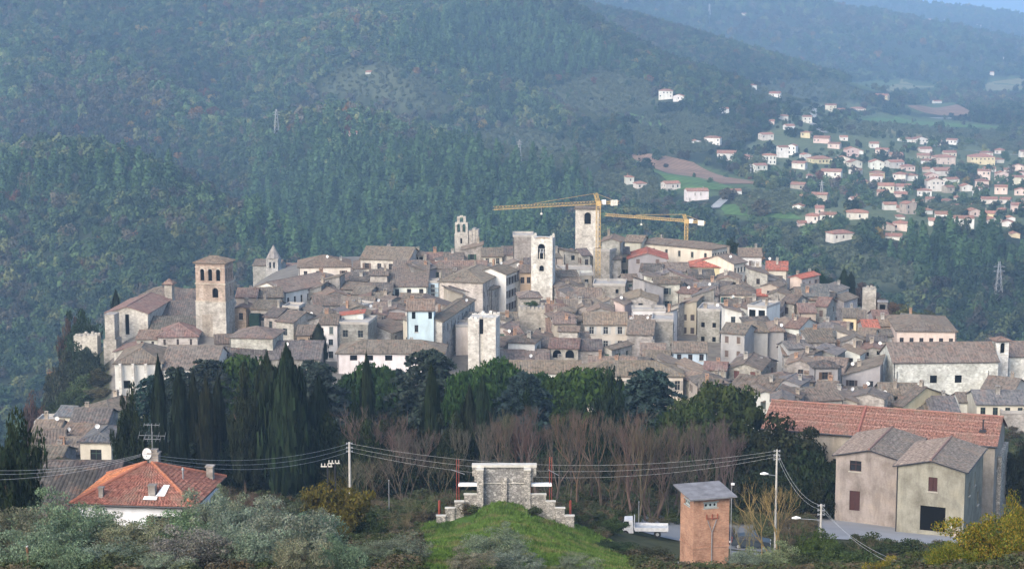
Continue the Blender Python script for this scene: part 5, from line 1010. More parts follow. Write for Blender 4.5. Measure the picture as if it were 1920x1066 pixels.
# lattice pylons across the valley
def pylons():
    for k, (px, pt, pb, lab) in enumerate([(519,205,254,'lattice pylon standing in the wood on the upper left slope'),(974,262,302,'lattice pylon in the olive grove above the bell gable'),(1540,338,376,'lattice pylon among the valley houses'),(1871,488,575,'lattice pylon in the dark wood at the right edge'),(1420,470,500,'thin lattice mast right of the big cream palace'),(1330,8,28,'tiny pylon on the far hazy hillside')]):
        q = hit(px, pb, 700 if k in (3,) else 850)
        if q is None: continue
        h = (pb-pt)*q.y/F; root = tag(empty('pylon', q), lab, 'pylon', 'lattice pylons'); mb = MB(); n = 7; W = h*0.10
        pt_ = lambda i, sx, sy: Vector((sx*W*(1-0.85*i/n), sy*W*(1-0.85*i/n), h*i/n))
        t = 0.00014*q.y
        for i in range(n):
            for sx, sy, ex, ey in ((-1,-1,1,-1),(1,-1,1,1),(1,1,-1,1),(-1,1,-1,-1)):
                mb.tube(pt_(i,sx,sy), pt_(i+1,sx,sy), t, n=3); mb.tube(pt_(i,sx,sy), pt_(i+1,ex,ey), t*0.6, n=3)
        mb.build('lattice_body', M_METAL, root)
        for z in (0.78, 0.88): mb = MB(); mb.tube((-h*0.13,0,h*z), (h*0.13,0,h*z), t, n=3); mb.tube((-h*0.13,0,h*z), (0,0,h*(z+0.05)), t*0.7, n=3); mb.tube((h*0.13,0,h*z), (0,0,h*(z+0.05)), t*0.7, n=3); mb.build('cross_arm', M_METAL, root)
        FARCLEAR.append((q.x, q.y, 4.0)); FARCLEAR.append((q.x, q.y-7, 3.5))
pylons()
# ---------------------------------------------------------------- near trees
def make_leaf():
    m = NT('leaves', 0.8, 0.03); a = m.n('ShaderNodeAttribute', attribute_name='tint')
    c = m.mix(1.0, a.outputs['Color'], m.objcol(), 'MULTIPLY'); m.base(c)
    tr = m.n('ShaderNodeBsdfTranslucent'); m.l(c, tr.inputs['Color']); ms = m.n('ShaderNodeMixShader'); ms.inputs[0].default_value = 0.22
    out = [x for x in m.t.nodes if x.type == 'OUTPUT_MATERIAL'][0]; m.l(m.b.outputs[0], ms.inputs[1]); m.l(tr.outputs[0], ms.inputs[2]); m.l(ms.outputs[0], out.inputs['Surface'])
    return m.mat
def make_bark():
    m = NT('bark', 0.95, 0.03); v = m.coord(scale=(4,4,0.8)); m.base(m.mix(1.0, m.ramp(m.noise(v, 2.0, 4), [(0.3, (0.6,0.6,0.6)), (0.7, (1.25,1.2,1.15))]), m.objcol(), 'MULTIPLY')); m.bump(m.noise(v, 3.0), 0.6, 0.05); return m.mat
M_LEAF, M_BARK = make_leaf(), make_bark()
def unit(a): return a/np.maximum(np.linalg.norm(a, axis=-1, keepdims=True), 1e-9)
def leaves(c, nrm, size, asp, r, tint, long=None):
    n = len(c); u = unit(np.cross(nrm, r.normal(0, 1, (n,3)))) if long is None else unit(long); w = unit(np.cross(nrm, u)); size = np.broadcast_to(np.asarray(size), (n,))[:,None]
    V = np.stack([c-u*size, c+w*size*asp, c+u*size, c-w*size*asp], 1).reshape(-1, 3)
    return V, np.arange(4*n).reshape(n, 4), np.repeat(tint, 4, 0)
def tints(r, n, spread=0.35, hue=0.08):
    k = r.uniform(1-spread, 1+spread, n)[:,None]; return k*(1 + r.uniform(-hue, hue, (n,3)))
def clumps(r, centers, rad, per, flat=1.0):
    k = np.repeat(np.arange(len(centers)), per); n = len(k); d = unit(r.normal(0, 1, (n,3))); rr = r.uniform(0.45, 1.05, n)**0.6
    p = centers[k] + d*(rad[k]*rr)[:,None]*np.array([1,1,flat]); shade = r.uniform(0.75, 1.25, len(centers))[k]
    return p, d, shade
def crown_cypress(seed):
    r = np.random.RandomState(seed); n = 6500; t = r.rand(n)**0.85; a = r.uniform(0, 6.283, n)
    prof = np.clip(np.minimum((t/0.14)**0.6, 1)*(1-np.clip((t-0.28)/0.72, 0, 1)**3.6), 0, 1)
    lump = 0.92 + 0.22*np.sin(3*a+seed+9*t) + 0.16*np.sin(5*a+17*t+seed*2) + 0.13*np.sin(31*t+2*a)
    rr = prof*lump*np.where(r.rand(n) < 0.12, r.uniform(1.0, 1.3, n), r.uniform(0.55, 1.06, n))
    c = np.column_stack([rr*np.cos(a), rr*np.sin(a), t]); nr = np.column_stack([np.cos(a), np.sin(a), np.full(n, 0.25)]) + r.normal(0, 0.45, (n,3))
    lg = np.column_stack([0.25*np.cos(a), 0.25*np.sin(a), np.full(n, 0.09)]) + r.normal(0, 0.05, (n,3))*np.array([1,1,0.1])
    return leaves(c, unit(nr), r.uniform(0.05, 0.11, n), 0.8, r, tints(r, n, 0.4)*(0.55+0.65*np.clip(rr/np.maximum(prof,0.05),0,1))[:,None]**0 , None)
def crown_pine(seed):              # domed umbrella of needle clumps
    r = np.random.RandomState(seed); m = 75; a = r.uniform(0, 6.283, m); q = np.sqrt(r.rand(m))*0.86
    top = 0.90 - 0.42*q**2.2; z = top - r.rand(m)*0.16*(0.4+q); cen = np.column_stack([q*np.cos(a), q*np.sin(a), z]); rad = r.uniform(0.13, 0.24, m)
    p, d, sh = clumps(r, cen, rad, 110, 0.42); n = len(p); return leaves(p, unit(d+r.normal(0,0.5,(n,3))), r.uniform(0.025, 0.055, n), 0.5, r, tints(r, n)*sh[:,None])
def crown_oak(seed, per=95, m=95, sz=(0.02,0.05)):
    r = np.random.RandomState(seed); d = unit(r.normal(0,1,(m,3))); q = r.uniform(0.25, 0.85, m)[:,None]; cen = d*q*np.array([1,1,0.46]) + np.array([0,0,0.52]); cen = cen*(1+0.15*np.sin(d[:,:1]*5+seed)); rad = r.uniform(0.13, 0.27, m)
    p, dd, sh = clumps(r, cen, rad, per, 0.5); n = len(p); p[:,2] = np.maximum(p[:,2], 0.03); return leaves(p, unit(dd+r.normal(0,0.6,(n,3))), r.uniform(*sz, n), 0.55, r, tints(r, n)*sh[:,None])
def crown_cedar(seed):
    r = np.random.RandomState(seed); P_, N_ = [], []
    for k in range(70):
        t = 0.25 + 0.72*(k/69.0)**0.8; L = min(1.0, 0.16+1.35*(1.0-t))**0.8*r.uniform(0.7, 1.1); a = k*2.4 + r.uniform(-0.3, 0.3); m = int(60+150*L)
        s = r.rand(m)**0.7; wd = 0.22*L*(1-s*0.7)+0.03; off = r.uniform(-1, 1, m)*wd; zz = t + 0.03*np.sin(s*2) - 0.10*s**2*L*1.2 + r.normal(0, 0.006, m)
        P_.append(np.column_stack([np.cos(a)*s*L-np.sin(a)*off, np.sin(a)*s*L+np.cos(a)*off, zz])); N_.append(np.column_stack([r.normal(0,.35,m), r.normal(0,.35,m), np.ones(m)]))
    p = np.concatenate(P_); n = len(p); N_ = unit(np.concatenate(N_)); return leaves(p, N_, r.uniform(0.03, 0.06, n), 0.5, r, tints(r, n, 0.4))
def crown_sparse(seed, m=60, per=60):
    V, Q, C_ = crown_oak(seed, 150, 90, (0.012, 0.026)); r = np.random.RandomState(seed); k = np.repeat(r.rand(len(Q)) < 0.45, 4); C_[k] *= np.array([0.45,0.75,0.8]); return V, Q, C_
def bare_mesh(seed, up=0.75, depth=5, spread=0.55, stems=1):
    r = random.Random(seed); mb = MB()
    def go(p, d, L, rad, k):
        q = p + d*L; mb.tube(p, q, rad, rad*0.68, 3 if k < 3 else 4, cap=False)
        if k == 0: return
        for i in range(r.choice((2,3,3)) if k > 1 else r.choice((3,4))):
            e = Vector((r.gauss(0,spread), r.gauss(0,spread), r.uniform(0.2, 1.0)*up*1.4)); nd = (d*0.85+e).normalized(); st = p.lerp(q, r.uniform(0.55, 1.0)); go(st, nd, L*r.uniform(0.62, 0.86), rad*0.60, k-1)
    for s in range(stems):
        d = Vector((r.gauss(0, 0.12 if stems == 1 else 0.35), r.gauss(0, 0.12 if stems == 1 else 0.35), 1)).normalized(); go(Vector((r.gauss(0,0.03*stems),r.gauss(0,0.03*stems),0)), d, 0.30, 0.013 if stems == 1 else 0.009, depth)
    me = mb.mesh('branches', M_BARK); zs = max(v.co.z for v in me.vertices); xs = sorted(math.hypot(v.co.x, v.co.y) for v in me.vertices)[int(len(me.vertices)*0.96)]
    for v in me.vertices: v.co.z /= zs; v.co.x /= xs; v.co.y /= xs
    return me
def leafmesh(name, t): V, Q, C_ = t; return np_mesh(name, V, Q, M_LEAF, C_)
PROTO = {'cypress': [leafmesh('crown', crown_cypress(s)) for s in (1,2,3)], 'pine': [leafmesh('crown', crown_pine(s)) for s in (4,5,6)], 'oak': [leafmesh('crown', crown_oak(s)) for s in (7,8,9)],
 'cedar': [leafmesh('crown', crown_cedar(s)) for s in (10,11)], 'olive': [leafmesh('crown', crown_oak(s, 150, 85, (0.012,0.028))) for s in (12,13,14)], 'sparse': [leafmesh('crown', crown_sparse(s)) for s in (15,16)],
 'bare': [bare_mesh(s, 0.95, 6, 0.32) for s in (1,2,3)], 'barebush': [bare_mesh(s, 0.55, 4, 0.6, 5) for s in (5,6)]}
_trunk = {}
def trunk_mesh(kind):
    if kind not in _trunk:
        mb = MB(); top = {'column':0.7,'cypress':0.7,'pine':0.62,'oak':0.5,'cedar':0.95,'olive':0.45,'sparse':0.6}[kind]; r = random.Random(3); n = 5; pts = [Vector((r.uniform(-.02,.02)*k, r.uniform(-.02,.02)*k, top*k/n)) for k in range(n+1)]
        for k in range(n): mb.tube(pts[k], pts[k+1], 0.075*(1-0.7*k/n), 0.075*(1-0.7*(k+1)/n), 7)
        if kind not in ('cypress','cedar'):
            for i in range(6): a = i*1.05; mb.tube(pts[3], (0.5*math.cos(a), 0.5*math.sin(a), 0.66), 0.03, 0.008, 5)
        _trunk[kind] = mb.mesh('trunk', M_BARK)
    return _trunk[kind]
TCOL = {'cypress':(0.021,0.029,0.014),'pine':(0.034,0.060,0.015),'oak':(0.024,0.033,0.015),'cedar':(0.040,0.060,0.046),'olive':(0.158,0.182,0.124),'sparse':(0.225,0.175,0.028),'bare':(0.105,0.090,0.070),'barebush':(0.15,0.115,0.075)}
TREES = []
PROTO['column'] = PROTO['oak']; TCOL['column'] = (0.023,0.033,0.015)
SPREAD = {'column':1.15,'pine':1.35,'cedar':1.35,'oak':1.3,'olive':1.25,'cypress':1.1}
def tree(kind, px, ytop, wpx, Y, label, name=None, cat='tree', col=None, group=None, sink=0.0):
    x = P(px, ytop, Y).x; g = gz(x, Y)-sink; H = max(0.5, P(px, ytop, Y).z - g); rad = wpx*Y/F/2*SPREAD.get(kind, 1.0); rng = random.Random(int(px*7+ytop*3)); rz = rng.uniform(0, 6.28)
    root = tag(empty(name or {'column':'cypress_tree','cypress':'cypress_tree','pine':'pine_tree','oak':'evergreen_oak','cedar':'cedar_tree','olive':'olive_tree','sparse':'autumn_tree','bare':'bare_tree','barebush':'bare_shrub'}[kind], (x, Y, g), rz), label, cat, group)
    c = tuple(v*rng.uniform(0.85, 1.15) for v in (col or TCOL[kind])); pm = PROTO[kind][rng.randrange(len(PROTO[kind]))]
    if kind in ('bare','barebush'): obj('branches', pm, root, color=c, scale=(rad, rad, H))
    else: obj('crown', pm, root, color=c, scale=(rad, rad, H)); obj('trunk', trunk_mesh(kind), root, color=(0.09,0.07,0.055), scale=(min(rad, H*0.35)*0.9,)*2+(H,))
    TREES.append((x, Y, rad)); return root
T = [ # slim cypresses
 ('cypress',296,681,24,262,'slimmest tall cypress at the left, its tip against the sacristy wall'),('cypress',335,703,30,258,'cypress second right of the slimmest tall one'),('cypress',362,707,24,266,'narrow cypress in the left row, third from its left end'),('cypress',386,716,30,258,'dark cypress fourth in the left row'),('cypress',408,712,24,262,'cypress at the right end of the left row, leaning trunk below'),
 ('column',240,735,68,250,'broad dark cypress behind the red-roofed house'),('column',455,688,74,256,'wide dark cypress, left of the great clump'),('cypress',500,676,62,262,'tall dark cypress in the middle of the great clump'),('cypress',537,664,80,252,'tallest and widest dark cypress of the great clump'),('cypress',598,716,40,258,'cypress just right of the great clump'),
 ('cypress',597,610,24,396,'lone cypress standing in front of the white-topped town house'),('cypress',687,675,26,266,'thin pointed cypress left of the long low white house windows'),('column',662,735,26,258,'short cypress above the lamp pole'),('cypress',809,694,32,262,'green pointed cypress under the stone palace'),('cypress',880,732,28,258,'left one of two slim cypresses under the ruined white tower'),('cypress',905,716,30,262,'right one of two slim cypresses under the ruined white tower'),
 ('column',1146,700,80,258,'broad rough cypress in front of the long tan roof'),('column',990,716,40,270,'cypress among the blue-green cedar boughs'),('column',1336,772,36,246,'small cypress before the big round pine'),
 # pines
 ('pine',455,668,130,296,'bright green pine crown left behind the great cypress clump'),('pine',690,688,130,296,'bright green pine below the long low white house'),('pine',930,676,130,288,'yellow-green pine in front of the ruined white tower'),('pine',875,700,90,276,'low pine left of the ruined white tower base'),('pine',1100,692,150,292,'wide green pine before the long tan roofs'),('pine',1356,724,160,262,'big round dark green pine left of the red warehouse roof'),('pine',1010,700,90,300,'small pine between cedar and long white building'),('pine',1300,760,110,256,'lower pine on the left flank of the big round pine'),
 # cedars
 ('cedar',590,690,150,286,'blue-green cedar behind the great cypress clump'),('cedar',385,686,150,292,'blue-green cedar below the sacristy'),('cedar',805,668,170,292,'large blue-green cedar under the long stone palace'),('cedar',985,712,140,272,'cedar with hanging boughs in the middle of the grove'),('cedar',1215,706,170,280,'wide blue-green cedar left of the big round pine'),('cedar',740,706,110,300,'small cedar behind the thin pointed cypress'),('cedar',285,716,100,300,'cedar right of the broad dark cypress, below the sacristy wall'),('oak',236,748,70,338,'dark tree at the corner of the yellow house'),('oak',330,735,110,318,'dark tree under the sacristy wing'),('oak',450,720,120,310,'dark tree under the pale stepped-roof house'),('cedar',330,700,90,290,'cedar half hidden by the left cypress row'),
 # dark oaks
 ('oak',1480,788,200,236,'huge dark evergreen oak against the warehouse wall'),('oak',1400,820,150,238,'dark evergreen oak below the big round pine'),('oak',1535,856,90,226,'rounded dark oak touching the warehouse corner'),('oak',18,770,110,148,'dark evergreen tree at the left picture edge'),('oak',760,770,110,262,'dark oak behind the bare trees left of the terrace wall'),('oak',620,772,90,256,'dark oak in the shade behind the lamp pole'),('oak',850,776,80,256,'dark oak under the green pointed cypress'),('oak',1075,756,110,262,'dark oak behind the red-brown bare trees'),('oak',1240,776,120,262,'dark oak below the wide cedar'),('oak',690,790,90,252,'dark oak behind the tall bare tree'),('oak',930,770,110,264,'dark oak under the yellow-green pine'),('oak',430,800,90,262,'dark oak at the foot of the cypress row'),('oak',560,800,90,262,'dark oak at the foot of the great cypress clump'),('oak',1915,826,60,240,'dark bush tree right of the warehouse gable'),
 ('oak',1445,826,150,244,'dark oak between the big round pine and the huge oak'),('oak',1510,842,150,232,'dark rounded oak at the right flank of the huge oak'),('oak',1440,880,140,224,'low dark oak behind the yellowish bare shrub'),('oak',1345,850,120,238,'low dark oak right of the bare tree row'),('oak',1535,900,90,224,'low dark oak beside the warehouse door'),('oak',470,850,130,240,'low dark thicket left at the feet of the great cypress clump'),('oak',580,846,130,240,'low dark thicket right at the feet of the great cypress clump'),('oak',740,850,120,246,'dark thicket behind the leaning bare trees'),('oak',850,850,110,246,'dark thicket left behind the terrace wall'),('oak',960,846,130,248,'dark thicket straight behind the terrace wall'),('oak',1080,850,130,248,'dark thicket right behind the terrace wall'),('oak',1260,850,130,244,'dark thicket above the brick tower'),('oak',520,840,160,262,'dark holm thicket below the great cypress clump'),('oak',350,840,150,262,'dark thicket below the left cypress row'),('oak',640,840,120,262,'dark thicket behind the tall pale pole'),('oak',1180,800,120,262,'dark thicket behind the broad rough cypress'),('oak',1010,800,120,264,'dark thicket under the hanging cedar boughs'),
 # bare trees
 ('bare',705,768,130,226,'tall bare tree right of the lamp pole'),('bare',770,800,110,230,'bare tree second right of the lamp pole'),('bare',830,808,100,232,'bare tree left of the left scaffold posts'),('bare',668,800,80,232,'thin bare tree right behind the lamp pole'),
 ('bare',735,790,110,224,'slender bare tree between the first two right of the lamp pole'),('bare',800,812,120,222,'low spreading bare tree left of the scaffold posts'),('bare',865,800,110,226,'bare tree directly behind the left scaffold posts'),
 ('barebush',625,880,80,215,'grey bare thicket behind the round yellow-green shrub'),
 # shrubs
 ('oak',626,904,132,172,'round yellow-green shrub in front of the lamp pole'),
]
T = [(k_, a_, b_, c_*(0.85 if k_ == 'cypress' and c_ > 50 else 1.1 if k_ in ('pine','cedar') else 1), Y_-(26 if 244 <= Y_ <= 270 and a_ < 900 else 0), l_) for k_, a_, b_, c_, Y_, l_ in [(q[0], q[1], q[2]-(12 if q[0] in ('pine','cedar') else 10 if q[0] == 'bare' else 0), *q[3:]) for q in T]]
for q in T: tree(*q[:6], col=(0.115,0.098,0.018) if 'yellow-green shrub' in q[5] else None, name='shrub' if 'shrub' in q[5] and q[0] == 'oak' else None, cat='shrub' if 'shrub' in q[5] or 'thicket' in q[5] else 'tree')
def rows_of(kind, spots, lab, group, **kw):
    for i, (px, yt, wp, Y) in enumerate(spots):
        tree(kind, px, yt, wp, Y, lab[i] if isinstance(lab, list) else lab, group=group, **kw)
_r = random.Random(12); spots = []
ORD = ['first','second','third','fourth','fifth','sixth','seventh','eighth','ninth','tenth','eleventh','twelfth','thirteenth','fourteenth','fifteenth','sixteenth','seventeenth','eighteenth','nineteenth','twentieth','twenty-first','twenty-second']
for i in range(22): spots.append((905+i*22.5+_r.uniform(-6,6), 754+_r.uniform(0,28)+ (12 if i > 12 else 0), 95+_r.uniform(0,40), 205+_r.uniform(0,24)))
rows_of('bare', spots, [f'red-brown bare tree, {ORD[i]} from the left in the row behind the terrace wall' for i in range(22)], 'row of bare trees behind the terrace wall', col=(0.106,0.086,0.066))
for i in range(16): tree('barebush', 668+i*46+_r.uniform(-10,10), 832+_r.uniform(0,26), 125, 212+_r.uniform(0,14), f'grey-brown thicket, {ORD[i]} from the left along the foot of the bare trees', name='thicket', cat='thicket', col=(0.102,0.086,0.066), group='thickets under the bare trees')
OL = [(15,985,150,112),(95,968,150,118),(175,960,150,124),(250,985,140,112),(325,962,150,122),(395,965,140,124),(455,975,150,116),(525,985,170,110),(590,1000,130,112),(60,1020,150,100),(205,1030,160,98),(360,1030,160,98),(480,1035,150,98),(745,1000,110,122),(690,1018,90,118),(925,988,130,128),(970,1030,110,118),(880,1028,90,116),(1082,1040,90,122),(1440,1018,110,160),(1390,1030,80,158),(300,1050,120,92),(110,1055,120,92),(560,1050,110,94),(640,1050,100,96),(410,905,80,140),(430,940,100,134)]
OL = [(a, b-((10 if 140 < a < 345 else 44) if d_ < 130 and a < 660 else 0), c, d_) for a, b, c, d_ in OL]
rows_of('olive', OL, ['olive tree at the left picture edge, behind the curved post','olive tree below the old barn','olive tree under the left corner of the red-roofed house','low olive below the white house wall','silvery olive below the middle of the white house wall','olive right of the white house wall','olive left of the round yellow-green shrub','wide silvery olive below the round yellow-green shrub','small olive under the round yellow-green shrub','olive in the lower left corner','olive in the bottom row below the red-roofed house','olive in the bottom row below the right end of the red-roofed house','olive in the bottom row, left of centre','pale olive left of the grass spur','small olive beside the grass spur','silvery olive in the middle of the grass spur','right half of the olive pair on the grass spur','left small olive at the foot of the grass spur','olive at the lower right of the grass spur','olive in front of the dark parked car','small olive left of the dark parked car','olive at the bottom edge left','olive at the bottom edge near the curved post','olive at the bottom edge below the shrub','smallest olive at the bottom edge centre left','olive right behind the red-roofed house','grey olive shrub right of the red-roofed house'], 'olive trees in the foreground')
BB = [(420,905,120,150,'dry grey shrub right of the red-roofed house',(0.17,0.14,0.10)),(480,915,100,165,'dry brown shrub left of the round yellow-green shrub',(0.15,0.115,0.085)),(30,930,90,160,'dry brown shrub left of the old barn',(0.15,0.10,0.06)),(110,945,110,158,'leafless shrub before the old barn',(0.13,0.10,0.075)),(1445,902,140,188,'yellowish bare shrub around the taller street pole',(0.24,0.185,0.10)),(1400,930,80,186,'small yellowish bare shrub right of the brick tower',(0.20,0.155,0.09)),(1490,950,90,182,'dark bare shrub under the street lamp',(0.10,0.075,0.06)),(780,935,90,190,'brown bramble left of the stepped wall',(0.13,0.105,0.07)),(750,960,100,172,'brown bramble above the pale olive',(0.12,0.10,0.065)),(830,905,70,222,'bare shrub behind the left stepped wall',(0.12,0.09,0.07)),(1640,1005,110,170,'brown bare shrub below the forecourt',(0.13,0.10,0.075))]
for px, yt, wp, Y, lab, c in BB: tree('barebush', px, yt, wp, Y, lab, cat='shrub', col=c)
GB = [(1150,968,50,193,'small green bush left of the white truck',(0.05,0.075,0.025)),(1120,985,60,190,'dark green bush right of the stepped wall',(0.03,0.045,0.02)),(1555,1020,90,160,'green bush at the foot of the shorter street pole',(0.05,0.075,0.025)),(1625,1004,110,172,'green bush below the warehouse forecourt',(0.045,0.065,0.025)),(1690,1008,90,168,'dark green bush beneath the garage opening',(0.035,0.05,0.022)),(1530,990,70,170,'leafy green bush behind the shorter street pole',(0.055,0.08,0.025)),(1600,1040,130,140,'low green bush at the bottom edge right',(0.05,0.07,0.025)),(1500,1048,110,140,'low green bush below the dark car',(0.04,0.055,0.022)),(690,960,80,172,'green shrub right of the round yellow-green shrub',(0.05,0.06,0.022)),(560,945,80,168,'grey-green shrub left of the round yellow-green shrub',(0.09,0.10,0.06)),(870,800,60,250,'lime green bush behind the left scaffold posts',(0.13,0.15,0.03)),(820,830,50,246,'small lime green bush in the bare thicket',(0.12,0.13,0.03)),
 (1200,1035,120,172,'dark scrub on the bank left of the brick tower',(0.035,0.045,0.02)),(1140,1020,100,176,'dark scrub at the right edge of the grass spur',(0.035,0.05,0.02)),(1240,1055,90,165,'dark scrub at the foot of the brick tower',(0.035,0.045,0.02)),(1770,1030,110,130,'green scrub left of the yellow tree',(0.06,0.07,0.025))]
for px, yt, wp, Y, lab, c in GB: tree('oak', px, yt, wp, Y, lab, name='bush', cat='bush', col=c)
for px, yt, wp, Y, lab in [(1850,955,210,104,'large yellow-leaved tree in the lower right corner'),(1915,920,120,110,'yellow tree at the right picture edge'),(1660,1040,90,98,'small yellow tree top at the bottom edge'),(1780,1010,120,102,'golden tree left of the large yellow one')]: tree('sparse', px, yt, wp, Y, lab)
# trees of the town and its cliff
for k, px, yt, wp, Y, lab, c in [('oak',1310,543,34,466,'dark tree rising between the houses right of the crane',(0.04,0.055,0.025)),('oak',1504,600,44,430,'dark tree in the gap right of the grey-plastered house',(0.035,0.05,0.025)),('oak',1530,612,40,432,'lower dark tree in the gap among the right-hand roofs',(0.04,0.05,0.028)),('oak',1490,622,22,420,'small dark tree beside the white house end',(0.035,0.05,0.025)),('oak',1532,505,34,505,'dark tree at the right end of the crest',(0.03,0.045,0.022)),('cypress',1583,506,14,520,'left one of the two cypresses beyond the town',None),('cypress',1596,512,14,522,'right one of the two cypresses beyond the town',None),('oak',1550,520,40,530,'dark tree left of the two cypresses beyond the town',(0.035,0.05,0.025)),('oak',1660,560,50,505,'russet tree behind the small ruined tower',(0.10,0.06,0.035)),('oak',1620,530,60,540,'brown tree left behind the small ruined tower',(0.075,0.06,0.04)),('oak',1370,448,24,545,'dark tree at the right corner of the big cream palace',(0.03,0.045,0.022)),
 ('oak',150,583,64,446,'dark tree above the cliff retaining wall',(0.03,0.045,0.022)),('oak',128,596,40,450,'reddish tree left of the cliff retaining wall',(0.08,0.055,0.035)),('cypress',217,548,16,455,'small cypress behind the cathedral transept',None),('oak',120,660,70,420,'bushy tree on the cliff, upper left',(0.04,0.05,0.028)),('oak',150,646,60,424,'dark bush hiding the foot of the cliff retaining wall',(0.035,0.045,0.025)),('oak',165,655,70,412,'bushy tree on the cliff below the retaining wall',(0.04,0.05,0.028)),('oak',185,690,50,402,'bushy tree against the buttress foot',(0.06,0.065,0.03)),('oak',150,705,70,396,'pale green tree low on the cliff',(0.085,0.09,0.045)),('oak',100,715,70,398,'grey-green tree at the lower cliff edge',(0.06,0.065,0.04)),('oak',65,735,50,392,'russet bush at the bottom of the cliff',(0.09,0.06,0.04)),('oak',120,735,60,380,'green bush behind the yellow house',(0.05,0.06,0.03)),('oak',190,725,50,390,'olive-green bush behind the yellow house roof',(0.08,0.085,0.04)),('oak',1600,585,40,470,'yellowish bush left of the yellow house below the ruined tower',(0.10,0.09,0.035)),('oak',1700,575,60,475,'pale bush on the slope above the pink palace',(0.09,0.095,0.045)),('oak',1740,580,60,470,'green bush behind the pink palace roof',(0.06,0.07,0.035)),('oak',1000,566,30,428,'greenery growing on top of the battlemented tower',(0.05,0.07,0.03))]:
    if 'growing on top' in lab:
        p = P(998, 572, 429); o = tag(empty('rooftop_shrub', (p.x, p.y, p.z-0.3)), lab, 'shrub'); obj('foliage', PROTO['oak'][0], o, color=(0.05,0.075,0.03), scale=(2.0,1.4,1.3)); continue
    tree(k, px, yt, wp, Y, lab, col=c)
# undergrowth and grass
def near_stuff():
    r = np.random.RandomState(31); N = 26000; Y = r.uniform(85, 345, N); px = r.uniform(-150, 2080, N); x = (px-960)/F*Y*1.01; z = ground(x, Y); a, b = proj_np(x, Y, z)
    spur = inpoly(a, b, [(770,1300),(785,985),(815,975),(895,970),(897,905),(990,905),(1000,970),(1090,985),(1180,1040),(1300,1300)]); paved = inpoly(a, b, [(1150,985),(1400,985),(1480,1060),(1290,1066),(1150,1030)]) | inpoly(a, b, [(1540,950),(1830,955),(1830,1020),(1560,1000)]) | ((Y > 195) & (Y < 250) & (px > 1540)); hs = (Y > 140) & (Y < 165) & (px > 100) & (px < 460)
    k = ~spur & ~paved & ~hs & (r.rand(N) < np.where((Y < 145) & (px < 720), 0.3, 0.8)); pts = np.column_stack([x, Y, z])[k]; n = len(pts); s = r.uniform(0.35, 1.0, n)*np.where(Y[k] > 215, 1.3, 1.0); t = r.rand(n)
    tint = np.where((t < 0.35)[:,None], (0.085,0.070,0.045), np.where((t < 0.75)[:,None], (0.045,0.058,0.025), (0.07,0.08,0.04)))*r.uniform(0.7, 1.3, n)[:,None]
    scatter('undergrowth', 'low brambles and weeds covering the ground between the trees', 'undergrowth', PR_FINE, pts, np.column_stack([s,s,s*0.75]), tint, 5)
    N = 60000; Y = r.uniform(105, 200, N); px = r.uniform(740, 1320, N); x = (px-960)/F*Y*1.01; z = ground(x, Y); a, b = proj_np(x, Y, z)
    k = inpoly(a, b, [(770,1300),(785,985),(815,978),(890,985),(905,925),(985,925),(990,970),(1090,988),(1190,1040),(1300,1300)]); pts = np.column_stack([x, Y, z])[k]; n = len(pts); pat = _n2(pts[:,0], pts[:,1], 0.7, 5)+0.6*_n2(pts[:,0], pts[:,1], 1.9, 6)
    V = []; 
    for i in range(9): q = r.uniform(-0.5, 0.5, 2); dx, dy = r.uniform(-0.35, 0.35, 2); an = r.uniform(0, 3.14); cx_, sx_ = 0.09*math.cos(an), 0.09*math.sin(an); V += [(q[0]-cx_, q[1]-sx_, 0), (q[0]+cx_, q[1]+sx_, 0), (q[0]+dx, q[1]+dy, r.uniform(0.5, 1.1))]
    pr = proto('grass_tuft', np.array(V), np.arange(27).reshape(9,3), M_FARLEAF); s = r.uniform(0.22, 0.48, n)
    tint = np.where((pat > 0.25)[:,None], (0.140,0.155,0.060), np.where((pat < -0.25)[:,None], (0.065,0.115,0.028), (0.100,0.170,0.038)))*r.uniform(0.6, 1.4, n)[:,None]
    scatter('grass', 'short green grass on the spur below the stepped wall', 'grass', [pr], pts, np.column_stack([s*1.5,s*1.5,s]), tint, 6)
near_stuff()
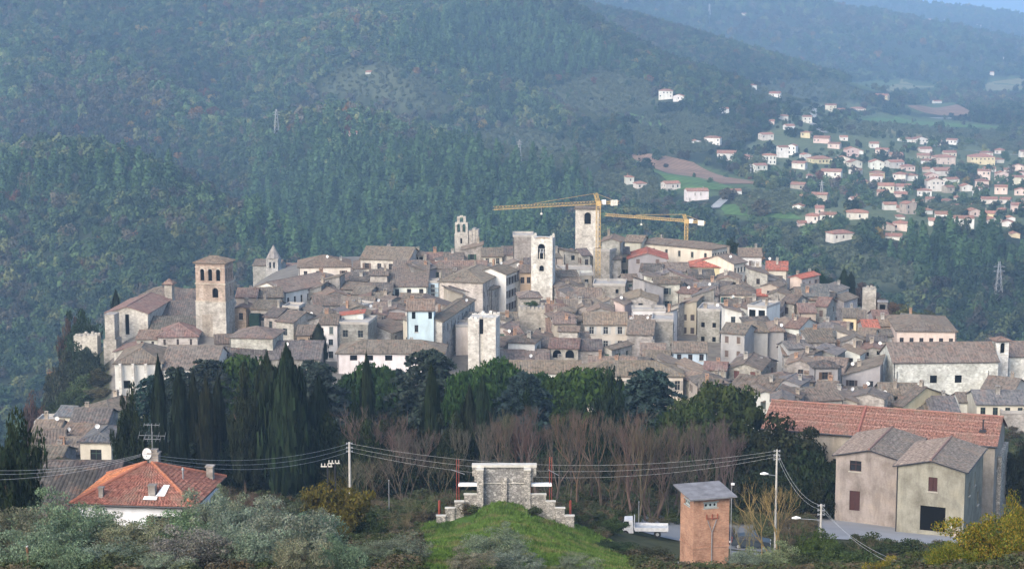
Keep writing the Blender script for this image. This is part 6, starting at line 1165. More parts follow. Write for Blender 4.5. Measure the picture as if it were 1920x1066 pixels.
# ---------------------------------------------------------------- near buildings
M_WORN = NT('worn_plaster', 0.92, 0.12)
def _worn():
    m = M_WORN; v = m.coord(); big = m.noise(v, 0.35, 6, 0.65); st = m.noise(m.coord(scale=(0.9,0.9,0.22)), 1.2, 5, 0.65)
    c = m.mix(0.85, m.objcol(), m.ramp(big, [(0.32, (0.60,0.57,0.54)), (0.5, (1,1,1)), (0.68, (1.18,1.14,1.06))]), 'MULTIPLY')
    c = m.mix(0.6, c, m.ramp(st, [(0.36, (0.55,0.53,0.51)), (0.56, (1,1,1))]), 'MULTIPLY')
    c = m.mix(0.5, c, m.ramp(m.noise(v, 5.0, 5), [(0.3, (0.72,0.72,0.72)), (0.6, (1.05,1.05,1.05))]), 'MULTIPLY'); m.base(c); m.bump(m.noise(v, 7.0, 4), 0.3, 0.03); return m.mat
M_WORN = _worn()
def make_rubble():
    m = NT('rubble_stone', 0.95, 0.1); v = m.coord(scale=(1,1,1.5)); vo = m.n('ShaderNodeTexVoronoi', Scale=3.6); m.l(v, vo.inputs['Vector']); ve = m.n('ShaderNodeTexVoronoi', feature='DISTANCE_TO_EDGE', Scale=3.6); m.l(v, ve.inputs['Vector'])
    c = m.mix(0.9, m.objcol(), m.ramp(vo.outputs['Color'], [(0.1, (0.50,0.50,0.50)), (0.9, (1.35,1.33,1.3))]), 'MULTIPLY'); c = m.mix(m.ramp(ve.outputs['Distance'], [(0.02, 0.75), (0.09, 0.0)]), c, (0.10,0.095,0.085)); c = m.mix(0.6, c, m.ramp(m.noise(v, 0.7, 5), [(0.35, (0.55,0.55,0.55)), (0.6, (1.05,1.05,1.05))]), 'MULTIPLY')
    m.base(c); m.bump(ve.outputs['Distance'], 0.8, 0.08); return m.mat
M_RUBBLE = make_rubble()
def make_brick():
    m = NT('red_brick', 0.9, 0.15)
    cc = m.n('ShaderNodeTexCoord'); sp = m.n('ShaderNodeSeparateXYZ'); m.l(cc.outputs['Object'], sp.inputs[0]); cb = m.n('ShaderNodeCombineXYZ'); m.l(m.math('ADD', sp.outputs[0], sp.outputs[1]), cb.inputs[0]); m.l(sp.outputs[2], cb.inputs[1])
    br = m.n('ShaderNodeTexBrick', Scale=1.0); br.inputs['Brick Width'].default_value = 0.27; br.inputs['Row Height'].default_value = 0.075; br.inputs['Mortar Size'].default_value = 0.010; br.inputs['Color1'].default_value = (0.36,0.17,0.10,1); br.inputs['Color2'].default_value = (0.46,0.25,0.155,1); br.inputs['Mortar'].default_value = (0.36,0.28,0.22,1); m.l(cb.outputs[0], br.inputs['Vector'])
    v = m.coord(); c = m.mix(0.8, br.outputs['Color'], m.ramp(m.noise(v, 0.9, 6, 0.7), [(0.33, (0.60,0.56,0.54)), (0.52, (1,1,1)), (0.7, (1.25,1.2,1.15))]), 'MULTIPLY'); c = m.mix(0.45, c, m.ramp(m.noise(v, 4.5, 4, 0.7), [(0.3, (0.55,0.55,0.55)), (0.62, (1.15,1.15,1.15))]), 'MULTIPLY'); m.base(c); m.bump(br.outputs['Fac'], -0.3, 0.02); return m.mat
M_BRICK = make_brick()
M_RED = plain('rust_red_paint', (0.26,0.06,0.04), 0.6); M_SLAB = plain('weathered_concrete', (0.20,0.20,0.21), 0.85, scale=1.2, var=0.4); M_POLE = plain('concrete_pole', (0.46,0.44,0.40), 0.8); M_ASPH = field_mat('asphalt', (0.22,0.23,0.245)); M_COPE = plain('pale_coping_stone', (0.54,0.52,0.46), 0.85, scale=1.5)
def patch_sheet(name, pts, mat, lift=0.06, n=14):     # draped paving, corner points are (px, Y)
    q = [Vector(((px-960)/F*Y*1.01, Y, 0)) for px, Y in pts]; V = []; 
    for j in range(n+1):
        for i in range(n+1): s, t = i/n, j/n; p = (q[0]*(1-s)+q[1]*s)*(1-t)+(q[3]*(1-s)+q[2]*s)*t; V.append((p.x, p.y, gz(p.x, p.y)+lift))
    ix = np.arange((n+1)**2).reshape(n+1, n+1); Q = np.stack([ix[:-1,:-1], ix[:-1,1:], ix[1:,1:], ix[1:,:-1]], -1).reshape(-1, 4)
    return tag(obj(name, np_mesh(name, np.array(V), Q, mat, None, True)), kind='structure')
patch_sheet('car_park', [(1120,206),(1480,192),(1530,222),(1140,222)], M_ASPH, 0.10); patch_sheet('access_road', [(1370,150),(1440,150),(1440,192),(1380,194)], M_ASPH, 0.14); patch_sheet('forecourt', [(1520,205),(1850,200),(1860,236),(1540,236)], field_mat('pale_asphalt', (0.30,0.31,0.33)), 0.12)
def frame_of(bx, by, cx, al, d, Y):
    al = R(al); B = P(bx, by, Y); dep0 = B.y*CT-(B.z-CZ)*ST; k = (cx-960)/F; w = (k*dep0-B.x)/(math.cos(al)-k*math.sin(al)*CT)
    e1 = Vector((math.cos(al), math.sin(al), 0)); e2 = Vector((-math.sin(al), math.cos(al), 0)); cen = B+e1*(w/2)+e2*(d/2); base = min(gz(q.x, q.y) for q in (B, B+e1*w, B+e1*w+e2*d, B+e2*d))-0.4
    return al, w, cen, base, B.z-base
def tiled_slope(parent, o, eu, ev, L, Hs, a, b, cols, rng, row=0.34, per=0.25):     # courses of tiles, each lapping the one below
    o, eu, ev = Vector(o), Vector(eu).normalized(), Vector(ev).normalized(); n = eu.cross(ev); k = int(round(Hs/row))
    for i in range(k):
        v0, v1 = Hs*i/k, Hs*(i+1)/k + 0.05; f0, f1 = v0/Hs, min(1, v1/Hs); mb = MB(); u0a, u0b = a*f0, L-(L-b)*f0; u1a, u1b = a*f1, L-(L-b)*f1
        m = max(1, int(round((u0b-u0a)/per))); pr = [(0,0.0),(0.25,0.05),(0.6,0.05),(0.75,0.0)]; us = [((j+s)/m, h) for j in range(m) for s, h in pr]+[(1.0, 0.0)]
        for (s0, h0), (s1, h1) in zip(us[:-1], us[1:]):
            A = o+eu*(u0a+(u0b-u0a)*s0)+ev*v0+n*(h0+0.05); B = o+eu*(u0a+(u0b-u0a)*s1)+ev*v0+n*(h1+0.05); C_ = o+eu*(u1a+(u1b-u1a)*s1)+ev*v1+n*(h1+0.005); D = o+eu*(u1a+(u1b-u1a)*s0)+ev*v1+n*(h0+0.005)
            mb.face([A,B,C_,D], 0, [(s0*L,v0),(s1*L,v0),(s1*L,v1),(s0*L,v1)]); mb.face([A-n*0.05, B-n*0.05, B, A], 0, [(s0*L,v0)]*4)
        j = rng.uniform(0.88, 1.12); c = cols[i % len(cols)] if isinstance(cols, list) else cols; mb.build('tile_course', M_TILE, parent, tuple(x*j for x in c))
def make_tile():
    m = NT('near_tiles', 0.85, 0.2); t = m.noise(m.coord('UV', (4.0,2.9,1)), 1.0, 1, 0.4); ob = m.coord()
    c = m.mix(1.0, m.objcol(), m.ramp(t, [(0.3, (0.55,0.50,0.48)), (0.5, (1,1,1)), (0.7, (1.5,1.52,1.5))]), 'MULTIPLY'); c = m.mix(m.ramp(m.noise(ob, 0.6, 5, 0.7), [(0.50, 0.0), (0.66, 0.55)]), c, (0.22,0.17,0.13)); c = m.mix(0.5, c, m.ramp(m.noise(ob, 3.0, 4), [(0.3, (0.6,0.6,0.6)), (0.6, (1.05,1.05,1.05))]), 'MULTIPLY'); m.base(c); return m.mat
M_TILE = make_tile()
def red_house():
    rng = random.Random(2); Y = 150.0; d = 9.8; al, w, cen, base, H = frame_of(130, 944, 366, -6, d, Y); ov = 0.45; W, D = w-2*ov, d-2*ov
    root = tag(empty('red_roofed_house', (cen.x, cen.y, base), al), 'white house with a red tiled pyramid roof in the lower left', 'house')
    specs = auto_specs(W, D, H, 'frl', 'sw', rng, 0.9); wall_mesh(W, D, H, 'hip', 0, specs).build('wall', M_PLASTER, root, (0.74,0.76,0.80)); put_windows(root, W, D, H, specs, 'w', (0.10,0.06,0.04))
    p = 0.46; s = min(w, d)/2; q = math.sqrt(1+p*p); mb = MB()
    for sg in (1,): mb.box(-w/2, w/2, -d/2, d/2, H-0.10, H-0.004)
    rf = mb.build('roof', M_DMETAL, root)
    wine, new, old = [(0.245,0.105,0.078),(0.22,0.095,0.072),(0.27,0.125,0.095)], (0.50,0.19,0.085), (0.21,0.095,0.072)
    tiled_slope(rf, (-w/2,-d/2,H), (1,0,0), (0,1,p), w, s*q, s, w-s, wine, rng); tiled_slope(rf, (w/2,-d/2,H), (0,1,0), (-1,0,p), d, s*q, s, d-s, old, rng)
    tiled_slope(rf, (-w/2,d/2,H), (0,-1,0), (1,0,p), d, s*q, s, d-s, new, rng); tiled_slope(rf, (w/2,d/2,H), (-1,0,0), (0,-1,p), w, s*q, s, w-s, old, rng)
    for sx in (-1,1):
        for sy in (-1,1):
            mb = MB(); a = Vector((sx*w/2,sy*d/2,H+0.08)); b = Vector((sx*(w/2-s),sy*(d/2-s),H+s*p+0.10)); m = 16
            for k in range(m): mb.tube(a.lerp(b,k/m), a.lerp(b,(k+1.15)/m), 0.15, 0.12, 7)
            mb.build('hip_cap', M_TILE, rf, (0.36,0.145,0.085) if sx*sy < 0 or sy < 0 and sx > 0 else (0.36,0.14,0.09))
    zt = H+s*p
    mb = MB(); mb.box(-0.4,0.4,-0.35,0.35,-0.8,0.9); mb.box(-0.5,0.5,-0.45,0.45,0.9,1.0); mb.box(-0.3,0.3,-0.25,0.25,1.0,1.25); c = mb.build('chimney', M_STONE, rf, (0.34,0.31,0.28)); c.location = (0.25, 0.8, zt-0.2)
    def zs(x, y): return H+p*min(w/2-abs(x), d/2-abs(y))
    for x, y, hh, ww in ((-w*0.27,-d/2+0.9,0.75,0.18), (w*0.13,-d/2+1.2,0.85,0.28)):
        mb = MB(); mb.box(-ww,ww,-ww,ww,-0.5,hh); mb.box(-ww-0.06,ww+0.06,-ww-0.06,ww+0.06,hh,hh+0.08); c = mb.build('chimney', M_STONE, rf, (0.30,0.28,0.26)); c.location = (x, y, zs(x, y))
    mb = MB(); x, y = w*0.13+0.6, -d/2+1.25
    mb.face([(x-0.3,y-0.3,zs(x,y-0.3)+0.16),(x+0.45,y-0.3,zs(x,y-0.3)+0.16),(x+0.55,y+1.0,zs(x,y+1.0)+0.16),(x+0.05,y+1.0,zs(x,y+1.0)+0.16)]); mb.face([(x-1.2,y-0.75,zs(x,y-0.75)+0.16),(x-0.1,y-0.75,zs(x,y-0.75)+0.16),(x-0.1,y-0.35,zs(x,y-0.35)+0.16),(x-1.2,y-0.35,zs(x,y-0.35)+0.16)]); mb.build('flashing', M_WHITE, rf)
    mb = MB(); x, y = w*0.28, -0.2; mb.tube((x,y,zs(x,y)-0.1), (x,y,zs(x,y)+0.8), 0.07, n=7); mb.tube((x,y,zs(x,y)+0.8), (x,y,zs(x,y)+1.0), 0.14, 0.05, 7); mb.build('vent_pipe', M_METAL, rf)
    x, y = w*0.42, d*0.30; mb = MB(); mb.box(x-0.28,x+0.28,y-0.28,y+0.28,zs(x,y)-0.4,zs(x,y)+1.0); mb.box(x-0.36,x+0.36,y-0.36,y+0.36,zs(x,y)+1.0,zs(x,y)+1.12); mb.build('chimney', M_STONE, rf, (0.36,0.33,0.30))
    ds = obj('satellite_dish', dish_mesh(), rf, (-0.25, 0.3, zt+0.75), -al+0.1, scale=(0.7,0.7,0.9))
    mb = MB(); ax, ay = 0.1, 0.7; mb.tube((ax,ay,zt), (ax,ay,zt+3.2), 0.03, n=5)
    for z, L, k in ((3.1,1.3,0.5),(2.2,2.2,1.0),(1.9,1.4,0.7)):
        mb.tube((ax-L*0.5,ay,zt+z), (ax+L*0.5,ay,zt+z), 0.018, n=4)
        for i in range(5): xx = ax-L*0.5+L*i/4; mb.tube((xx,ay-0.3*k,zt+z-0.25*k), (xx,ay+0.3*k,zt+z+0.25*k), 0.012, n=3)
    mb.build('aerial', M_METAL, rf)
    mb = MB(); mb.tube((-w/2-0.05,-d/2-0.02,H-0.06), (w/2+0.05,-d/2-0.02,H-0.06), 0.09, n=6); mb.build('gutter', M_DMETAL, rf)
red_house()
house(66,917,204,-2,12,'gx','q','d',Y=206,p=0.30,win='',chim=0,dish=False,per=0.42,ov=0.5,tint=0.62,label='old barn with ribbed dark tile roof behind the red-roofed house',name='barn',cat='barn',group=None)
house(22,966,142,-2,8,'sf','q','d',Y=188,p=0.34,win='',chim=0,dish=False,per=0.42,ov=0.5,tint=0.7,label='low shed with ribbed tile roof in front of the old barn',name='shed',cat='shed',group=None)
# warehouse group
BW = (0.30,0.277,0.242)
def warehouse():
    rng = random.Random(9); d = 11.5; al, w, cen, base, H = frame_of(1432, 800, 1866, -20, d, 240); root = tag(empty('warehouse', (cen.x, cen.y, base), al), 'long beige warehouse with a red tiled gable roof', 'warehouse')
    def uf(px): k = (px-960)/F; e = Vector((math.cos(al), math.sin(al), 0)); B = P(1432, 800, 240); dep0 = B.y*CT-(B.z-CZ)*ST; return (k*dep0-B.x)/(math.cos(al)-k*math.sin(al)*CT)
    specs = [('f', uf(1506), uf(1520), H-2.6, H-1.3, 'w'), ('f', uf(1450), uf(1462), H-2.6, H-1.3, 'w'), ('f', uf(1563), uf(1573), H-5.6, H-3.4, 'o'), ('r', 7.6, 8.5, H-0.9, H-0.1, 'o'), ('r', 3.0, 3.8, H-3.9, H-2.3, 'w'), ('r', 7.5, 8.3, H-5.5, H-3.4, 'w')]
    wall_mesh(w, d, H, 'gx', 0.40, specs).build('wall', M_WORN, root, BW); put_windows(root, w, d, H, specs, 'w', (0.05,0.035,0.03))
    p = 0.40; q = math.sqrt(1+p*p); ov = 0.4; run = d/2+ov; mb = MB(); z = H-ov*p
    mb.face([(-w/2-.3,-d/2-ov,z-0.05),(w/2+.3,-d/2-ov,z-0.05),(w/2+.3,0,H+d/2*p-0.05),(-w/2-.3,0,H+d/2*p-0.05)]); mb.face([(w/2+.3,d/2+ov,z-0.05),(-w/2-.3,d/2+ov,z-0.05),(-w/2-.3,0,H+d/2*p-0.05),(w/2+.3,0,H+d/2*p-0.05)])
    rf = mb.build('roof', M_TILE, root, (0.3,0.14,0.1)); reds = [(0.265,0.142,0.105),(0.23,0.118,0.088),(0.30,0.178,0.138),(0.215,0.108,0.082)]
    tiled_slope(rf, (-w/2-.3,-d/2-ov,z), (1,0,0), (0,1,p), w+.6, run*q, 0, w+.6, reds, rng, 0.36, 0.30); tiled_slope(rf, (w/2+.3,d/2+ov,z), (-1,0,0), (0,-1,p), w+.6, run*q, 0, w+.6, reds, rng, 0.36, 0.30)
    mb = MB(); m = 60
    for k in range(m): x = -w/2-.3+(w+.6)*k/m; mb.tube((x,0,H+d/2*p+0.08), (x+(w+.6)*1.15/m,0,H+d/2*p+0.08), 0.15, 0.12, 6)
    mb.build('ridge_cap', M_TILE, rf, (0.28,0.145,0.115))
    x = uf(1608)-w/2; mb = MB(); mb.tube((x,-d/2-ov,z+0.12), (x,0,H+d/2*p+0.12), 0.20, 0.20, 6); mb.build('roof_ridge_seam', M_TILE, rf, (0.27,0.11,0.085))
    mb = MB(); mb.tube((-w/2-.3,-d/2-ov-0.06,z-0.02), (w/2+.3,-d/2-ov-0.06,z-0.02), 0.10, n=6); mb.build('gutter', M_DMETAL, rf)
    mb = MB(); xx = uf(1497)-w/2; mb.tube((xx,-d/2-0.08,0.2), (xx,-d/2-0.08,H-0.2), 0.06, n=6); mb.build('downpipe', M_DMETAL, root)
    x = uf(1838)-w/2; y = -d*0.28; zc = H+(d/2+y)*p; mb = MB(); mb.tube((x,y,zc), (x,y,zc+1.5), 0.10, n=7); mb.box(x-0.4,x+0.4,y-0.4,y+0.3,zc-0.3,zc+0.18); mb.build('flue', M_DMETAL, rf)
    mb = MB(); mb.box(w/2+0.02, w/2+0.5, -d/2+3.6, d/2+0.4, 0, H-2.2); mb.build('stone_base', M_RUBBLE, root, (0.46,0.43,0.38))
warehouse()
def shed_front(label, bx, by, cx, d, Y, al, hl, specs_px, p=0.26, side=()):
    rng = random.Random(int(bx)); al_, w, cen, base, H = frame_of(bx, by, cx, al, d, Y); root = tag(empty('warehouse_wing', (cen.x, cen.y, base), al_), label, 'building', 'gabled wings of the warehouse'); sc = Y/F/math.cos(al_)
    specs = [('f', (a-bx)*sc*0.985, (b-bx)*sc*0.985, H-(y1-by)*Y/F*1.02, H-(y0-by)*Y/F*1.02, k) for a, b, y0, y1, k in specs_px]; specs = [(f,u0,u1,max(0.02,z0),z1,k) for f,u0,u1,z0,z1,k in specs] + [('r',)+tuple(s) for s in [(a,b,H-c,H-e,k) for a,b,c,e,k in side]]
    wall_mesh(w, d, H, 'gy', p, specs, 0.0, 0.3).build('wall', M_WORN, root, tuple(c*rng.uniform(0.92,1.02) for c in BW)); put_windows(root, w, d, H, specs, 'w', (0.055,0.022,0.020))
    q = math.sqrt(1+p*p); ov = 0.35; run = w/2+ov; z = H-ov*p; g = 0.35; mb = MB(); t = 0.06
    mb.face([(-w/2-ov,-d/2-g,z-t),(0,-d/2-g,H+w/2*p-t),(0,d/2+g,H+w/2*p-t),(-w/2-ov,d/2+g,z-t)]); mb.face([(w/2+ov,-d/2-g,z-t),(w/2+ov,d/2+g,z-t),(0,d/2+g,H+w/2*p-t),(0,-d/2-g,H+w/2*p-t)])
    rf = mb.build('roof', M_TILE, root, (0.16,0.14,0.13))
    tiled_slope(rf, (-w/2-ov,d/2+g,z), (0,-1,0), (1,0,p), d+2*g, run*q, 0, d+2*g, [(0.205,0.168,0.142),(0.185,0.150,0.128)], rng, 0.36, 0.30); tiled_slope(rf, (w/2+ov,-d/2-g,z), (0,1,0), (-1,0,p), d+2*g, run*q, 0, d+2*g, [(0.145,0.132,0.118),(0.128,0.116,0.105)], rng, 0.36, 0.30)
    mb = MB(); mb.tube((0,-d/2-g,H+w/2*p+0.08), (0,d/2+g,H+w/2*p+0.08), 0.15, n=7); mb.build('ridge_cap', M_TILE, rf, (0.25,0.16,0.13))
    for sx in (-1,1): mb = MB(); mb.tube((sx*(w/2+ov),-d/2-g-0.02,z-0.03), (0,-d/2-g-0.02,H+w/2*p-0.03), 0.07, n=5); mb.build('verge_board', M_DMETAL, rf); mb = MB(); mb.tube((sx*(w/2+ov+0.05),-d/2-g,z-0.02), (sx*(w/2+ov+0.05),d/2+g,z-0.02), 0.08, n=5); mb.build('gutter', M_DMETAL, rf)
    mb = MB(); mb.box(-w/2-0.03,w/2+0.03,-d/2-0.10,-d/2-0.01,0.0,0.9); mb.build('plinth', M_WORN, root, (0.33,0.29,0.24)) if False else None
    return root, w, d, H
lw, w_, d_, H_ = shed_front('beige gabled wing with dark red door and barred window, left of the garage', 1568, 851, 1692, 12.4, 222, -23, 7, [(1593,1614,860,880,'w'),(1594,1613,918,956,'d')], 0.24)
mb = MB(); mb.box(w_*0.10, w_*0.47, -d_/2-0.16, -d_/2-0.02, 0.9, 2.4); mb.build('garage_surround', M_COPE, lw); mb = MB(); mb.box(w_*0.15, w_*0.47, -d_/2-0.20, -d_/2-0.165, 0.2, 1.75); mb.build('garage_opening', M_DARK, lw)
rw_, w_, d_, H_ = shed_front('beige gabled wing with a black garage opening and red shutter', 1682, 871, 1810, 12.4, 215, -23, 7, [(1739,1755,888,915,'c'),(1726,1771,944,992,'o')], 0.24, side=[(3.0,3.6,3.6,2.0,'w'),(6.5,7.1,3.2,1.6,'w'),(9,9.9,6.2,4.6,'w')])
mb = MB(); mb.tube((-w_/2+0.08,-d_/2-0.08,0.2), (-w_/2+0.08,-d_/2-0.08,H_-0.2), 0.06, n=6); mb.build('downpipe', M_DMETAL, rw_); mb = MB(); mb.box(w_*0.36,w_*0.42,-d_/2-0.012,-d_/2-0.004,0.1,3.8); mb.build('patched_plaster', M_WORN, rw_, (0.52,0.44,0.37))
mb = MB(); mb.box(w_*0.30, w_*0.34, -d_/2-0.35, -d_/2-0.02, 3.9, 4.05); mb.build('wall_lamp', M_WHITE, rw_); mb = MB(); mb.box(-w_*0.62, -w_*0.59, -0.02, 0.0, 2.6, 3.0); 
sg = MB(); sg.box(-0.2,0.2,-0.03,0.0,0,0.36); o = sg.build('notice_plate', plain('yellow_sign', (0.75,0.50,0.05), 0.6)); p = lw.matrix_basis @ Vector((-lw.children[0].dimensions.x*0.40, -12.4/2-0.02, 2.0)); o.location = p; o.rotation_euler = (0,0,R(-23)); tag(o, 'small yellow notice plate on the wall beside the dark red door', 'sign')
# brick transformer tower
def transformer():
    al, w, cen, base, H = frame_of(1301, 936, 1368, 17, 3.0, 160); base -= 1.2; H += 1.2; d = 3.0; root = tag(empty('transformer_tower', (cen.x, cen.y, base), al), 'square red brick transformer tower with a flat slab roof', 'tower')
    mb = MB(); wallface(mb, (-w/2,-d/2,0),(1,0,0),w,0,H,[(w*0.28,w*0.66,H-0.85,H-0.35)],0.12); wallface(mb,(w/2,-d/2,0),(0,1,0),d,0,H,[]); wallface(mb,(w/2,d/2,0),(-1,0,0),w,0,H,[]); wallface(mb,(-w/2,d/2,0),(0,-1,0),d,0,H,[(d*0.28,d*0.72,H-0.85,H-0.35)],0.12); mb.build('wall', M_BRICK, root)
    mb = MB(); o = 0.5; q = [(-w/2-o,-d/2-o),(w/2+o,-d/2-o),(w/2+o,d/2+o),(-w/2-o,d/2+o)]; zz = [H+0.02,H+0.02,H+0.42,H+0.42]
    t = [(*a, z+0.12) for a, z in zip(q, zz)]; b = [(*a, z) for a, z in zip(q, zz)]; mb.face(t); mb.face(b[::-1])
    for i in range(4): j = (i+1) % 4; mb.face([b[i], b[j], t[j], t[i]])
    mb.build('slab_roof', M_SLAB, root)
    for rot, L, off in ((0, w, d/2), (-math.pi/2, d, w/2)):
        mb = MB(); mb.box(-0.19*L, 0.19*L, -0.015, 0.0, -0.25, 0.25, 0); mb.box(-0.22*L,0.22*L,-0.17,-0.10,0.25,0.31,0); mb.box(-0.22*L,0.22*L,-0.17,-0.10,-0.31,-0.25,0)
        for x in (-0.12,0.0,0.12):
            n = 10; mb.face([(x*L+0.10*math.cos(2*math.pi*i/n), -0.02, 0.12*math.sin(2*math.pi*i/n)) for i in range(n)], 1)
        g = mb.build('vent_panel', [plain('vent_cement', (0.36,0.42,0.42), 0.8), M_DARK], root); g.rotation_euler = (0,0,rot); g.location = ((-0.03*w, -off+0.115, H-0.60) if rot == 0 else (-off+0.115, 0, H-0.60))
    mb = MB(); 
    for sx in (-1,1): mb.tube((0.02+sx*0.42,-d/2-0.10,H-1.9), (0.02,-d/2-0.10,H-3.0), 0.035, n=5)
    mb.tube((0.02,-d/2-0.10,H-3.0), (0.02,-d/2-0.10,0.2), 0.05, n=6); mb.build('cable_pipe', M_METAL, root)
    mb = MB(); mb.tube((-0.55,-d/2-0.16,H-1.75),(0.6,-d/2-0.16,H-1.75), 0.03, n=5)
    for x in (-0.5,0.0,0.5): mb.tube((x,-d/2-0.16,H-1.75),(x,-d/2-0.16,H-1.35), 0.045, n=6)
    mb.build('insulator_bar', M_RED, root)
    mb = MB(); mb.box(-w/2-0.04,w/2+0.04,-d/2-0.04,d/2+0.04,H-4.4,H-4.28); mb.build('string_course', M_BRICK, root)
transformer()
p = P(1274, 1060, 157); g = gz(p.x, p.y); mb = MB(); mb.box(-0.28,0.28,-0.2,0.2,0,max(1.2,p.z-g+0.25)); o = tag(empty('meter_box', (p.x, p.y, g)), 'small white metal cabinet at the foot of the brick tower', 'cabinet'); mb.build('cabinet', M_WHITE, o); mb = MB(); mb.box(-0.33,0.33,-0.25,0.25,max(1.2,p.z-g+0.25),max(1.2,p.z-g+0.25)+0.06); mb.build('lid', M_METAL, o)
# stepped terrace wall
def terrace():
    Y = 187.0; s = Y/F; c = P(945, 930, Y); g0 = gz(c.x, Y)-0.6; root = tag(empty('terrace_wall', (c.x, Y, g0)), 'stepped rubble stone wall with pale coping at the top of the grass spur', 'wall')
    X = lambda px: (px-945)*s; Z = lambda py: P(945, py, Y).z - g0
    def part(nm, boxes, mat, col=None):
        for b in boxes: mb = MB(); mb.box(*b); mb.build(nm, mat, root, col)
    ST_ = (0.42,0.40,0.36)
    part('back_wall', [(X(905),X(984),0.55,1.3,-0.5,Z(877))], M_RUBBLE, (0.36,0.355,0.34)); part('ledge', [(X(905)+.02,X(984)-.02,0.40,0.55,Z(908),Z(907))], M_COPE); part('centre_pier', [(X(939),X(951),0.25,0.55,-0.5,Z(897))], M_RUBBLE, ST_)
    part('pier', [(X(893),X(905),-0.4,0.54,-1.5,Z(880)),(X(984),X(996),-0.4,0.54,-1.5,Z(880))], M_RUBBLE, ST_)
    part('coping', [(X(883),X(1008),0.3,1.2,Z(877)+.003,Z(872.5)),(X(892),X(906),-0.5,0.6,Z(880)+.003,Z(877)),(X(983),X(997),-0.5,0.6,Z(880)+.003,Z(877))], M_COPE)
    part('corbel', [(X(884),X(893),0.0,1.4,Z(892),Z(877)),(X(996),X(1007),0.0,1.4,Z(892),Z(877)),(X(888),X(893),0.0,1.4,Z(902),Z(892)),(X(996),X(1001),0.0,1.4,Z(902),Z(892))], M_RUBBLE, ST_)
    for sg, st in ((-1, [(868,893,926),(850,868,938),(832,850,949),(815,833,962)]), (1, [(996,1026,926),(1026,1044,938),(1044,1062,949),(1062,1080,962)])):
        for k, (a, b, py) in enumerate(st): yo = (0.10+0.55*k) ; part('stepped_wall', [(X(a)+.01,X(b)-.01,-0.2-yo*0.5,0.25-yo*0.5,-3.2,Z(py))], M_RUBBLE, (ST_[0]*(0.92+0.05*k), ST_[1]*(0.92+0.05*k), ST_[2]*(0.92+0.05*k))); part('step_coping', [(X(a)-.04,X(b)+.04,-0.24-yo*0.5,0.29-yo*0.5,Z(py)+.003,Z(py-1.5))], M_COPE)
    for sg, a, b in ((-1,857,893),(1,997,1037)):
        pl = tag(empty('scaffold_platform', (c.x+X((a+b)/2), Y, g0)), 'white metal platform on red posts %s of the terrace wall' % ('left' if sg < 0 else 'right'), 'platform'); m_ = X((a+b)/2); L = lambda px: X(px)-m_
        mb = MB(); mb.box(L(a),L(b),0.0,0.9,Z(909),Z(908)); mb.build('deck', M_WHITE, pl); mb = MB(); mb.box(L(a),L(b),-0.05,0.0-.004,Z(911),Z(906)); mb.build('toe_board', M_WHITE, pl)
        for px in ((853.5,858) if sg < 0 else (1033,1037)): mb = MB(); mb.tube((L(px),0.3,-1.0), (L(px),0.3,Z(862 if sg < 0 else 857)), 0.035, n=6); mb.build('post', M_RED, pl)
        mb = MB(); mb.tube((L(a),1.3,Z(909)),(L(a)+0.1,1.3,-1.0),0.05,n=5); mb.build('brace', M_RED, pl)
        e0, e1 = ((843,869) if sg < 0 else (1030,1050)); mb = MB(); mb.tube((L(e0),0.1,Z(880)), (L(e1),0.4,Z(890 if sg < 0 else 892)), 0.035, n=5); mb.build('rail', M_METAL, pl)
    for px, lab in ((819,'short red post left of the stepped wall'),(1074,'short red post right of the stepped wall')): mb = MB(); x = c.x+X(px); mb.tube((0,0,0),(0,0,1.4),0.12,n=8); mb.tube((0,0,1.4),(0,0,1.5),0.12,0.04,8); o = mb.build('bollard', M_RED); o.location = (x, Y+1.5, P(px, 960, Y+1.5).z-0.2); tag(o, lab, 'post')
    tag(empty('x', (0,0,0)), 'x', 'x') if False else None
terrace()
# ---------------------------------------------------------------- poles, lamps and cables
def pole(label, px, yt, Y, r0=0.13, lamp=None, arms=True):
    p = P(px, yt, Y); g = gz(p.x, Y); H = p.z-g; root = tag(empty('utility_pole', (p.x, Y, g)), label, 'pole', 'utility poles'); mb = MB(); mb.tube((0,0,-0.3),(0,0,H), r0, r0*0.7, 9); mb.build('post', M_POLE, root)
    if arms:
        for z in (0.15, 0.6, 1.0): mb = MB(); mb.tube((-0.28,0,H-z),(0.28,0,H-z), 0.045, n=6); mb.tube((-0.28,0,H-z-.1),(-0.28,0,H-z+.1), 0.06, n=6); mb.tube((0.28,0,H-z-.1),(0.28,0,H-z+.1), 0.06, n=6); mb.build('insulator_arm', M_METAL, root)
    if lamp:
        q = P(lamp[0], lamp[1], Y-0.3) - Vector((p.x, Y, g)); mb = MB(); mb.tube((0,0,q.z-0.25),(q.x,q.y,q.z), 0.035, n=6); mb.build('lamp_arm', M_METAL, root); mb = MB(); sx = 0.42
        mb.tube((q.x-sx,q.y,q.z+0.02),(q.x,q.y,q.z+0.06),0.07,0.17,8); mb.tube((q.x,q.y,q.z+0.06),(q.x+sx,q.y,q.z+0.03),0.17,0.06,8); mb.build('lamp_head', M_WHITE, root)
    return p
a = pole('tall pale pole with cables left of the bare trees', 655, 828, 196, 0.16, (606,889) if False else None)
b = pole('tall street pole with lamp in front of the dark oak', 1457, 842, 190, 0.13, (1433,888)); c_ = pole('shorter street pole with lamp below the warehouse', 1540, 944, 172, 0.14, (1493,971))
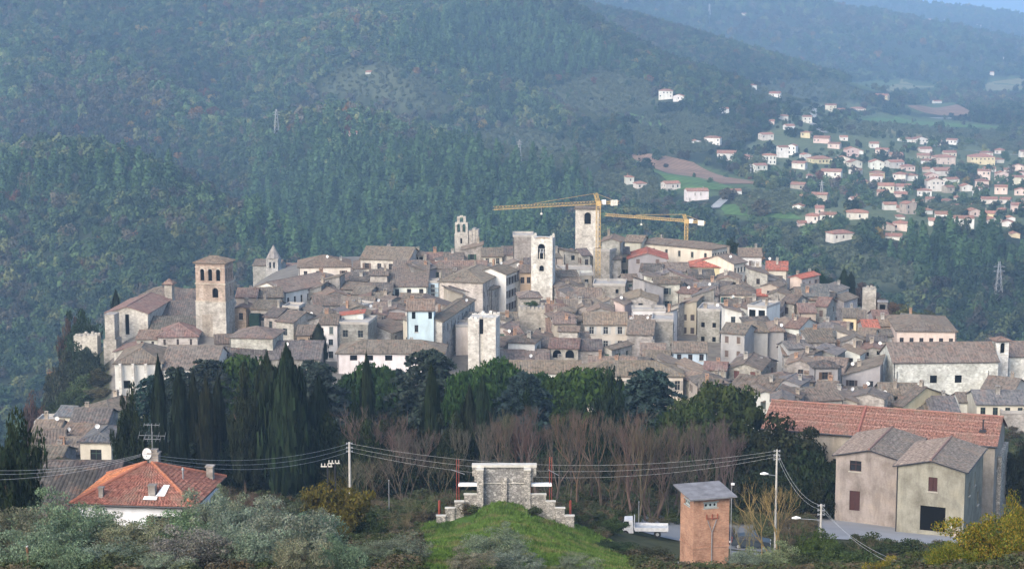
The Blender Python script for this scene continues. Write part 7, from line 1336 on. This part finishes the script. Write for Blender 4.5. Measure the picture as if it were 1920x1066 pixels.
for px, yt, lab in ((614,872,'left of two thin metal posts by the round shrub'),(628,866,'right of two thin metal posts by the round shrub')):
    p = P(px, yt, 192); g = gz(p.x, 192); o = tag(empty('metal_post', (p.x, 192, g)), lab, 'post'); mb = MB(); mb.tube((0,0,0),(0,0,p.z-g),0.10,0.08,7); mb.build('post', M_DMETAL, o); mb = MB(); mb.box(-0.7,0.5,-0.05,0.05,p.z-g-0.15,p.z-g-0.05)
    for k in range(4): mb.tube((-0.6+0.33*k,0,p.z-g-0.05),(-0.6+0.33*k,0,p.z-g+0.22),0.06,n=6)
    mb.build('insulator_bracket', M_COPE, o)
for px, yt, yb, Y, lab in ((729,900,985,200,'thin grey post in the bare thicket left of the spur'),(1198,940,1000,202,'thin pole right of the white truck cab'),(1372,908,1010,176,'slim mast with a camera right of the brick tower')):
    p = P(px, yt, Y); g = gz(p.x, Y); o = tag(empty('thin_post', (p.x, Y, g)), lab, 'post'); mb = MB(); mb.tube((0,0,0),(0,0,p.z-g),0.05,0.04,6); mb.build('post', M_METAL, o); mb = MB(); mb.box(-0.06,0.26 if px == 1372 else 0.06,-0.08,0.08,p.z-g-0.02,p.z-g+(0.16 if px == 1372 else 0.05)); mb.build('head', M_WHITE if px == 1372 else M_METAL, o)
M_CABLE = plain('cable', (0.42,0.43,0.42), 0.5)
def cable(A, B, sag, label, r=0.013):
    A, B = Vector(A), Vector(B); mb = MB(); n = 22; pts = [A.lerp(B, i/n) - Vector((0,0,sag*4*(i/n)*(1-i/n))) for i in range(n+1)]
    for p, q in zip(pts[:-1], pts[1:]): mb.tube(p, q, r, n=4, cap=False)
    tag(mb.build('overhead_cable', M_CABLE), label, 'cable', 'overhead cables')
ap = P(268, 852, 152)
for k, (dy, lab) in enumerate(((0,'top cable from the tall pale pole to the red-roofed house'),(7,'middle cable from the tall pale pole to the red-roofed house'),(14,'lowest cable from the tall pale pole to the red-roofed house'))): cable(a-Vector((0,0,0.15+0.42*k)), P(268, 850+dy*0.6, 152), 1.1+0.15*k, lab)
for k, (yy, lab) in enumerate(((880,'upper cable running off the left edge from the red-roofed house'),(888,'middle cable running off the left edge from the red-roofed house'),(899,'lower cable running off the left edge from the red-roofed house'))): cable(P(264, 851+k*2, 152), P(-40, yy, 140), 0.5, lab)
for k, lab in enumerate(('upper cable crossing the bare trees from the tall pale pole','middle cable crossing the bare trees from the tall pale pole','lower cable crossing the bare trees from the tall pale pole')): cable(a-Vector((0,0,0.15+0.42*k)), b-Vector((0,0,0.15+0.3*k)), 1.9+0.3*k, lab, 0.010)
for k, lab in enumerate(('upper cable between the two street poles','lower cable between the two street poles')): cable(b-Vector((0,0,0.15+0.5*k)), c_-Vector((0,0,0.12+0.4*k)), 1.2, lab)
for k, lab in enumerate(('upper cable descending right from the shorter street pole','lower cable descending right from the shorter street pole')): cable(c_-Vector((0,0,0.12+0.4*k)), P(1690+30*k, 1062, 130), 0.8, lab)
# ---------------------------------------------------------------- vehicles
def truck():
    p = P(1206, 1012, 199); g = gz(p.x, p.y)+0.1; root = tag(empty('flatbed_truck', (p.x, p.y, g), R(-4)), 'small white flatbed truck parked behind the grass spur', 'truck'); W = plain('truck_white', (0.55,0.56,0.57), 0.5)
    mb = MB(); mb.box(-0.9,2.6,-0.95,0.95,0.75,0.86); mb.build('flatbed', plain('bed_floor', (0.42,0.44,0.45), 0.7), root)
    for b in ((-0.9,2.6,-1.0,-0.95,0.72,1.12),(-0.9,2.6,0.95,1.0,0.72,1.12),(2.6,2.65,-0.95,0.95,0.72,1.12)): mb = MB(); mb.box(*b); mb.build('side_board', W, root)
    mb = MB(); z = [(-2.45,0.45),(-2.55,0.95),(-2.35,1.15),(-2.0,1.85),(-1.15,1.9),(-1.05,0.45)]
    L = [(x,-0.85,zz) for x, zz in z]; Rr = [(x,0.85,zz) for x, zz in z]; mb.face(L); mb.face(Rr[::-1])
    for i in range(len(z)): j = (i+1) % len(z); mb.face([L[j],L[i],Rr[i],Rr[j]])
    cab = mb.build('cab', W, root)
    mb = MB(); mb.face([(-2.33,-0.87,1.2),(-1.55,-0.87,1.2),(-1.55,-0.87,1.75),(-2.05,-0.87,1.75)]); mb.build('side_window', M_PANE, cab); mb = MB(); mb.face([(-2.38,-0.75,1.18),(-2.06,-0.75,1.78),(-2.06,0.75,1.78),(-2.38,0.75,1.18)]); mb.build('windscreen', M_PANE, cab)
    mb = MB(); mb.box(-2.3,2.5,-0.4,0.4,0.5,0.74); mb.build('chassis', M_DMETAL, root); mb = MB(); mb.bar((-0.95,-0.9,0.8),(-0.95,-0.9,2.0),0.06); mb.bar((-0.95,0.9,0.8),(-0.95,0.9,2.0),0.06); mb.bar((-0.95,-0.9,2.0),(-0.95,0.9,2.0),0.06); mb.bar((-0.95,-0.9,1.4),(-0.95,0.9,1.4),0.05); mb.build('headboard', W, root)
    for x, y in ((-1.9,-0.78),(-1.9,0.78),(1.5,-0.78),(1.5,0.78)): mb = MB(); mb.tube((x,y-0.12,0.38),(x,y+0.12,0.38),0.38,n=14); wh = mb.build('wheel', plain('tyre', (0.02,0.02,0.02), 0.9), root); mb = MB(); mb.tube((x,y-0.13,0.38),(x,y+0.13,0.38),0.18,n=10); mb.build('rim', M_METAL, wh)
truck()
def car(label, px, py, Y, rz, col, sc=1.0):
    p = P(px, py, Y); g = gz(p.x, p.y)+0.12; root = tag(empty('parked_car', (p.x, p.y, g), R(rz)), label, 'car', 'dark cars parked by the brick tower'); paint = NT('car_paint', 0.45, 0.3); paint.base(col); paint = paint.mat
    prof = [(-2.0,0.35),(-2.05,0.75),(-1.9,0.88),(-1.05,0.98),(-0.55,1.40),(0.75,1.47),(1.5,1.38),(1.95,0.98),(2.05,0.6),(1.98,0.35)]; mb = MB(); hw = 0.82; tp = lambda z: hw if z < 1.0 else hw-0.14*(z-1.0)/0.45
    L = [(x,-tp(z),z) for x, z in prof]; Q = [(x,tp(z),z) for x, z in prof]; mb.face(L); mb.face(Q[::-1])
    for i in range(len(prof)): j = (i+1) % len(prof); mb.face([L[j],L[i],Q[i],Q[j]])
    mb.build('body', paint, root)
    for s in (-1,1):
        for pts in ([(-0.85,1.03),(-0.5,1.36),(0.1,1.40),(0.1,1.03)],[(0.17,1.03),(0.17,1.40),(0.95,1.40),(1.0,1.03)],[(1.08,1.03),(1.03,1.39),(1.4,1.33),(1.62,1.05)]): mb = MB(); mb.face([(x,s*(tp(z)+0.012),z) for x, z in (pts if s < 0 else pts[::-1])]); mb.build('side_window', M_PANE, root)
    mb = MB(); mb.face([(-1.02,-0.72,1.01),(-1.02,0.72,1.01),(-0.58,0.64,1.41),(-0.58,-0.64,1.41)][::-1]); mb.build('windscreen', M_PANE, root); mb = MB(); mb.face([(1.58,-0.64,1.36),(1.58,0.64,1.36),(1.94,0.72,1.03),(1.94,-0.72,1.03)]); mb.build('rear_window', M_PANE, root)
    for x in (-1.3,1.3):
        for y in (-0.74,0.74): mb = MB(); mb.tube((x,y-0.10,0.32),(x,y+0.10,0.32),0.32,n=14); wh = mb.build('wheel', M_DMETAL, root); mb = MB(); mb.tube((x,y-0.11,0.32),(x,y+0.11,0.32),0.19,n=10); mb.build('rim', M_METAL, wh)
    for s in (-1,1): mb = MB(); mb.box(-2.07,-2.0,s*0.6-0.16,s*0.6+0.16,0.62,0.78); mb.build('headlight', M_WHITE, root); mb = MB(); mb.box(1.98,2.06,s*0.62-0.14,s*0.62+0.14,0.7,0.92); mb.build('tail_light', M_RED, root)
car('dark estate car behind the olive tree, right of the brick tower', 1408, 1030, 197, 172, (0.025,0.035,0.045)); car('dark car half hidden behind the brick tower', 1362, 1012, 201, 80, (0.03,0.02,0.025))
p = P(52, 1035, 96); g = gz(p.x, 96); o = tag(empty('curved_post', (p.x, 96, g)), 'rusty curved metal post at the bottom left', 'post'); mb = MB(); h = p.z-g+0.3; pts = [Vector((0.10*math.sin(t*2.4)-0.10, 0, h*t)) for t in np.linspace(0, 1, 9)]
for u, v in zip(pts[:-1], pts[1:]): mb.tube(u, v, 0.07, 0.065, 7)
mb.build('post', plain('rust', (0.16,0.085,0.05), 0.8), o); mb = MB(); mb.tube(pts[-1], pts[-1]+Vector((0.05,0,0.08)), 0.065, 0.02, 7); mb.build('cap', M_METAL, o)
# ---------------------------------------------------------------- names that single each remaining house out
LMK = [(400,540,'the cathedral bell tower'),(1018,500,'the white bell tower'),(1101,420,'the tall plain tower'),(870,440,'the bell gable'),(999,605,'the battlemented tower'),(905,640,'the ruined white tower'),(787,600,'the light blue house'),(1770,700,'the long pale church'),(1755,625,'the pink palace'),(1310,470,'the big cream palace'),(1437,640,'the windowless house'),(1326,500,'the red-roofed house'),(1137,630,'the cream shuttered house'),(1056,660,'the loggia house'),(1630,560,'the small ruined tower'),(1637,665,'the twin-window house'),(930,540,'the big pale palace'),(580,545,'the white convent'),(1395,700,'the red-shuttered house'),(730,660,'the long low white house'),(1200,565,'the one-window house'),(1185,690,'the very long cream building'),(1650,790,'the red warehouse roof'),(175,850,'the slate-roofed cream house'),(660,600,'the terrace house'),(1292,600,'the slanting-roofed house')]
FLMK = [(1310,320,'the brown ploughed field'),(1765,205,'the far brown field'),(1420,400,'the green meadow'),(1860,226,'the pale far road'),(1247,178,'the mountain-foot villa'),(1540,356,'the valley pylon'),(1678,355,'the apartment row'),(1843,300,'the big ochre block'),(1800,420,'the wood-edge terrace'),(1582,448,'the lone white villa'),(1440,300,'the bend cluster'),(1900,380,'the right edge'),(1620,200,'the wooded knoll'),(1900,60,'the hazy plain'),(1309,365,'the broad villa')]
def near_label():
    used = {}
    for h in HOUSES:
        if h['label']: continue
        far = h.get('far'); L = FLMK if far else LMK; lm = min(L, key=lambda l: (l[0]-h['px'])**2*0.7 + ((l[1]-h['py'])*1.6)**2); dx, dy = h['px']-lm[0], h['py']-lm[1]
        rel = ('right of ' if dx > 0 else 'left of ') if abs(dx) > abs(dy)*1.3 else ('below ' if dy > 0 else 'above '); dist = math.hypot(dx, dy); rel = ('just ' if dist < 35 else 'well ' if dist > 85 else '') + rel
        tn = h['tn'] if h['tn'] != 'tiled' else ''
        roof = f"{h['rn']} {tn} roof".replace('  ', ' ') if tn != 'flat' else 'flat roof'
        h['base'] = f"{h['size']} {h['wn']} house, {roof}, {rel}{lm[2]}"; used.setdefault(h['base'], []).append(h)
    for b, hs in used.items():
        hs.sort(key=lambda h: h['px'])
        for i, h in enumerate(hs):
            if len(hs) == 1: h['o']['label'] = b
            elif len(hs) == 2: h['o']['label'] = ('left ' if i == 0 else 'right ') + 'of two: ' + b
            else: h['o']['label'] = f"{ORD[i]} from left: " + b
near_label()
# ---------------------------------------------------------------- woods and air
forest()
def haze():
    mb = MB(); mb.box(-7200, 7200, -60, 14200, -160, 420)
    m = bpy.data.materials.new('haze_air'); m.use_nodes = True; t = m.node_tree; t.nodes.clear()
    v = t.nodes.new('ShaderNodeVolumePrincipled'); o = t.nodes.new('ShaderNodeOutputMaterial')
    v.inputs['Color'].default_value = (0.41, 0.67, 1.0, 1); v.inputs['Density'].default_value = 1.7e-4; v.inputs['Anisotropy'].default_value = 0.0
    t.links.new(v.outputs[0], o.inputs['Volume'])
    tag(mb.build('haze', m), 'thin blue autumn haze filling the valley', 'haze', kind='stuff')
haze()
